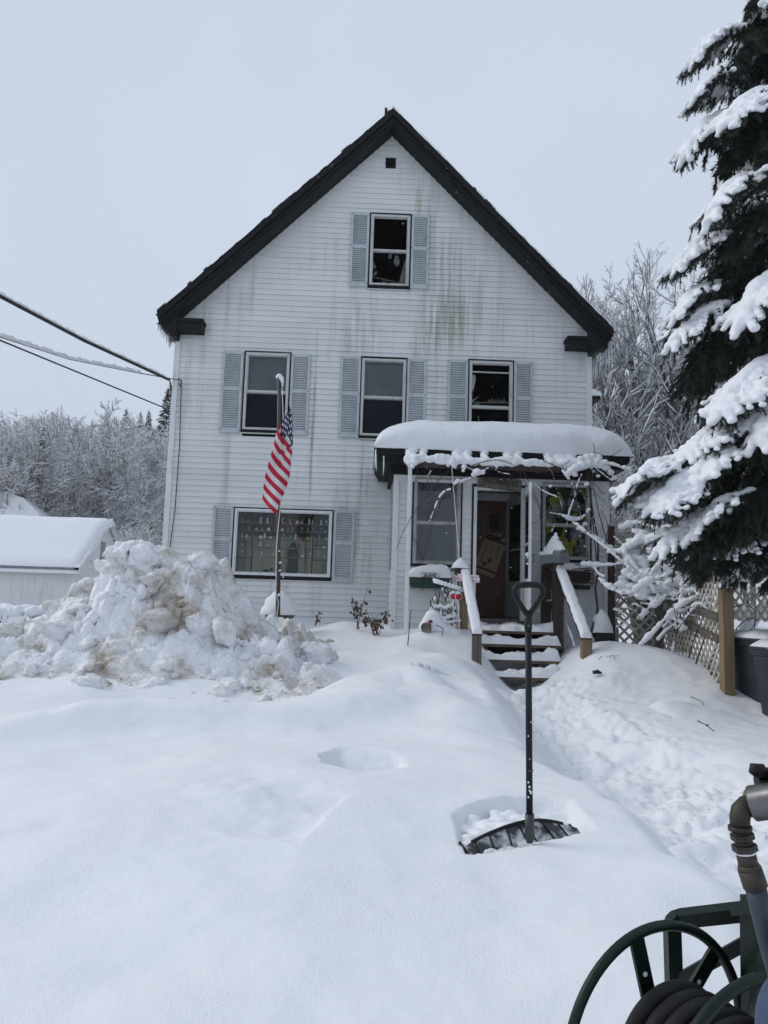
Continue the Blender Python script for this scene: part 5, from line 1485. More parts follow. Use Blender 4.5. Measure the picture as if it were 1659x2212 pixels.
planter(1300, 1385, 10.95, .145, .11, .34, 'dark planter with a pointed snow cone right of the steps', BLACK)

# ------------------------------------------------------------------ dead garden stems
def stem_plant(name, base, stems, leaves, label, seed, hgt, spread, parent_mat=VINE, snow=False, ls=.03):
    r4 = random.Random(seed); base = Vector(base)
    t = thing(name, base, label, 'dead plant')
    for s in range(stems):
        a = r4.uniform(-1, 1) * spread; h = hgt * r4.uniform(.55, 1)
        p0 = base + Vector((r4.uniform(-.1, .1) * spread * 2, r4.uniform(-.05, .05), -.05)); p1 = p0 + Vector((a * .35, r4.uniform(-.05, .05), h * .55)); p2 = p1 + Vector((a * .5 + r4.uniform(-.04, .04), r4.uniform(-.05, .05), h * .45))
        m = MB().tube([p0, p1, p2], [.006, .005, .003], 5)
        for q_ in range(2):
            b0 = lerp(p0, p2, r4.uniform(.45, .8)); m.tube([b0, b0 + Vector((r4.uniform(-.1, .1), r4.uniform(-.04, .04), r4.uniform(.03, .12)))], [.004, .002], 4)
        m.build('stem', parent_mat, t)
        for q_ in range(leaves):
            c = lerp(p1, p2, r4.uniform(.1, 1.0)) + Vector((r4.uniform(-.05, .05), r4.uniform(-.03, .03), r4.uniform(-.06, .02)))
            d = Vector((r4.uniform(-1, 1), r4.uniform(-.6, .6), r4.uniform(-1.2, -.2))).normalized(); sd_ = d.cross(Vector((0, 1, .2))).normalized()
            L = ls * r4.uniform(.7, 1.3)
            MB().add([c, c + d * L * .5 + sd_ * L * .38 + Vector((0, -.008, 0)), c + d * L, c + d * L * .5 - sd_ * L * .38 + Vector((0, .008, 0))], [(0, 1, 2), (0, 2, 3)]).build('leaf', DEADLEAF, t)
    return t
stem_plant('dead_rose_bush', P(775, 1352, 11.6), 4, 6, 'tall dead stalk with curled brown leaves left of the porch', 3, .62, .16, ls=.06)
stem_plant('dead_shrub', P(812, 1372, 11.4), 9, 8, 'bushy dead shrub hung with brown leaves before the porch corner', 8, .42, .22, ls=.055)
stem_plant('dead_sprig', P(680, 1345, 12.3), 2, 4, 'short dead sprig poking from the drift under the shutter', 5, .28, .12, ls=.05)
def twig(pts, label, r=.006):
    m = MB()
    for pl_ in pts: m.tube([Vector(q_) for q_ in pl_], [r] + [r * .6] * (len(pl_) - 1), 4)
    tag(m.build('twig', VINE), label, 'twig')
def gp(px, py, Y, up=0.0):
    q_ = P(px, py, Y); return (q_.x, Y, q_.z + up)
twig([[gp(1294, 1424, 9.6), gp(1300, 1417, 9.6), gp(1303, 1419, 9.6)], [gp(1309, 1417, 9.6), gp(1314, 1420, 9.6), gp(1318, 1416, 9.6), gp(1338, 1417, 9.6)], [gp(1318, 1416, 9.6), gp(1321, 1422, 9.6)], [gp(1326, 1417, 9.6), gp(1329, 1424, 9.6)]], 'row of thin twig tips poking through the bank right of the steps', .005)
twig([[gp(1492, 1505, 8.0), gp(1510, 1512, 8.0), gp(1517, 1515, 8.0), gp(1520, 1524, 8.0)]], 'bent bare twig on the snow left of the bins')
twig([[gp(1507, 1557, 7.0), gp(1525, 1566, 7.0), gp(1535, 1574, 7.0), gp(1543, 1580, 7.0)], [gp(1525, 1566, 7.0), gp(1532, 1566, 7.0)]], 'curved twig lying on the snow in front of the bins', .008)
c = P(1291, 1453, 9.3)
tag(MB().tube([c + Vector((-.06, .0, .0)), c + Vector((0, -.01, .012)), c + Vector((.05, 0, -.006))], [.02, .026, .01], 8).build('buried_stone', BLACK, None, True), 'dark stone showing in a dimple of the right bank', 'stone')

# ------------------------------------------------------------------ ornaments left of the steps
a, b = gp(880, 1402, 10.3), gp(888, 1278 + 40, 10.3)
tag(MB().tube([a, b], [.008, .006], 6).build('garden_stake', VINE), 'thin leaning rusty stake left of the snowed-in garden ornament', 'stake')
gc = P(934, 1345, 10.9)
gn = thing('garden_ornament', P(934, 1372, 10.9), 'snowed-in garden ornament with a small lettered plaque left of the steps', 'ornament')
link('snow_cap', blob_mesh('snow_cap', [(gc + Vector((0, 0, .0)), (.16, .13, .14)), (gc + Vector((-.0, 0, .08)), (.12, .11, .11)), (gc + Vector((-.08, 0, -.06)), (.12, .12, .10)), (gc + Vector((.08, 0, -.05)), (.13, .12, .10)), (gc + Vector((.2, .02, -.1)), (.16, .14, .08)), (gc + Vector((.34, .0, -.15)), (.14, .14, .08))], .022, 4), gn, [SNOW_FLUFF])
T = wall_rect(921, 1356, 10.74, math.radians(-10))
flat(lambda m: m.prism([(-.07, -.05), (.06, -.065), (.075, .04), (.02, .075), (-.05, .065), (-.075, .02)], 0, .015), SIGNWOOD, 'plaque', gn, T)
me = txt_mesh('FROG', .06, .001, space=.9); me.transform(T @ Matrix.Translation((0, -.002, .015)) @ STAND); link('lettering', me, gn, [INK])
MB().tube([P(941, 1350, 10.72), P(957, 1357, 10.72), P(955, 1374, 10.72)], .006, 5).build('wire_arm', INK, gn)
flat(lambda m: m.ball((.07, .0, .075), (.03, .02, .025), 8, 6), M('dark_red_paint', (.12, .012, .012), .5), 'red_flower', gn, T)
# wire topiary and snowy loops
tp = thing('wire_plant_stand', P(965, 1372, 11.0), 'tangle of dry stems and wire hung with snow beside the left rail', 'plant stand')
r4 = random.Random(14); tm = MB(); sn = []
for i in range(120):
    u = r4.uniform(-1, 1); w = .19; x = P(958, 1300, 11.0).x + u * w; z0 = P(958, 1372, 11.0).z; top = z0 + .62 * (1 - .5 * abs(u)); z = r4.uniform(z0, top)
    y = 11.0 + r4.uniform(-.1, .1); tm.tube([(x, y, z), (x + r4.uniform(-.05, .05), y, z + r4.uniform(.05, .12)), (x + r4.uniform(-.07, .07), y + .02, z + r4.uniform(.1, .2))], .005, 4)
    if i % 3 == 0: sn.append(((x, y - .02, z + .1), (r4.uniform(.015, .035), .03, r4.uniform(.02, .045))))
tag(tm.build('dry_stems', VINE, tp), kind='stuff')
for (dz, dx, L) in ((.26, -.02, .17), (.20, .02, .2), (.40, .0, .08)):
    for k in range(9): sn.append(((P(958, 1300, 11.0).x + dx - L + 2 * L * k / 8, 10.93, P(958, 1372, 11.0).z + dz + .015 * math.sin(k)), (.035, .05, .025)))
link('hanging_snow', blob_mesh('hanging_snow', sn, .011, 2), tp, [SNOW_FLUFF])
lp = MB(); s2 = []
for (dz, rx) in ((0, .21), (-.03, .20)):
    cc = P(966, 1265, 10.95); pts = []
    for k in range(25):
        a = 2 * math.pi * k / 24; q_ = cc + Vector((rx * math.cos(a) + .02, .10 * math.sin(a), dz - .06 * math.cos(a))); pts.append(q_); s2.append((q_ + Vector((0, 0, .018)), .024))
    lp.tube(pts, .006, 5, False)
lp.build('wire_loop', INK, tp); link('loop_snow', blob_mesh('loop_snow', s2, .010, 2), tp, [SNOW_FLUFF])

# ------------------------------------------------------------------ wheelie bins
def bin_(px, pyt, pyb, Y, label, rz):
    t0, b0 = P(px, pyt, Y), P(px, pyb, Y)
    H = t0.z - b0.z + .15; base = Vector((t0.x, Y, t0.z - H))
    t = thing('wheelie_bin', base, label, 'trash bin', 'wheelie bins by the fence')
    R = Matrix.Rotation(rz, 3, 'Z')
    def pr(m, rings):
        vs = []; n = 4
        for (hx, hy, z) in rings:
            for (i, j) in ((-1, -1), (1, -1), (1, 1), (-1, 1)): vs.append(base + R @ Vector((i * hx, j * hy, z)))
        fs = [(3, 2, 1, 0), tuple(range(len(vs) - 4, len(vs)))]
        for k in range(len(rings) - 1):
            for i in range(4): fs.append((k * 4 + i, k * 4 + (i + 1) % 4, (k + 1) * 4 + (i + 1) % 4, (k + 1) * 4 + i))
        m.add(vs, fs)
    m = MB(); pr(m, [(.20, .22, 0), (.27, .31, H - .09)]); m.build('bin_body', BINPLASTIC, t, bevel=.02)
    m = MB(); pr(m, [(.285, .325, H - .09), (.295, .335, H - .03)]); m.build('bin_rim', BINPLASTIC, t, bevel=.01)
    m = MB(); pr(m, [(.30, .345, H - .03), (.305, .35, H + .0), (.22, .26, H + .045)]); m.build('bin_lid', BINPLASTIC, t, bevel=.01)
    m = MB(); m.tube([base + R @ Vector((-.26, .36, H - .05)), base + R @ Vector((.26, .36, H - .05))], .018, 8); m.build('bin_handle', BINPLASTIC, t, True)
    for s_ in (-1, 1):
        m = MB(); m.box((s_ * .145 - .045, -.308, H * .35), (s_ * .145 + .045, -.262, H - .14)); m.v = [tuple(base + R @ Vector(v)) for v in m.v]; m.build('bin_rib', BINPLASTIC, t, bevel=.008)
    for i in range(6):
        m = MB(); m.box((-.25 + i * .095, -.34, H - .125), (-.22 + i * .095, -.31, H - .06)); m.v = [tuple(base + R @ Vector(v)) for v in m.v]; m.build('bin_rim_rib', BINPLASTIC, t)
    cm = cap_mesh('lid_snow', 0, 0, 0, .29, .33, .085, 5, 5, .4, 36, 36, .02, 5); cm.transform(Matrix.Translation(base + Vector((0, 0, H + .008))) @ Matrix.Rotation(rz, 4, 'Z')); link('lid_snow', cm, t, [SNOW_FLUFF])
    return t
bin_(1652, 1380, 1548, 8.75, 'dark wheelie bin with snow on its lid, nearer the wooden post', .30)
bin_(1718, 1402, 1585, 8.15, 'dark wheelie bin cut off by the right edge of the picture', .30)
# ------------------------------------------------------------------ bare trees laden with snow
def segs_mesh(name, S, n):
    """many straight tapered sticks (p, q, r0, r1) as one mesh"""
    me = bpy.data.meshes.new(name)
    if not S: return me
    A = np.array([(*p, *q, a, b) for p, q, a, b in S], np.float64)
    p, q, r0, r1 = A[:, :3], A[:, 3:6], A[:, 6], A[:, 7]
    d = q - p; d /= np.maximum(np.linalg.norm(d, axis=1, keepdims=True), 1e-9)
    ref = np.where(np.abs(d[:, 2:3]) < .9, np.array([[0, 0, 1.0]]), np.array([[0, 1.0, 0]]))
    s = np.cross(d, ref); s /= np.linalg.norm(s, axis=1, keepdims=True); u = np.cross(s, d)
    V = []
    for (c, r) in ((p, r0), (q, r1)):
        for k in range(n):
            a = 2 * math.pi * (k + .5) / n
            V.append(c + (s * math.cos(a) + u * math.sin(a)) * r[:, None])
    V = np.stack(V, 1)                                       # seg, 2n, 3
    base = (np.arange(len(S)) * 2 * n)[:, None]
    F = np.concatenate([base + np.array([[k, n + k, n + (k + 1) % n, (k + 1) % n]]) for k in range(n)], 0)
    me.vertices.add(V.shape[0] * 2 * n); me.vertices.foreach_set('co', V.reshape(-1).astype(np.float32))
    me.loops.add(F.size); me.loops.foreach_set('vertex_index', F.ravel().astype(np.int32))
    me.polygons.add(len(F)); me.polygons.foreach_set('loop_start', np.arange(0, F.size, 4, dtype=np.int32)); me.polygons.foreach_set('loop_total', np.full(len(F), 4, dtype=np.int32))
    me.update(calc_edges=True)
    return me

def bare_tree(seed, H, spread=.5, forks=1, twig_r=.012, nb=(4, 3, 3, 2), lean=0.0, snow_k=1.0, trunk_r=.16, low=.25, up=.10, ratio=(.55, .50, .46, .42), ang=(.35, .75)):
    """returns trunk, wood and snow meshes (foot at the origin); nb = side shoots per piece at each level"""
    r = random.Random(seed); levels = len(nb)
    wood = []; snow = []; trunk = []
    def seg(p, q, r0, r1, lev):
        (trunk if lev == 0 else wood).append((p, q, r0, r1))
        d = (q - p); hl = math.hypot(d.x, d.y)
        if hl > .30 * d.length and r0 < .09:
            k = .50 + .6 * hl / d.length
            a0 = max(r0 * 1.05, twig_r * .8) * k * snow_k; a1 = max(r1 * 1.05, twig_r * .6) * k * snow_k
            snow.append((p + Vector((0, 0, r0 * .7 + a0 * .45)), q + Vector((0, 0, r1 * .7 + a1 * .45)), a0, a1))
    def grow(p, d, L, rad, lev):
        nseg = 5 if lev == 0 else 3 if lev < levels - 1 else 2 if lev == levels - 1 else 1
        q = p.copy()
        for i in range(nseg):
            w = .05 if lev == 0 else .06 + .035 * lev
            d = (d + Vector((r.gauss(0, w), r.gauss(0, w), r.gauss(0, w * .6) + up * (1 if lev else .5)))).normalized()
            q2 = q + d * (L / nseg); k0 = .62 if lev else .70
            r1_, r2_ = rad * (1 - k0 * i / nseg), rad * (1 - k0 * (i + 1) / nseg)
            seg(q, q2, r1_, r2_, lev)
            if lev < levels and not (lev == 0 and i / nseg < low):
                for k in range(max(1, int(nb[lev] * r.uniform(.7, 1.3) + .5))):
                    t = r.random(); b = q.lerp(q2, t)
                    side = d.orthogonal().normalized(); side.rotate(Matrix.Rotation(r.uniform(0, 6.283), 3, d))
                    a = r.uniform(*ang) + (.15 if lev else 0)
                    nd = (d * math.cos(a) + side * math.sin(a) * (.7 + spread)).normalized()
                    ll = L * ratio[lev] * r.uniform(.65, 1.15)
                    if lev == 0: ll *= 1.25 - .75 * (i + t) / nseg
                    grow(b, nd, ll, max(twig_r * (.75 if lev + 1 >= levels else 1.1), r1_ * .5), lev + 1)
            q = q2
    for f in range(forks):
        a = 6.283 * f / max(1, forks) + r.random(); k = .0 if forks == 1 else .16 + .10 * r.random()
        grow(Vector((0, 0, -.3)), Vector((math.cos(a) * k + lean, math.sin(a) * k, 1)).normalized(), H * (.92 if forks == 1 else .85) * r.uniform(.88, 1.05), trunk_r * (1 if forks == 1 else .75), 0)
    return segs_mesh('trunk', trunk, 7), segs_mesh('crown', wood, 3), segs_mesh('crown_snow', snow, 3)

def tree_set(name, meshes, mats, loc, scale, rot, label, group=None):
    t = thing(name, loc, label, 'tree', group)
    t.rotation_euler = (0, 0, rot); t.scale = (scale, scale, scale)
    for nm, me, mt in zip(('trunk', 'crown', 'crown_snow'), meshes, mats):
        if not me.materials: me.materials.append(mt)
        o = bpy.data.objects.new(nm, me); COL.objects.link(o); o.parent = t
    return t

TREES = [bare_tree(100 + i, 12.0, .35 + .1 * (i % 3), 1 + (i % 2), .020, (4, 3, 3, 2) if i % 2 == 0 else (3, 2, 3, 2), 0, 1.6, .21, .35 + .1 * (i % 2), .16) for i in range(5)]
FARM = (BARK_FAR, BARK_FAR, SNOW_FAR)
def conifer(seed, H):
    r = random.Random(seed); tr_ = MB(); cr = MB(); sn = MB()
    tr_.tube([(0, 0, -.3), (0, 0, H * .5), (0, 0, H)], [.16, .1, .02], 6)
    z = H * .12
    while z < H * .985:
        R_ = (H - z) * .24 + .12
        for k in range(9):
            a = r.uniform(0, 6.283); L = R_ * r.uniform(.65, 1.1); d = Vector((math.cos(a), math.sin(a), -.22)); s = Vector((-math.sin(a), math.cos(a), 0)); p = Vector((0, 0, z))
            w = L * .30
            cr.add([p, p + d * L * .5 + s * w + Vector((0, 0, -.08)), p + d * L + Vector((0, 0, -.05)), p + d * L * .5 - s * w + Vector((0, 0, -.08)), p + d * L * .55 + Vector((0, 0, -w * .8)), p + d * L * .5 + Vector((0, 0, .06))], [(0, 1, 5), (1, 2, 5), (2, 3, 5), (3, 0, 5), (0, 4, 1), (1, 4, 2), (2, 4, 3), (3, 4, 0)])
            if r.random() < .75:
                u = Vector((0, 0, .10)); e = p + d * L * .35
                sn.add([e + u, e + d * L * .35 + s * w * .5 + u * .4, p + d * L * .98 + u * .6, e + d * L * .35 - s * w * .5 + u * .4, e + d * L * .3 + u * 2], [(0, 1, 4), (1, 2, 4), (2, 3, 4), (3, 0, 4)])
        z += max(.22, (H - z) * .045)
    return tr_.mesh('trunk'), cr.mesh('crown'), sn.mesh('crown_snow')
CONS = [conifer(5, 13.0), conifer(9, 13.0)]
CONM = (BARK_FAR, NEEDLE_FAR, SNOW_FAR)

r5 = random.Random(77)
LBL_L = 'bare snow-covered tree in the %s rows of the wood left of the house'
LBL_R = 'bare snow-covered tree in the %s rows of the wood right of the house'
def wood(px0, px1, rows, label, group, hs=1.0):
    for (Y, n, top) in rows:
        for i in range(n):
            px = lerp(px0, px1, (i + r5.uniform(.1, .9)) / n)
            y = Y + r5.uniform(-4, 4); q_ = P(px, 1200, y)
            s = r5.uniform(.8, 1.15) * hs
            tree_set('snowy_tree', r5.choice(TREES), FARM, (q_.x, y, float(far_z(q_.x, y)) - .2), s, r5.uniform(0, 6.28), label % ('front' if Y < 70 else 'middle' if Y < 100 else 'back'), group)
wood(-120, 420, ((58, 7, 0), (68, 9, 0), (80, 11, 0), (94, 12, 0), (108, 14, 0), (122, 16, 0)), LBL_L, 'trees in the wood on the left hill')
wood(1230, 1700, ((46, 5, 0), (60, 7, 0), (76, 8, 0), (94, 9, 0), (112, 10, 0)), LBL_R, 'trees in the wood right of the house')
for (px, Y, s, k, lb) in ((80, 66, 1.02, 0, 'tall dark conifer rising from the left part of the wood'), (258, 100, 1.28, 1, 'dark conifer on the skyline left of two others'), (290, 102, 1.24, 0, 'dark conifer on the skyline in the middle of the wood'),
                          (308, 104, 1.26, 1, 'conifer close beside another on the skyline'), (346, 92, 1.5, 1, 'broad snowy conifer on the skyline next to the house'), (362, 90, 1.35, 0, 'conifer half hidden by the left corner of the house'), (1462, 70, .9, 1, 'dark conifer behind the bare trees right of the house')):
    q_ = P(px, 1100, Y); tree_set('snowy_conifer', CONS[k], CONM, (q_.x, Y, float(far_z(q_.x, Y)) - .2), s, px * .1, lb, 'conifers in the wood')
# trees that stand out
q_ = P(108, 1100, 46); tree_set('snowy_maple', bare_tree(41, 12.0, .6, 1, .018, (5, 4, 3, 2), 0, 1.1, .24, .15, .08), FARM, (q_.x, 46, float(far_z(q_.x, 46)) - .3), .86, 2.0, 'round-crowned snowy tree standing behind the garage roof')
q_ = P(215, 1100, 48); tree_set('snowy_maple', bare_tree(46, 11.0, .6, 2, .018, (4, 3, 3, 2), 0, 1.1, .2, .15, .08), FARM, (q_.x, 48, float(far_z(q_.x, 48)) - .3), .95, 1.0, 'spreading snowy tree right of the round-crowned one')
NEARM = (BARK, BARK_PALE, SNOW_FLUFF)
q_ = P(1395, 1200, 26); tree_set('bare_maple', bare_tree(63, 12.2, .15, 3, .008, (4, 4, 3, 2), 0, 1.8, .34, .2, .15, (.50, .42, .34, .32), (.35, .75)), NEARM, (q_.x, 26, -.1), 1.12, .6, 'tall bare frosted tree with several trunks right of the house')
q_ = P(1465, 1200, 29); tree_set('bare_maple', bare_tree(68, 12.4, .15, 2, .008, (4, 4, 3, 3), 0, 1.8, .30, .2, .15, (.50, .42, .34, .32), (.35, .75)), NEARM, (q_.x, 29, -.1), 1.12, 2.2, 'bare frosted tree half behind the spruce')
q_ = P(1330, 1200, 24); tree_set('bare_sapling', bare_tree(70, 7.0, .3, 2, .009, (3, 3, 3, 2), 0, 1.1, .10, .1, .10), NEARM, (q_.x, 24, -.1), 1.0, .9, 'slim frosted sapling just right of the house corner')
q_ = P(352, 1200, 16.0); tree_set('snowy_shrub', bare_tree(90, 3.6, .45, 3, .006, (4, 3, 3, 2), -.12, 1.8, .05, .05, .05), NEARM, (q_.x - .2, 17.5, .2), .82, 0.0, 'snow-laden shrub between the garage and the house')
q_ = P(318, 1200, 19.0); tree_set('snowy_shrub', bare_tree(94, 3.0, .7, 3, .007, (3, 3, 2, 2), -.1, 1.8, .05, .05, .04), NEARM, (q_.x + .5, 22, .2), .8, 4.3, 'low snow-laden shrub beside the garage gable')

# ------------------------------------------------------------------ the big spruce
def needle_brush(m, pts, r, L, rr, dens):
    """a twig: thin stem bristling with needles that point forward"""
    pts = [Vector(p) for p in pts]
    m.tube(pts, [.006, .003][:1] * (len(pts) - 1) + [.002], 3, False)
    for a, b in zip(pts[:-1], pts[1:]):
        d = (b - a); ln = d.length
        if ln < 1e-5: continue
        d.normalize(); n = max(2, int(ln * dens))
        o = d.orthogonal().normalized()
        for i in range(n):
            p = a.lerp(b, r.random()); s = o.copy(); s.rotate(Matrix.Rotation(r.uniform(0, 6.283), 3, d))
            tip = p + (d * .75 + s * .8).normalized() * L * r.uniform(.7, 1.2); w = d.cross(s) * rr
            m.add([p - w, p + w, tip], [(0, 1, 2)])
def spruce_branch(seed, snow_amount):
    """branch along +x, about 1 long at the spine (scaled later); drooping fans of twigs"""
    r = random.Random(seed); m = MB(); balls = []
    N = 12; spine = []
    for i in range(N + 1):
        t = i / N; spine.append(Vector((1.0 * t, .05 * math.sin(t * 3 + seed), .10 * math.sin(t * 2.2) - .34 * t ** 2.2)))
    m.tube(spine, [.018 * (1 - .8 * i / N) + .003 for i in range(N + 1)], 5, False)
    for i in range(1, N + 1):
        t = i / N
        for side in (-1, 1):
            for rep in range(2):
                p = spine[i - 1].lerp(spine[i], r.random())
                L = (.16 + .34 * math.sin(math.pi * min(1, t * .92 + .05)) ** .8) * r.uniform(.7, 1.1) * (1 - .35 * (t > .9))
                d = Vector((.75, side * r.uniform(.55, 1.0), r.uniform(-.15, .05))).normalized()
                q1 = p + d * L * .5 + Vector((0, 0, -.03 * r.random())); q2 = p + d * L + Vector((0, 0, -.16 * L - .06 * r.random() - .05))
                needle_brush(m, [p, q1, q2], r, .042, .0042, 300)
                for s in range(4):
                    b0 = p.lerp(q2, r.uniform(.3, .95)); l2 = r.uniform(.06, .13)
                    b1 = b0 + Vector((d.x * .5 + r.uniform(-.3, .3), d.y * .4 + r.uniform(-.4, .4), -.75)).normalized() * l2
                    needle_brush(m, [b0, b1], r, .042, .0045, 330)
                if r.random() < snow_amount and t > .25:
                    for s in np.linspace(.25, 1.0, 5):
                        c = p.lerp(q2, s); k = .048 * (1.25 - .55 * s) * r.uniform(.85, 1.25); balls.append((c + Vector((0, 0, k * .75)), (k * 1.2, k * 1.2, k * .8)))
        if snow_amount > 0 and t > .22:
            k = (.056 + .022 * math.sin(t * 3)) * r.uniform(.85, 1.25) * min(1, snow_amount + .45); balls.append((spine[i] + Vector((0, 0, k * .7)), (k * 1.25, k * 1.25, k * .8)))
            balls.append((spine[i].lerp(spine[i - 1], .5) + Vector((0, 0, k * .7)), (k * 1.2, k * 1.2, k * .8)))
    tip = spine[-1]
    for s in range(4):
        needle_brush(m, [tip, tip + Vector((.10 * r.random(), r.uniform(-.08, .08), -.06 - .05 * s))], r, .035, .0035, 330)
    fol = m.mesh('branch')
    sn = blob_mesh('branch_snow', balls, .0125, 1, .008) if balls else None
    fol.materials.append(NEEDLE)
    if sn: sn.materials.append(SNOW_FLUFF)
    return fol, sn
BR = [spruce_branch(200 + i, a) for i, a in enumerate((.80, .58, .72, .36, .9, .0, .0))]
SPX, SPY = P(1960, 1300, 9.0).x, 9.0
spruce = thing('spruce_tree', (SPX, SPY, -.1), 'tall dark spruce loaded with snow at the right edge', 'tree')
MB().tube([(SPX, SPY, -.3), (SPX, SPY, 5), (SPX, SPY, 13)], [.24, .18, .03], 10).build('trunk', BARK, spruce, True)
r6 = random.Random(8)
def spr_branch(p, az, L, droop, v, wid=1.0):
    """a spray of length L starting at p"""
    fol, sn = BR[v]
    o = bpy.data.objects.new('branch', fol); COL.objects.link(o)
    o.location = p; o.rotation_euler = Euler((r6.uniform(-.3, .3), droop, az), 'XYZ'); o.scale = (L, L * wid * r6.choice((-1, 1)) * r6.uniform(.85, 1.1), L); attach(o, spruce)
    if sn:
        s = bpy.data.objects.new('branch_snow', sn); COL.objects.link(s); s.parent = o
def spr_R(z):
    return float(np.interp(z, [1.5, 2.2, 3.0, 3.6, 4.4, 5.2, 6.0, 6.8, 7.6, 8.6, 10, 13], [1.9, 2.3, 2.45, 2.0, 2.05, 2.2, 2.1, 1.95, 1.95, 1.8, 1.5, .4]))
z = 2.6; k = 0
while z < 10.4:
    R_ = spr_R(z); nb = 9
    for i in range(nb):
        az = 6.283 * (i + r6.uniform(-.25, .25)) / nb + k * .43
        if math.cos(az) > .55: continue              # the far side of the tree, away from every viewpoint here
        Rr = R_ * r6.uniform(.80, 1.08); L = r6.uniform(.85, 1.3); d = Vector((math.cos(az), math.sin(az), 0))
        zz = z + r6.uniform(-.15, .15)
        # bare dark inner bough, then the snowy spray at its end
        if i % 2 == 0 and z > 3.3: spr_branch(Vector((SPX, SPY, zz + .25)), az, Rr * .8, r6.uniform(.05, .2), 5 + (i // 2) % 2, .6)
        p = Vector((SPX, SPY, zz)) + d * (Rr - L * .93)
        spr_branch(p + Vector((0, 0, .22)), az + r6.uniform(-.25, .25), L, r6.uniform(.0, .35), r6.choice((0, 1, 2, 3, 4, 1, 0, 4)))
    z += .40; k += 1
# boughs that stand out against the sky and over the fence
for (px, py, Y, v, dr, L) in ((1352, 1092, 8.4, 0, .02, 1.15), (1405, 1120, 8.0, 4, .22, 1.1), (1440, 1200, 8.1, 1, .12, 1.0), (1490, 1000, 8.0, 2, .2, 1.0), (1450, 700, 8.3, 2, .25, 1.0), (1452, 745, 8.2, 1, .3, .9), (1478, 335, 8.4, 0, .32, 1.1), (1496, 135, 8.5, 4, .3, 1.0), (1462, 590, 8.3, 4, .25, 1.0), (1498, 225, 8.4, 2, .2, .9), (1490, 1060, 7.8, 4, .3, 1.1), (1560, 900, 7.6, 2, .35, 1.2), (1600, 700, 7.6, 0, .35, 1.2), (1560, 280, 7.8, 4, .3, 1.1), (1610, 960, 7.5, 0, .4, 1.2), (1520, 480, 7.9, 1, .3, 1.1)):
    q_ = P(px, py, Y); d = Vector((q_.x - SPX, q_.y - SPY, 0)); az = math.atan2(d.y, d.x); d.normalize()
    drop = .36 * L + math.sin(dr) * L * .8
    spr_branch(q_ - d * L * .96 + Vector((0, 0, drop)), az, L, dr, v)
    if q_.z > 2.7: spr_branch(Vector((SPX, SPY, q_.z + drop + .05)), az, max(.6, (Vector((q_.x - SPX, q_.y - SPY, 0)).length - L * .5)), .04, 5, .45)
# dark drooping sprays that close the lower right of the crown
for i in range(34):
    az = r6.uniform(2.0, 4.7); z = r6.uniform(2.5, 3.7); Rr = spr_R(z) * r6.uniform(.35, .95); L = r6.uniform(.8, 1.2)
    spr_branch(Vector((SPX + math.cos(az) * (Rr - L), SPY + math.sin(az) * (Rr - L), z + .35)), az, L, r6.uniform(.1, .35), r6.choice((5, 6, 5, 3)))
# the dark hanging skirt over the bins and the fence, its tips ending in a ragged line
for i in range(46):
    px = r6.uniform(1478, 1760); py = r6.uniform(1120, 1262 + 30 * smooth(1500, 1600, px)); Y = r6.uniform(7.5, 8.8); L = r6.uniform(.7, 1.05); dr = r6.uniform(.05, .3)
    q_ = P(px, py, Y); d = Vector((q_.x - SPX, q_.y - SPY, 0)); az = math.atan2(d.y, d.x) + r6.uniform(-.4, .4)
    if d.length < .3: az = r6.uniform(2.2, 4.6)
    d = Vector((math.cos(az), math.sin(az), 0))
    spr_branch(q_ - d * L * .96 + Vector((0, 0, .36 * L + math.sin(dr) * L * .8)), az, L, dr, r6.choice((5, 6, 5, 6, 3)))
# ------------------------------------------------------------------ climbing vine on the arbor
def z5(x, y): return ((940 + x / 2.592) / 1.1573, (1140 + y / 2.592) / 1.1573)
vine = thing('climbing_vine', P(*z5(1390, 1160), 10.9), 'bare climbing vine with clots of snow trailing over the porch front', 'vine')
r7 = random.Random(6)
vs_ = []
def vstem(pts, Y0, Y1, r, snow=0.0, jitter=.02, every=.03, fn=z5, thing_=vine, store=None, name='stem', mat=VINE):
    store = vs_ if store is None else store
    n = len(pts); W = [P(*fn(*p), lerp(Y0, Y1, i / max(1, n - 1))) for i, p in enumerate(pts)]
    # soften the polyline
    out = []
    for a, b in zip(W[:-1], W[1:]):
        k = max(2, int((b - a).length / .06))
        for i in range(k): out.append(a.lerp(b, i / k) + Vector((r7.gauss(0, jitter * .3), r7.gauss(0, jitter * .3), r7.gauss(0, jitter * .3))))
    out.append(W[-1])
    for _ in range(2):
        out = [out[0]] + [(out[i - 1] + out[i] * 2 + out[i + 1]) / 4 for i in range(1, len(out) - 1)] + [out[-1]]
    MB().tube(out, [r * (1 - .5 * i / len(out)) for i in range(len(out))], 5).build(name, mat, thing_, True)
    if snow:
        for a, b in zip(out[:-1], out[1:]):
            d = b - a; k = max(1, int(d.length / (snow * .6)))
            hz_ = .35 + .65 * math.hypot(d.x, d.y) / max(d.length, 1e-6)
            for i in range(k):
                if r7.random() < .12: continue
                c = a.lerp(b, i / k); s = snow * hz_ * r7.uniform(.6, 1.25) * (.75 + .5 * abs(math.sin(7 * c.x + 5 * c.z + 3 * c.y))); store.append((c + Vector((0, 0, s * .65)), (s, s, s * .85)))
    return out
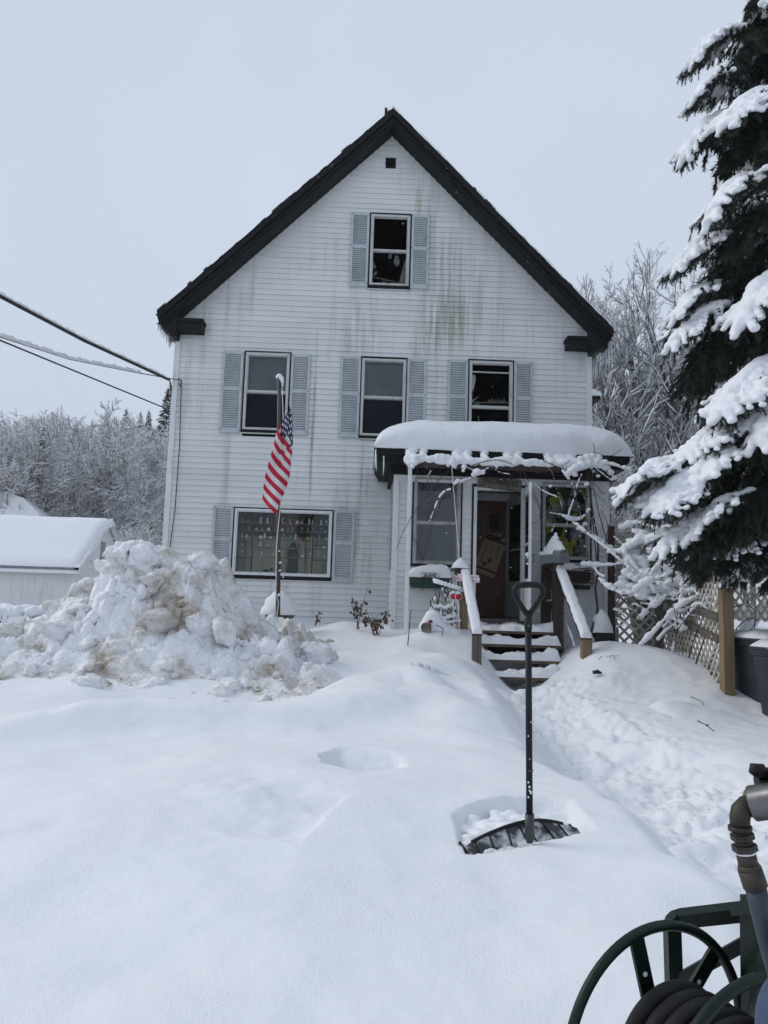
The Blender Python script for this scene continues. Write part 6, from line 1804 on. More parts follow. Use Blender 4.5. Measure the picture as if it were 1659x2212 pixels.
for (pts, Y0, Y1, r, sn) in (
    ([(1390, 1150), (1440, 1000), (1420, 860), (1440, 760), (1440, 560), (1410, 400), (1380, 200), (1370, 60)], 10.9, 11.3, .020, 0),
    ([(1440, 760), (1425, 600), (1400, 420), (1395, 240), (1385, 60)], 11.0, 11.28, .011, 0), ([(1500, 560), (1450, 400), (1410, 220), (1400, 90)], 11.0, 11.2, .009, .012),
    ([(480, 85), (400, 160), (330, 260), (250, 350), (200, 460), (160, 510), (150, 560), (135, 600)], 11.2, 11.1, .007, 0), ([(560, 140), (480, 200), (400, 290), (300, 320), (240, 380)], 11.2, 11.1, .006, 0),
    ([(480, 220), (420, 240), (390, 310), (370, 370), (345, 430)], 11.15, 11.1, .006, .024), ([(440, 230), (420, 300), (395, 360), (350, 470)], 11.15, 11.1, .004, .010), ([(730, 80), (620, 140), (500, 190)], 11.2, 11.1, .006, .020),
    ([(940, 70), (1010, 200), (1060, 330), (1080, 480)], 11.2, 11.2, .007, 0), ([(880, 50), (960, 150), (1000, 230), (1060, 330)], 11.2, 11.2, .006, 0), ([(1080, 270), (1060, 350), (1070, 470), (1095, 580)], 11.2, 11.1, .004, .010),
    ([(1210, 95), (1270, 180), (1290, 260), (1240, 400), (1230, 500)], 11.1, 11.0, .010, .026), ([(1290, 260), (1330, 380), (1320, 480), (1330, 580)], 11.05, 11.0, .008, .022), ([(1330, 120), (1300, 190), (1285, 260)], 11.1, 11.05, .008, .024),
    ([(1215, 395), (1260, 420), (1290, 430), (1350, 400), (1385, 345)], 11.0, 11.1, .009, .034), ([(1310, 470), (1400, 530), (1480, 580), (1530, 610)], 10.95, 10.9, .010, .034), ([(1350, 580), (1400, 680), (1440, 730), (1470, 760)], 11.0, 10.95, .008, .020),
    ([(880, 55), (1000, 100), (1200, 130), (1400, 130), (1500, 110)], 11.2, 11.15, .007, 0), ([(620, 60), (720, 30), (800, 20), (900, 60), (950, 120)], 11.15, 11.2, .007, .0), ([(1080, 30), (1180, 70), (1300, 120), (1400, 180)], 11.18, 11.1, .007, 0),
    ([(1380, 60), (1420, 10), (1410, -60), (1405, -90)], 11.2, 11.15, .007, 0), ([(1300, 20), (1400, -30), (1480, -10), (1500, 30)], 11.15, 11.1, .006, 0), ([(1480, 20), (1560, -20), (1600, -50)], 11.1, 11.0, .006, 0), ([(1440, 40), (1540, 60), (1660, 100)], 11.05, 10.9, .009, .035),
    ([(1500, 90), (1520, 200), (1500, 330)], 11.0, 10.95, .006, .014), ([(1450, 330), (1500, 420), (1510, 560)], 10.95, 10.9, .006, .014), ([(1110, 600), (1150, 800), (1160, 900)], 11.7, 11.6, .007, 0), ([(1215, 900), (1225, 1060), (1290, 1230)], 11.5, 10.9, .006, .010), ([(1290, 1230), (1240, 1110), (1215, 1050)], 10.8, 11.2, .010, .022),
    ([(240, 700), (300, 690), (380, 380)], 11.75, 11.75, .005, 0), ([(240, 510), (310, 690)], 11.75, 11.75, .005, 0)):
    vstem(pts, Y0, Y1, r, sn)
for i in range(34):
    x, y = r7.uniform(1020, 1480), r7.uniform(20, 420); L = r7.uniform(60, 260); a = r7.gauss(1.2, .7)
    vstem([(x, y), (x + L * .4 * math.cos(a) + r7.uniform(-20, 20), y + L * .5 * math.sin(a)), (x + L * math.cos(a), y + L * math.sin(a))], 11.2, 11.1, .004, r7.choice((0, 0, .009, .014)))
for i in range(12):
    x, y = r7.uniform(260, 900), r7.uniform(30, 90); L = r7.uniform(60, 200); a = r7.uniform(.2, 2.6)
    vstem([(x, y), (x + L * .5 * math.cos(a), y + L * .35), (x + L * math.cos(a), y + L * .6 * abs(math.sin(a)))], 11.2, 11.12, .004, r7.choice((0, 0, .009)))
for (x, y, s) in ((250, 40, .07), (255, 10, .06), (235, 70, .04), (495, 45, .06), (505, 65, .04), (570, 70, .045), (565, 95, .03), (655, 105, .075), (635, 120, .05), (690, 105, .05), (530, 160, .04), (1130, 195, .03), (1365, 180, .045), (1440, 130, .035),
                  (1240, 115, .06), (1270, 95, .075), (1300, 75, .085), (1340, 60, .09), (1380, 45, .10), (1420, 45, .10), (1455, 55, .085), (1490, 75, .07), (1520, 105, .06), (1290, 120, .05), (1400, 5, .08), (1370, 10, .08), (1330, 20, .07), (1440, 10, .07), (1545, 140, .045), (1360, 440, .03), (1310, 470, .04)):
    vs_.append((P(*z5(x, y), 11.1), (s, s * .9, s * .75)))
tag(link('vine_snow', blob_mesh('vine_snow', vs_, .0105, 2, .003), vine, [SNOW_FLUFF]), kind='stuff')

# ------------------------------------------------------------------ lattice fence
def lattice(name, A, B, z0, z1, label, sp=.105, w=.036):
    A, B = Vector(A), Vector(B); L = (B - A).length; d = (B - A).normalized(); nrm = Vector((-d.y, d.x, 0)); H = z1 - z0
    t = thing(name, (A.x, A.y, z0), label, 'fence', 'lattice fence panels')
    st = sp * math.sqrt(2)
    for sgn, off in ((1, -.005), (-1, .005)):
        c = -H
        while c < L + H:
            # strip u = c + sgn * v, clipped to the panel
            v0, v1 = 0.0, H
            if sgn > 0: lo, hi = -c, L - c
            else: lo, hi = c - L, c
            v0, v1 = max(v0, lo), min(v1, hi)
            if v1 - v0 > .04:
                p = A + d * (c + sgn * v0) + Vector((0, 0, z0 + v0 - 0)) + nrm * off; q_ = A + d * (c + sgn * v1) + Vector((0, 0, z0 + v1)) + nrm * off
                p.z = z0 + v0; q_.z = z0 + v1
                MB().beam(p, q_, .008, w, (q_ - p).cross(nrm)).build('lattice_strip', LATTICE, t)
            c += st
    return t
fa, fb, fc = P(1322, 1300, 11.45), P(1421, 1300, 11.4), P(1563, 1400, 8.85)
z0a = P(1370, 1400, 11.4).z
lat1 = lattice('lattice_panel', (fa.x, 11.45, 0), (fb.x, 11.4, 0), z0a - .2, P(1370, 1152, 11.4).z, 'beige lattice panel facing the street beside the porch')
lat2 = lattice('lattice_panel', (fb.x + .02, 11.35, 0), (fc.x, 8.9, 0), z0a - .55, P(1430, 1178, 11.3).z - .05, 'beige lattice panel running from the porch towards the bins')
def fpost(px, pyt, pyb, Y, w, mat, label):
    a, b = P(px, pyt, Y), P(px, pyb, Y)
    return tag(MB().box((a.x - w / 2, Y - w / 2, b.z - .3), (a.x + w / 2, Y + w / 2, a.z)).build('fence_post', mat, None, bevel=.005), label, 'post', 'fence posts')
fpost(1320, 1137, 1390, 11.3, .085, WOOD_DARK, 'dark thin fence post against the right porch corner')
fpost(1423, 1165, 1390, 11.3, .10, WOOD_GREY, 'weathered brown fence post in the corner of the lattice')
fpost(1567, 1270, 1484, 8.8, .125, WOOD_NEW, 'stout new wooden post in front of the bins')
for (p, q_, h, lb) in ((P(1423, 1180, 11.3), P(1500, 1182, 9.9), .07, 'upper grey rail above the long lattice panel'), (P(1425, 1288, 11.3), P(1563, 1335, 8.9), .10, 'middle grey rail of the long lattice panel'), (P(1425, 1318, 11.28), P(1563, 1382, 8.88), .085, 'lower grey rail of the long lattice panel')):
    tag(MB().beam(p + Vector((-.05, 0, 0)), q_ + Vector((-.05, 0, 0)), .04, h).build('fence_rail', WOOD_GREY), lb, 'rail', 'fence rails')
lattice('lattice_panel', (fc.x + .12, 8.95, 0), (fc.x + .85, 9.3, 0), P(1590, 1340, 9).z, P(1590, 1265, 9).z, 'short piece of beige lattice right of the stout post')
# snow-covered hoop behind the bins
hq = P(1640, 1345, 11.5)
ho = thing('garden_hoop', (hq.x + .3, 11.5, .6), 'grey hoop under a thick band of snow behind the bins', 'hoop')
MB().torus((hq.x + .35, 11.5, P(1640, 1390, 11.5).z), Matrix(((1, 0, 0), (0, 0, -1), (0, 1, 0))), .55, .06, 28, 8, 0, math.pi).build('hoop_frame', MAILBOX, ho, True)
link('hoop_snow', blob_mesh('hoop_snow', [(Vector((hq.x + .35 + .57 * math.cos(a), 11.5, P(1640, 1390, 11.5).z + .60 * math.sin(a))), (.12, .14, .09)) for a in np.linspace(.25, 2.9, 26)] + [(Vector((hq.x + .35 + x, 11.9, P(1640, 1390, 11.5).z + .45)), (.2, .2, .12)) for x in np.linspace(-.6, .9, 12)], .03, 3), ho, [SNOW_FLUFF])

# ------------------------------------------------------------------ arching canes laden with snow in front of the lattice
def z7(x, y): return ((1400 + x / 2.698) / 1.1573, (680 + y / 2.698) / 1.1573)
bram = thing('arching_bush', P(1440, 1400, 9.9), 'bush of arching canes bowed down by thick snow before the lattice', 'bush')
bs_ = []
for (pts, Y0, Y1, r, sn) in (
    ([(95, 1690), (210, 1790), (330, 1880), (480, 2010), (600, 2100)], 10.8, 10.3, .010, .040), ([(330, 1890), (400, 1905), (520, 1830), (640, 1790), (800, 1735)], 10.7, 10.0, .012, .050), ([(270, 2070), (330, 2140), (440, 2195), (560, 2120), (700, 2060), (810, 1985)], 10.5, 9.8, .013, .055),
    ([(460, 1930), (560, 1965), (680, 1945), (760, 1900)], 10.6, 10.2, .010, .065), ([(560, 1780), (600, 1850), (660, 1920), (720, 1960)], 10.7, 10.4, .010, .055), ([(420, 1740), (520, 1690), (600, 1720), (680, 1760)], 10.9, 10.5, .009, .060), ([(440, 1900), (520, 2010), (600, 2060), (690, 2070)], 10.4, 10.2, .010, .05),
    ([(150, 1980), (250, 1990), (350, 1985), (430, 1970)], 10.9, 10.6, .009, .035), ([(200, 1960), (260, 2040), (300, 2060)], 10.9, 10.6, .008, .025), ([(370, 1790), (470, 1890), (560, 1980)], 10.8, 10.5, .007, .02), ([(480, 1720), (540, 1800), (640, 1870)], 10.8, 10.4, .006, .015), ([(590, 2090), (640, 2140), (660, 2212)], 10.2, 10.0, .008, .03),
    ([(700, 2000), (800, 1950), (900, 1930), (1000, 1980)], 9.9, 9.4, .010, .045), ([(330, 1700), (300, 1850), (330, 1990), (400, 2100)], 10.9, 10.6, .007, .012), ([(500, 1850), (640, 1800), (760, 1730)], 10.7, 10.2, .008, .05)):
    vstem(pts, Y0, Y1, r, sn, .03, fn=z7, thing_=bram, store=bs_, name='cane')
def z8(x, y): return ((1440 + x / 3.456) / 1.1573, (1300 + y / 3.456) / 1.1573)
for (pts, Y0, Y1, r, sn) in (
    ([(580, 1080), (700, 940), (830, 800), (950, 720), (1060, 650)], 10.0, 9.6, .011, .045), ([(820, 1200), (850, 1000), (880, 800), (920, 600)], 9.9, 9.7, .009, .035), ([(970, 1190), (1020, 1000), (1090, 850), (1150, 720)], 9.6, 9.4, .010, .014), ([(1030, 1240), (1090, 1080), (1150, 900)], 9.5, 9.3, .011, .012), ([(1150, 1330), (1240, 1270), (1290, 1180)], 9.3, 9.2, .012, .016), ([(1200, 1390), (1240, 1300), (1290, 1190)], 9.2, 9.2, .009, 0),
    ([(1150, 1280), (1230, 1050), (1260, 900)], 9.3, 9.1, .009, .0), ([(560, 860), (640, 760), (740, 640), (830, 540)], 10.4, 10.1, .011, .05), ([(680, 760), (760, 660), (900, 640), (1040, 600), (1080, 700)], 10.2, 9.6, .010, .05), ([(1000, 760), (1080, 700), (1160, 800), (1240, 950)], 9.5, 9.2, .008, .02), ([(880, 960), (980, 800), (1060, 720)], 9.8, 9.4, .008, .02), ([(700, 1040), (780, 940), (860, 900)], 10.0, 9.8, .008, .03),
    ([(850, 1080), (870, 900), (850, 760)], 9.8, 9.7, .008, .022), ([(1350, 1000), (1420, 880), (1540, 820), (1560, 900), (1500, 970)], 8.9, 8.7, .008, 0), ([(1330, 760), (1450, 700), (1560, 760), (1540, 960)], 9.0, 8.8, .008, .012), ([(1370, 1290), (1400, 1120), (1440, 1000)], 8.9, 8.8, .007, 0), ([(1340, 1180), (1390, 1060)], 8.9, 8.8, .007, 0), ([(620, 980), (540, 840), (480, 760)], 10.3, 10.4, .007, .012), ([(440, 480), (560, 560), (700, 620)], 10.4, 10.2, .009, .06), ([(700, 350), (760, 420), (740, 480)], 10.5, 10.3, .009, .06)):
    vstem(pts, Y0, Y1, r, sn, .03, fn=z8, thing_=bram, store=bs_, name='cane')
for i in range(80):
    x, y = r7.uniform(320, 1150), r7.uniform(200, 1000); a = r7.uniform(-.9, .9); L = r7.uniform(60, 190); Y0 = 10.6 - .0014 * (x - 380)
    vstem([(x, y), (x + L * .5, y - L * .5 * a - 15), (x + L, y - L * a)], Y0, Y0 - .1, .005, r7.choice((0, .012, .020, .032)), .03, fn=z8, thing_=bram, store=bs_, name='cane')
for i in range(70):                                    # snow bridging between canes
    x, y = r7.uniform(400, 1000), r7.uniform(60, 720); s = r7.uniform(.05, .11); bs_.append((P(*z8(x, y), 10.5 - .001 * (x - 480)), (s * 1.3, s, s * .6)))
tag(link('bush_snow', blob_mesh('bush_snow', bs_, .0125, 2, .005), bram, [SNOW_FLUFF]), kind='stuff')

# ------------------------------------------------------------------ overhead wires
def wire(pts, r, label, snow=0.0, s0=0.0, s1=1.0, sag=.0):
    W = [Vector(p) for p in pts]; out = []
    n = 60
    for i in range(n + 1):
        t = i / n * (len(W) - 1); k = min(int(t), len(W) - 2); p = W[k].lerp(W[k + 1], t - k); out.append(p + Vector((0, 0, -sag * 4 * (i / n) * (1 - i / n))))
    t = thing('overhead_wire', out[-1], label, 'wire', 'wires to the house corner')
    MB().tube(out, r, 6).build('cable', CABLE, t, True)
    if snow:
        a, b = int(s0 * n), int(s1 * n)
        seg = []
        for i in range(a, b):
            for f in (0, .34, .67): seg.append(out[i].lerp(out[i + 1], f))
        rs_ = [snow * (1 + .35 * math.sin(i * .9) * math.sin(i * .37 + 1)) * min(1, .3 + i / 3, .3 + (len(seg) - 1 - i) / 3) for i in range(len(seg))]
        MB().tube([p + Vector((0, 0, r * .6 + q_ * .75)) for p, q_ in zip(seg, rs_)], rs_, 8, sq=.95).build('wire_snow', SNOW_FLUFF, t, True)
    return t
hq = P(364, 820, 13.7)
wire([P(-260, 520, 7.2), P(0, 640, 9.0), P(180, 735, 11.2), hq], .026, 'thick service cable with a ridge of snow, topmost of the three wires', .022, .0, 1.0)
wire([P(-200, 690, 8.0), P(0, 728, 9.5), P(150, 776, 11.5), P(285, 803, 12.9), P(392, 822, 13.45)], .008, 'middle wire sleeved in pale frost that ends short of the house', .030, .0, .80)
wire([P(-200, 655, 8.0), P(0, 735, 9.5), P(365, 885, 13.6)], .012, 'lowest bare black wire running to the house corner', .012, .42, .48)
lp_ = MB()
for k in range(3):
    pts = [hq + Vector((.02, 0, .01)), P(372 - 2 * k, 840, 13.6), P(366 + 3 * k, 858 + 4 * k, 13.55), P(356 + 4 * k, 868 - 3 * k, 13.6), P(364, 840 + 5 * k, 13.7)]
    lp_.tube(pts, .010, 5)
tag(lp_.build('drip_loop', CABLE, None, True), 'looped black cable ends hanging at the house corner', 'cable')
m_ = MB().tube([P(392, 821, 13.44), P(388, 960, 13.45), P(378, 1100, 13.45), P(366, 1190, 13.45), P(364, 1280, 13.45)], .008, 5)
m_.tube([P(386, 818, 13.40), P(392, 823, 13.40), P(390, 836, 13.42), P(386, 826, 13.42)], .009, 5)
tag(m_.build('wall_cable', CABLE, None, True), 'thin black cable running down the siding at the left corner', 'cable')

# ------------------------------------------------------------------ garage and far house on the left
g0 = P(163, 1228, 25.0); GX, GY0, GY1 = g0.x, 25.0, 30.2
GR = 27.6; GZ = g0.z; GRZ = P(232, 1119, GR).z - .15; GL = GX - 12.0
gar = thing('garage', (GX - 6, 29, -.2), 'low white garage with a thick snow-covered roof left of the snow pile', 'garage')
def cladding(name, a, b, z0, z1, nrm, top=None, sp=.11):
    a, b, nrm = Vector(a), Vector(b), Vector(nrm); m = MB(); z = z0
    while z < z1:
        p, q_ = a.copy(), b.copy()
        if top:
            t0, t1 = top(z)
            p, q_ = a.lerp(b, t0), a.lerp(b, t1)
        for (w, o) in ((p, 0),): pass
        m.add([p + nrm * .02 + Vector((0, 0, z)), q_ + nrm * .02 + Vector((0, 0, z)), q_ + nrm * .002 + Vector((0, 0, z + sp)), p + nrm * .002 + Vector((0, 0, z + sp)), p + Vector((0, 0, z)), q_ + Vector((0, 0, z))], [(0, 1, 2, 3), (4, 5, 1, 0)])
        z += sp
    return tag(m.build(name, SIDING_PLAIN, gar), kind='stuff')
cladding('front_cladding', (GL, GY0, 0), (GX, GY0, 0), -.3, GZ - .08, (0, -1, 0))
def gtop(z):
    if z < GZ: return 0, 1
    k = (z - GZ) / (GRZ - GZ); return min(.499, (GR - GY0) / (GY1 - GY0) * k), max(.5, 1 - (1 - (GR - GY0) / (GY1 - GY0)) * k)
cladding('gable_cladding', (GX, GY0, 0), (GX, GY1, 0), -.3, GRZ - .15, (1, 0, 0), gtop)
MB().box((GX - .10, GY0 - .03, -.3), (GX + .03, GY0 + .10, GZ)).build('corner_board', TRIM, gar)
MB().box((GL, GY0 - .25, GZ - .06), (GX + .2, GY0 + .02, GZ + .02)).build('eave_board', MAILBOX, gar)
for (ya, yb) in ((GY0 - .25, GR), (GY1 + .25, GR)):
    MB().add([(GX + .22, ya, GZ - .09), (GX + .22, yb, GRZ - .0), (GX + .22, yb, GRZ + .12), (GX + .22, ya, GZ + .03), (GX + .05, ya, GZ - .09), (GX + .05, yb, GRZ), (GX + .05, yb, GRZ + .12), (GX + .05, ya, GZ + .03)], [(0, 1, 2, 3), (7, 6, 5, 4), (0, 4, 5, 1), (1, 5, 6, 2), (2, 6, 7, 3), (3, 7, 4, 0)]).build('rake_board', TRIM, gar)
    MB().add([(GL, ya, GZ - .02), (GX + .2, ya, GZ - .02), (GX + .2, yb, GRZ + .10), (GL, yb, GRZ + .10)], [(0, 1, 2, 3)]).build('roof_slope', SHINGLE, gar)
vq = P(250, 1180, 29.0)
MB().box((GX + .0, 27.2, GZ + .40), (GX + .035, 27.6, GZ + 1.05)).build('gable_vent', MAILBOX, gar)
MB().box((GX + .0, 27.6, GZ - 1.75), (GX + .03, 28.2, GZ - 1.2)).build('gable_window', BLACK, gar)
n, m = 80, 40; U, V = np.meshgrid(np.linspace(0, 1, n), np.linspace(0, 1, m), indexing='ij')
X = GL + U * (GX + .24 - GL); Yr = GY0 - .30 + V * (GY1 - GY0 + .6); tri_ = np.where(Yr < GR, (Yr - GY0) / (GR - GY0), (GY1 - Yr) / (GY1 - GR))
Z = GZ + (GRZ - GZ) * tri_ + .03 + .26 * np.clip(V * 16, 0, 1) ** .5 * np.clip((1 - V) * 16, 0, 1) ** .5 * np.clip((1 - U) * 50, 0, 1) ** .5 * (1 + .10 * fbm(X * .6, Yr * .8, 3, 3)) - .10 * smooth(.5, 0, np.abs(Yr - GR) * 1.2)
X = X - .05 * (U > .97) * vnoise(Yr * 3, Yr * 0, 9)
link('roof_snow', grid_mesh('roof_snow', X, Yr, Z), gar, [SNOW])
# far house
fh = P(40, 1085, 44); FHX = fh.x
fho = thing('far_house', (FHX - 4, 46, 0), 'far house with a brick chimney whose snowy roof shows over the garage', 'house')
ra_, rb_, rc_ = P(-90, 1050, 44), P(0, 1062, 44), P(52, 1076, 44); rd_ = P(84, 1108, 44); re_ = P(100, 1150, 44)
poly = [(ra_.x - 3, ra_.z - 5), (re_.x, ra_.z - 5), (re_.x, re_.z), (rd_.x, rd_.z), (rc_.x, rc_.z), (rb_.x, rb_.z + .12), (ra_.x - 3, ra_.z + .5)]
MB().prism([(p[0], p[1]) for p in poly[:2]] + [(poly[2][0] - .4, poly[2][1] - .5), (poly[4][0] - .3, poly[4][1] - .6), (poly[6][0], poly[6][1] - .6)], 44.3, 52).build('wall', SIDING_PLAIN, fho)
MB().prism([(p[0], p[1] - 2.2) for p in (poly[6], poly[5], poly[4], poly[3], poly[2])][::-1] + [poly[6], poly[5], poly[4], poly[3], poly[2]], 43.9, 52.2).build('roof_snow', SNOW, fho)
cc = P(1, 1056, 44.5); MB().box((cc.x - .55, 44.5, cc.z - 1.6), (cc.x + .2, 45.2, cc.z + .32)).build('chimney', BRICK, fho)
MB().box((cc.x - .58, 44.47, cc.z + .32), (cc.x + .23, 45.23, cc.z + .40)).build('chimney_snow', SNOW, fho)
# low hedge in front of the garage
hd = thing('low_hedge', P(40, 1345, 13.0), 'low twiggy hedge capped with snow at the left edge', 'hedge')
tw = []; hs = []
h0, h1 = P(-60, 1338, 13.0), P(98, 1340, 13.0)
for i in range(900):
    u = r7.random(); x = lerp(h0.x, h1.x, u); y = 13.0 + r7.uniform(-.2, .3); z = h0.z + r7.uniform(-.4, .1)
    p = Vector((x, y, z)); tw.append((p, p + Vector((r7.gauss(0, .05), r7.gauss(0, .05), r7.uniform(.06, .18))), .006, .004))
for i in range(70):
    x = lerp(h0.x, h1.x, i / 69); hs.append(((x, 12.95 + r7.uniform(-.1, .1), h0.z + .16 + r7.uniform(-.03, .05)), (.09, .16, .05 + .04 * r7.random())))
for i in range(26): hs.append(((lerp(h0.x, h1.x, r7.random()), 12.82, h0.z + r7.uniform(-.02, .1)), (.03, .04, .07)))
tag(link('twigs', segs_mesh('twigs', tw, 3), hd, [BARK]), kind='stuff')
link('hedge_snow', blob_mesh('hedge_snow', hs, .022, 2, .004), hd, [SNOW_FLUFF])
# ------------------------------------------------------------------ the snow shovel
shv = thing('snow_shovel', (SHV.x, SHV.y, SHV.z - .05), 'black snow shovel with D-shaped grip standing upright in the deep snow', 'shovel')
Ys = 3.40
def S(px, py, dy=0.0): return P(px, py, Ys + dy)
top_, bot_ = S(1141, 1335), S(1144, 1772)
MB().tube([top_, lerp(top_, bot_, .5), bot_], .0142, 16).build('shaft', BLACKPLASTIC, shv, True)
MB().tube([S(1144, 1662), S(1144, 1666)], .0149, 16).build('shaft_seam', BLADE, shv, True)
MB().tube([S(1141, 1322), S(1141, 1352), S(1141, 1362)], [.0165, .0175, .0165], 16).build('grip_socket', BLACKPLASTIC, shv, True)
gp_ = [(1141, 1330), (1132, 1318), (1120, 1300), (1112, 1286), (1111, 1274), (1117, 1266), (1130, 1263.5), (1145, 1263), (1158, 1263.5), (1168, 1266), (1173, 1274), (1171, 1286), (1162, 1300), (1150, 1318), (1141, 1330)]
MB().tube([S(*p) for p in gp_], [.0150, .0125, .0118, .0120, .0130, .0140, .0145, .0145, .0145, .0140, .0130, .0120, .0118, .0125, .0150], 12).build('d_grip', BLACKPLASTIC, shv, True)
MB().ball(S(1142, 1352, -.018), (.005, .003, .005), 8, 6).build('rivet', STEEL, shv, True)
MB().tube([S(1144, 1758), S(1144, 1790), S(1144, 1806, .0), S(1144, 1822, -.01)], [.0195, .0195, .022, .012], 14).build('blade_socket', BLADE, shv, True)
# the scoop: a curved ribbed plate, its lower edge in the snow
nU, nV = 60, 14
U, V = np.meshgrid(np.linspace(-1, 1, nU), np.linspace(0, 1, nV), indexing='ij')
L_, R_ = np.array(SHL), np.array(SHR)
def blade_pt(U, V, off=0.0):
    C = L_ + (R_ - L_) * ((U + 1) / 2)[..., None]
    top = .032 + .028 * (1 - np.abs(U) ** 2.2) + .012 * np.sin(3 * U + .6)
    zz = -.07 + (.07 + top) * V
    bk = .012 + .10 * V ** 1.6 - .10 * np.abs(U) ** 3 * .5
    B = np.array(_sb)
    return C + B * (bk - off)[..., None] + np.array([0, 0, 1.0]) * zz[..., None]
q0 = blade_pt(U, V); q1 = blade_pt(U, V, -.004)
bl = link('blade', grid_mesh('blade', q0[..., 0], q0[..., 1], q0[..., 2]), shv, [BLADE_FROST])
md = bl.modifiers.new('solid', 'SOLIDIFY'); md.thickness = .004
rim = blade_pt(np.linspace(-.86, .80, 40), np.ones(40))
MB().tube([Vector(p) for p in rim], .0075, 8).build('blade_rim', BLACKPLASTIC, shv, True)
for u0, u1 in ((-.92, -.80), (-.62, -.52), (-.30, -.20), (.03, .02), (.30, .10), (.62, .42), (.86, .70)):
    v = np.linspace(0, 1, 10); pts = blade_pt(u0 + (u1 - u0) * v, v, .004); MB().tube([Vector(p) for p in pts], .0045, 5).build('blade_rib', BLACKPLASTIC, shv, True)
for u in (-1, 1):
    v = np.linspace(0, 1, 8); pts = blade_pt(np.full(8, u * 1.0), v); pts = [Vector(p) + Vector(_sb) * (.05 * i / 7) for i, p in enumerate(pts)]
    MB().tube(pts, .007, 6).build('blade_wing', BLACKPLASTIC, shv, True)
# snow stuck on the face and lying behind the rim
sp = []; r8 = random.Random(3)
for i in range(40):
    u = r8.uniform(-.95, .15) if r8.random() < .75 else r8.uniform(.15, .95); v = r8.uniform(.3, .6); c = Vector(blade_pt(np.array(u), np.array(v), .003)); s = r8.uniform(.008, .02) * (1 if u < .15 else .6); sp.append((c, (s * 1.6, .004, s)))
tag(link('stuck_snow', blob_mesh('stuck_snow', sp, .0035, 1), shv, [SNOW_FLUFF]), kind='stuff')
sp = []
for i in range(90):
    u = r8.uniform(-.98, .98); c = Vector(blade_pt(np.array(u), np.array(1.0))) + Vector(_sb) * r8.uniform(.03, .32) + Vector((0, 0, -.055 + r8.uniform(-.03, .012))); s = r8.uniform(.02, .05); sp.append((c, (s * 1.3, s, s * .7)))
for i in range(60):
    u = r8.uniform(-1.0, 1.0); c = Vector(blade_pt(np.array(u), np.array(.50))) - Vector(_sb) * r8.uniform(.015, .04) + Vector((0, 0, -.012 + r8.uniform(-.015, .006))); s = r8.uniform(.012, .028); sp.append((c, (s * 1.4, s, s * .8)))
link('heaped_snow', blob_mesh('heaped_snow', sp, .009, 2, .003), shv, [SNOW])
for i, (py, s) in enumerate(((1690, .004), (1700, .005), (1712, .006), (1722, .004), (1708, .004), (1560, .003), (1590, .003), (1640, .003))):
    sp = S(1144 + (i % 3 - 1) * 2.5, py, -.013); MB().ball(sp, (s, s * .6, s * 1.3), 6, 4).build('snow_fleck', SNOW_FLUFF, shv, True)

# ------------------------------------------------------------------ hose reel at the lower right
reel = thing('hose_reel', P(1500, 2300, 1.3), 'dark green hose reel wound with thick black hose in the lower right corner', 'hose reel')
axv = Vector((.40, -.915, 0)).normalized()
def ring_R(a):
    x = Vector((0, 0, 1)).cross(a).normalized(); return Matrix((x, Vector((0, 0, 1)), x.cross(Vector((0, 0, 1))))).transposed()
RR = ring_R(axv)
C1 = P(1424, 2262, 1.36); RAD = .190
C2 = C1 + axv * .195
def disc_pt(C, r, a): return C + RR @ Vector((r * math.cos(a), r * math.sin(a), 0))
rims = []
for C in (C1, C2):
    rm = MB().torus(C, RR, RAD, .0088, 72, 12).build('rim', GREENPAINT, reel, True); rims.append(rm)
    for k in range(6):
        a = math.radians(105 + 60 * k) if C is C1 else math.radians(80 + 60 * k)
        p, q_ = disc_pt(C, .03, a), disc_pt(C, RAD - .006, a); tv = (q_ - p).normalized()
        MB().beam(p, q_, .006, .028, axv.cross(tv)).build('spoke', GREENPAINT, rm)
        h = disc_pt(C, .125, a); MB().tube([h - axv * .0045, h + axv * .0045], .0042, 8).build('spoke_hole', WHITEPLASTIC, rm)
    MB().tube([C - axv * .02, C + axv * .02], .036, 20).build('hub', GREENPAINT, rm, True)
MB().tube([C1, C2], .052, 24).build('drum', GREENPAINT, reel, True)
# the wound hose: turns lying side by side, two layers
for lay, (rad, n, o) in enumerate(((.074, 6, .020), (.102, 5, .032))):
    for k in range(n):
        c = C1 + axv * (o + k * .030)
        MB().torus(c, RR @ Matrix.Rotation(.03 * (k % 2) - .015, 3, 'X'), rad, .0145, 56, 12).build('hose_turn', RUBBER, reel, True)
# frame behind: square tube hoop, brace and plate
def sq(m, pts, w):
    for a, b in zip(pts[:-1], pts[1:]): m.beam(a, b, w, w, axv)
Yf_ = 1.55
F = [P(1465, 2300, Yf_), P(1456, 2135, Yf_), P(1452, 2010, Yf_), P(1457, 1992, Yf_), P(1472, 1984, Yf_), P(1632, 1966, Yf_ - .08)]
fm_ = MB().tube([F[0], F[1], F[2], P(1453, 2001, Yf_), P(1456, 1993, Yf_), P(1462, 1987, Yf_), F[4], F[5]], .0185, 4)
fm_.build('frame', GREENPAINT, reel)
MB().beam(P(1462, 2120, Yf_), P(1640, 2020, Yf_ - .1), .022, .022).build('brace', GREENPAINT, reel)
pl_ = [P(1600, 1962, 1.42), P(1655, 1962, 1.36), P(1760, 2030, 1.2), P(1760, 2320, 1.15), P(1640, 2320, 1.40), P(1605, 2240, 1.42)]
n = len(pl_); off = Vector((.03, .06, 0))
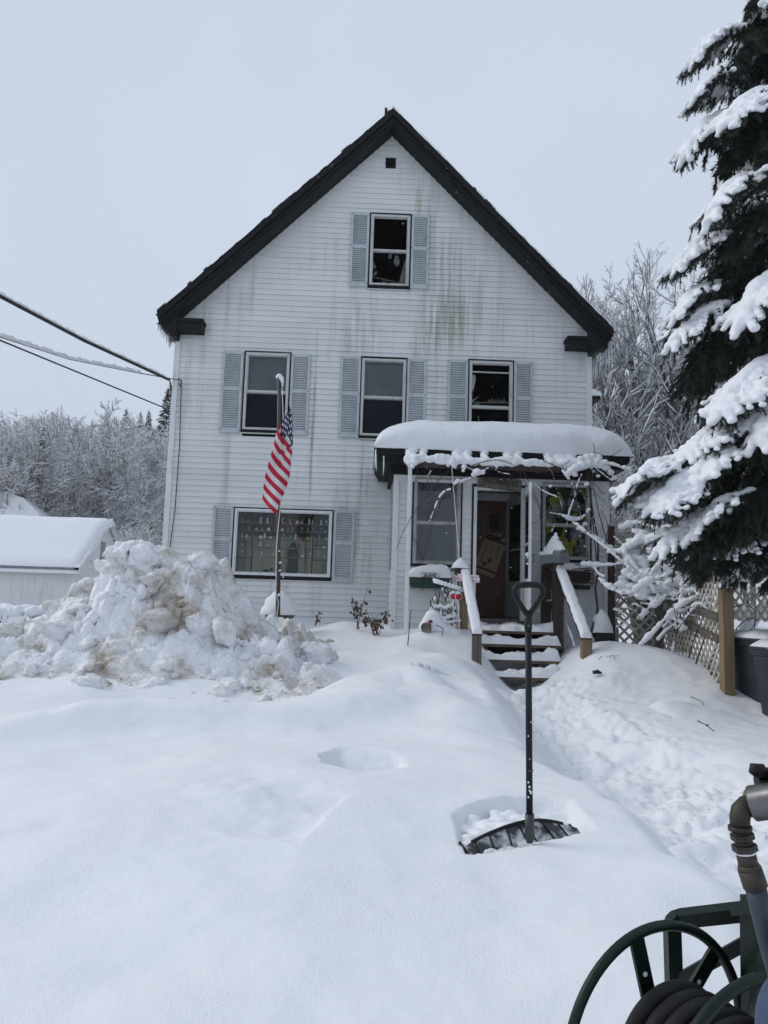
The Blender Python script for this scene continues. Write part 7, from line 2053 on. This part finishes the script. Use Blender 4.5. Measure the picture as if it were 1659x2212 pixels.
MB().add([tuple(p) for p in pl_] + [tuple(p + off) for p in pl_], [tuple(range(n)), tuple(reversed(range(n, 2 * n)))] + [(i, (i + 1) % n, (i + 1) % n + n, i + n) for i in range(n)]).build('side_plate', GREENPAINT, reel, bevel=.003)
MB().beam(P(1595, 1962, 1.43), P(1662, 1955, 1.36), .04, .022).build('plate_lip', GREENPAINT, reel)
lt = P(1502, 2168, 1.30)
kb_ = MB(); kb_.lathe([(.011, 0), (.014, .004), (.014, .02), (.006, .024), (.006, .05)], P(1520, 2180, 1.34), 10, Matrix.Rotation(math.radians(90), 3, 'Y')); kb_.build('lock_knob', GREENPAINT, reel)
MB().beam(P(1505, 2160, 1.34), P(1513, 2190, 1.34), .008, .022).build('lock_lever', GREENPAINT, reel)

# ------------------------------------------------------------------ swivel pipe and hose above the reel
Yp = .98
hs_ = thing('fuel_hose', P(1640, 2000, Yp), 'brown iron elbow and fittings leading into a slate-blue hose at the right edge', 'hose')
e0, e1 = P(1597, 1737, Yp), P(1592, 1788, Yp)
el = [P(1648, 1733, Yp - .01), P(1630, 1735, Yp), P(1612, 1741, Yp), P(1601, 1752, Yp), P(1598, 1768, Yp), P(1599, 1790, Yp)]
MB().tube(el, [.0118, .0122, .0125, .0125, .0122, .0118], 16).build('elbow', IRONPIPE, hs_, True)
def fit(px0, py0, px1, py1, r0, r1, name, mat, n=16): MB().tube([P(px0, py0, Yp), P(px1, py1, Yp)], [r0 * .86, r1 * .86], n).build(name, mat, hs_, n > 8)
fit(1598, 1784, 1599, 1793, .0165, .0165, 'elbow_collar', IRONPIPE)
fit(1600, 1793, 1605, 1812, .0125, .0125, 'nipple', IRONPIPE)
fit(1602, 1800, 1605, 1813, .0165, .0165, 'hex_nut', IRONPIPE, 6)
fit(1605, 1813, 1609, 1828, .0125, .0125, 'nipple', IRONPIPE)
fit(1607, 1824, 1610, 1838, .0175, .0175, 'hex_nut', IRONPIPE, 6)
fit(1610, 1838, 1611, 1843, .0142, .0142, 'thread_tape', WHITEPLASTIC)
fit(1611, 1843, 1616, 1866, .0138, .0138, 'ferrule_neck', IRONPIPE)
fit(1616, 1866, 1619, 1876, .0138, .0168, 'ferrule_shoulder', IRONPIPE)
fit(1619, 1876, 1632, 1915, .0168, .0172, 'ferrule', IRONPIPE)
MB().tube([P(1631, 1912, Yp), P(1645, 1970, Yp), P(1660, 2030, Yp + .01), P(1690, 2140, Yp + .03), P(1730, 2280, Yp + .05)], .0128, 16).build('hose', BLUEHOSE, hs_, True)
sv = thing('swivel_joint', P(1660, 1742, Yp), 'grey steel swivel cylinder with a black coupling lever cut off by the right edge', 'pipe fitting')
a, b = P(1622, 1736, Yp), P(1800, 1712, Yp - .05)
MB().tube([a, a.lerp(b, .02), a.lerp(b, .9), b], [.0195, .0212, .0212, .0195], 24).build('swivel_body', STEEL, sv, True)
MB().tube([P(1618, 1736, Yp), P(1623, 1735.5, Yp)], [.0165, .0165], 20).build('seal_ring', BRASS, sv, True)
c0 = P(1660, 1690, Yp + .02)
MB().tube([P(1640, 1690, Yp + .02), P(1652, 1689, Yp + .02), P(1720, 1680, Yp)], [.0145, .017, .016], 18).build('coupling', BLACKPLASTIC, sv, True)
MB().tube([P(1636, 1690.5, Yp + .02), P(1640, 1690, Yp + .02)], [.010, .0145], 18).build('coupling_mouth', BLACK, sv, True)
MB().tube([P(1650, 1678, Yp + .01), P(1640, 1664, Yp + .01), P(1630, 1663, Yp + .01), P(1623, 1672, Yp + .01)], [.008, .010, .009, .004], 10).build('cam_lever', BLACKPLASTIC, sv, True)
MB().tube([P(1652, 1706, Yp + .01), P(1640, 1712, Yp + .01), P(1627, 1708, Yp + .01)], [.009, .009, .004], 10).build('cam_lever', BLACKPLASTIC, sv, True)
bc = P(1752, 2232, .92)
tag(MB().ball(bc, (.060, .05, .075), 24, 16).build('blue_float', BLUEPAINT, None, True), 'blue rounded cover cut off by the lower right corner', 'cover')

# ------------------------------------------------------------------ grit on the trodden path, a few falling flakes
gm = MB(); r9 = random.Random(44); n = 0
while n < 420:
    t = r9.random() * (len(_PA) - 1.001); k = int(t); c = _PA[k].lerp(_PA[k + 1], t - k); x = c.x + r9.gauss(0, .24); y = c.y + r9.gauss(0, .25)
    if vnoise(np.array([x * 2.2]), np.array([y * 2.2]), 3)[0] < .05: continue
    if y > 9.6 or y < 3: continue
    z = gz(x, y) if n % 1 == 0 else 0
    s = r9.uniform(.003, .009); a = r9.uniform(-.6, .6); d = Vector((math.cos(a), math.sin(a), 0)); p = Vector((x, y, z + .002))
    p.z -= .001; e = Vector((-d.y, d.x, 0)); gm.add([p - d * s * r9.uniform(.8, 2.2), p - e * s * .3, p + d * s * r9.uniform(.6, 1.8), p + e * s * .3, p + Vector((0, 0, s * .3))], [(0, 1, 4), (1, 2, 4), (2, 3, 4), (3, 0, 4)]); n += 1
tag(gm.build('path_grit', GRIT), 'dark crumbs of bark and grit scattered over the trodden path', 'grit', None, 'stuff')
fl_ = MB()
for i in range(420):
    Y = r9.uniform(2.5, 13.0); p = P(r9.uniform(0, 1659), r9.uniform(0, 1500), Y); s = r9.uniform(.0016, .0032); fl_.add([p + Vector((s, 0, 0)), p + Vector((-s, 0, 0)), p + Vector((0, s, 0)), p + Vector((0, -s, 0)), p + Vector((0, 0, s)), p + Vector((0, 0, -s))], [(0, 2, 4), (2, 1, 4), (1, 3, 4), (3, 0, 4), (2, 0, 5), (1, 2, 5), (3, 1, 5), (0, 3, 5)])
tag(fl_.build('snowflakes', SNOW_FLUFF), 'sparse fine snowflakes drifting down in the air', 'snowfall', None, 'stuff')

# ------------------------------------------------------------------ thin snowy air
hz = MB().box((-450, -330, -4), (450, 490, 48))
hm = bpy.data.materials.new('pale_haze'); hm.use_nodes = True; hn = hm.node_tree.nodes; hn.remove(hn['Principled BSDF'])
pv = hn.new('ShaderNodeVolumePrincipled'); pv.inputs['Color'].default_value = (.93, .95, 1, 1); pv.inputs['Density'].default_value = .0008
hm.node_tree.links.new(pv.outputs[0], [x for x in hn if x.type == 'OUTPUT_MATERIAL'][0].inputs['Volume'])
tag(hz.build('haze', hm), 'thin pale snowy haze in the air', 'haze', None, 'stuff')
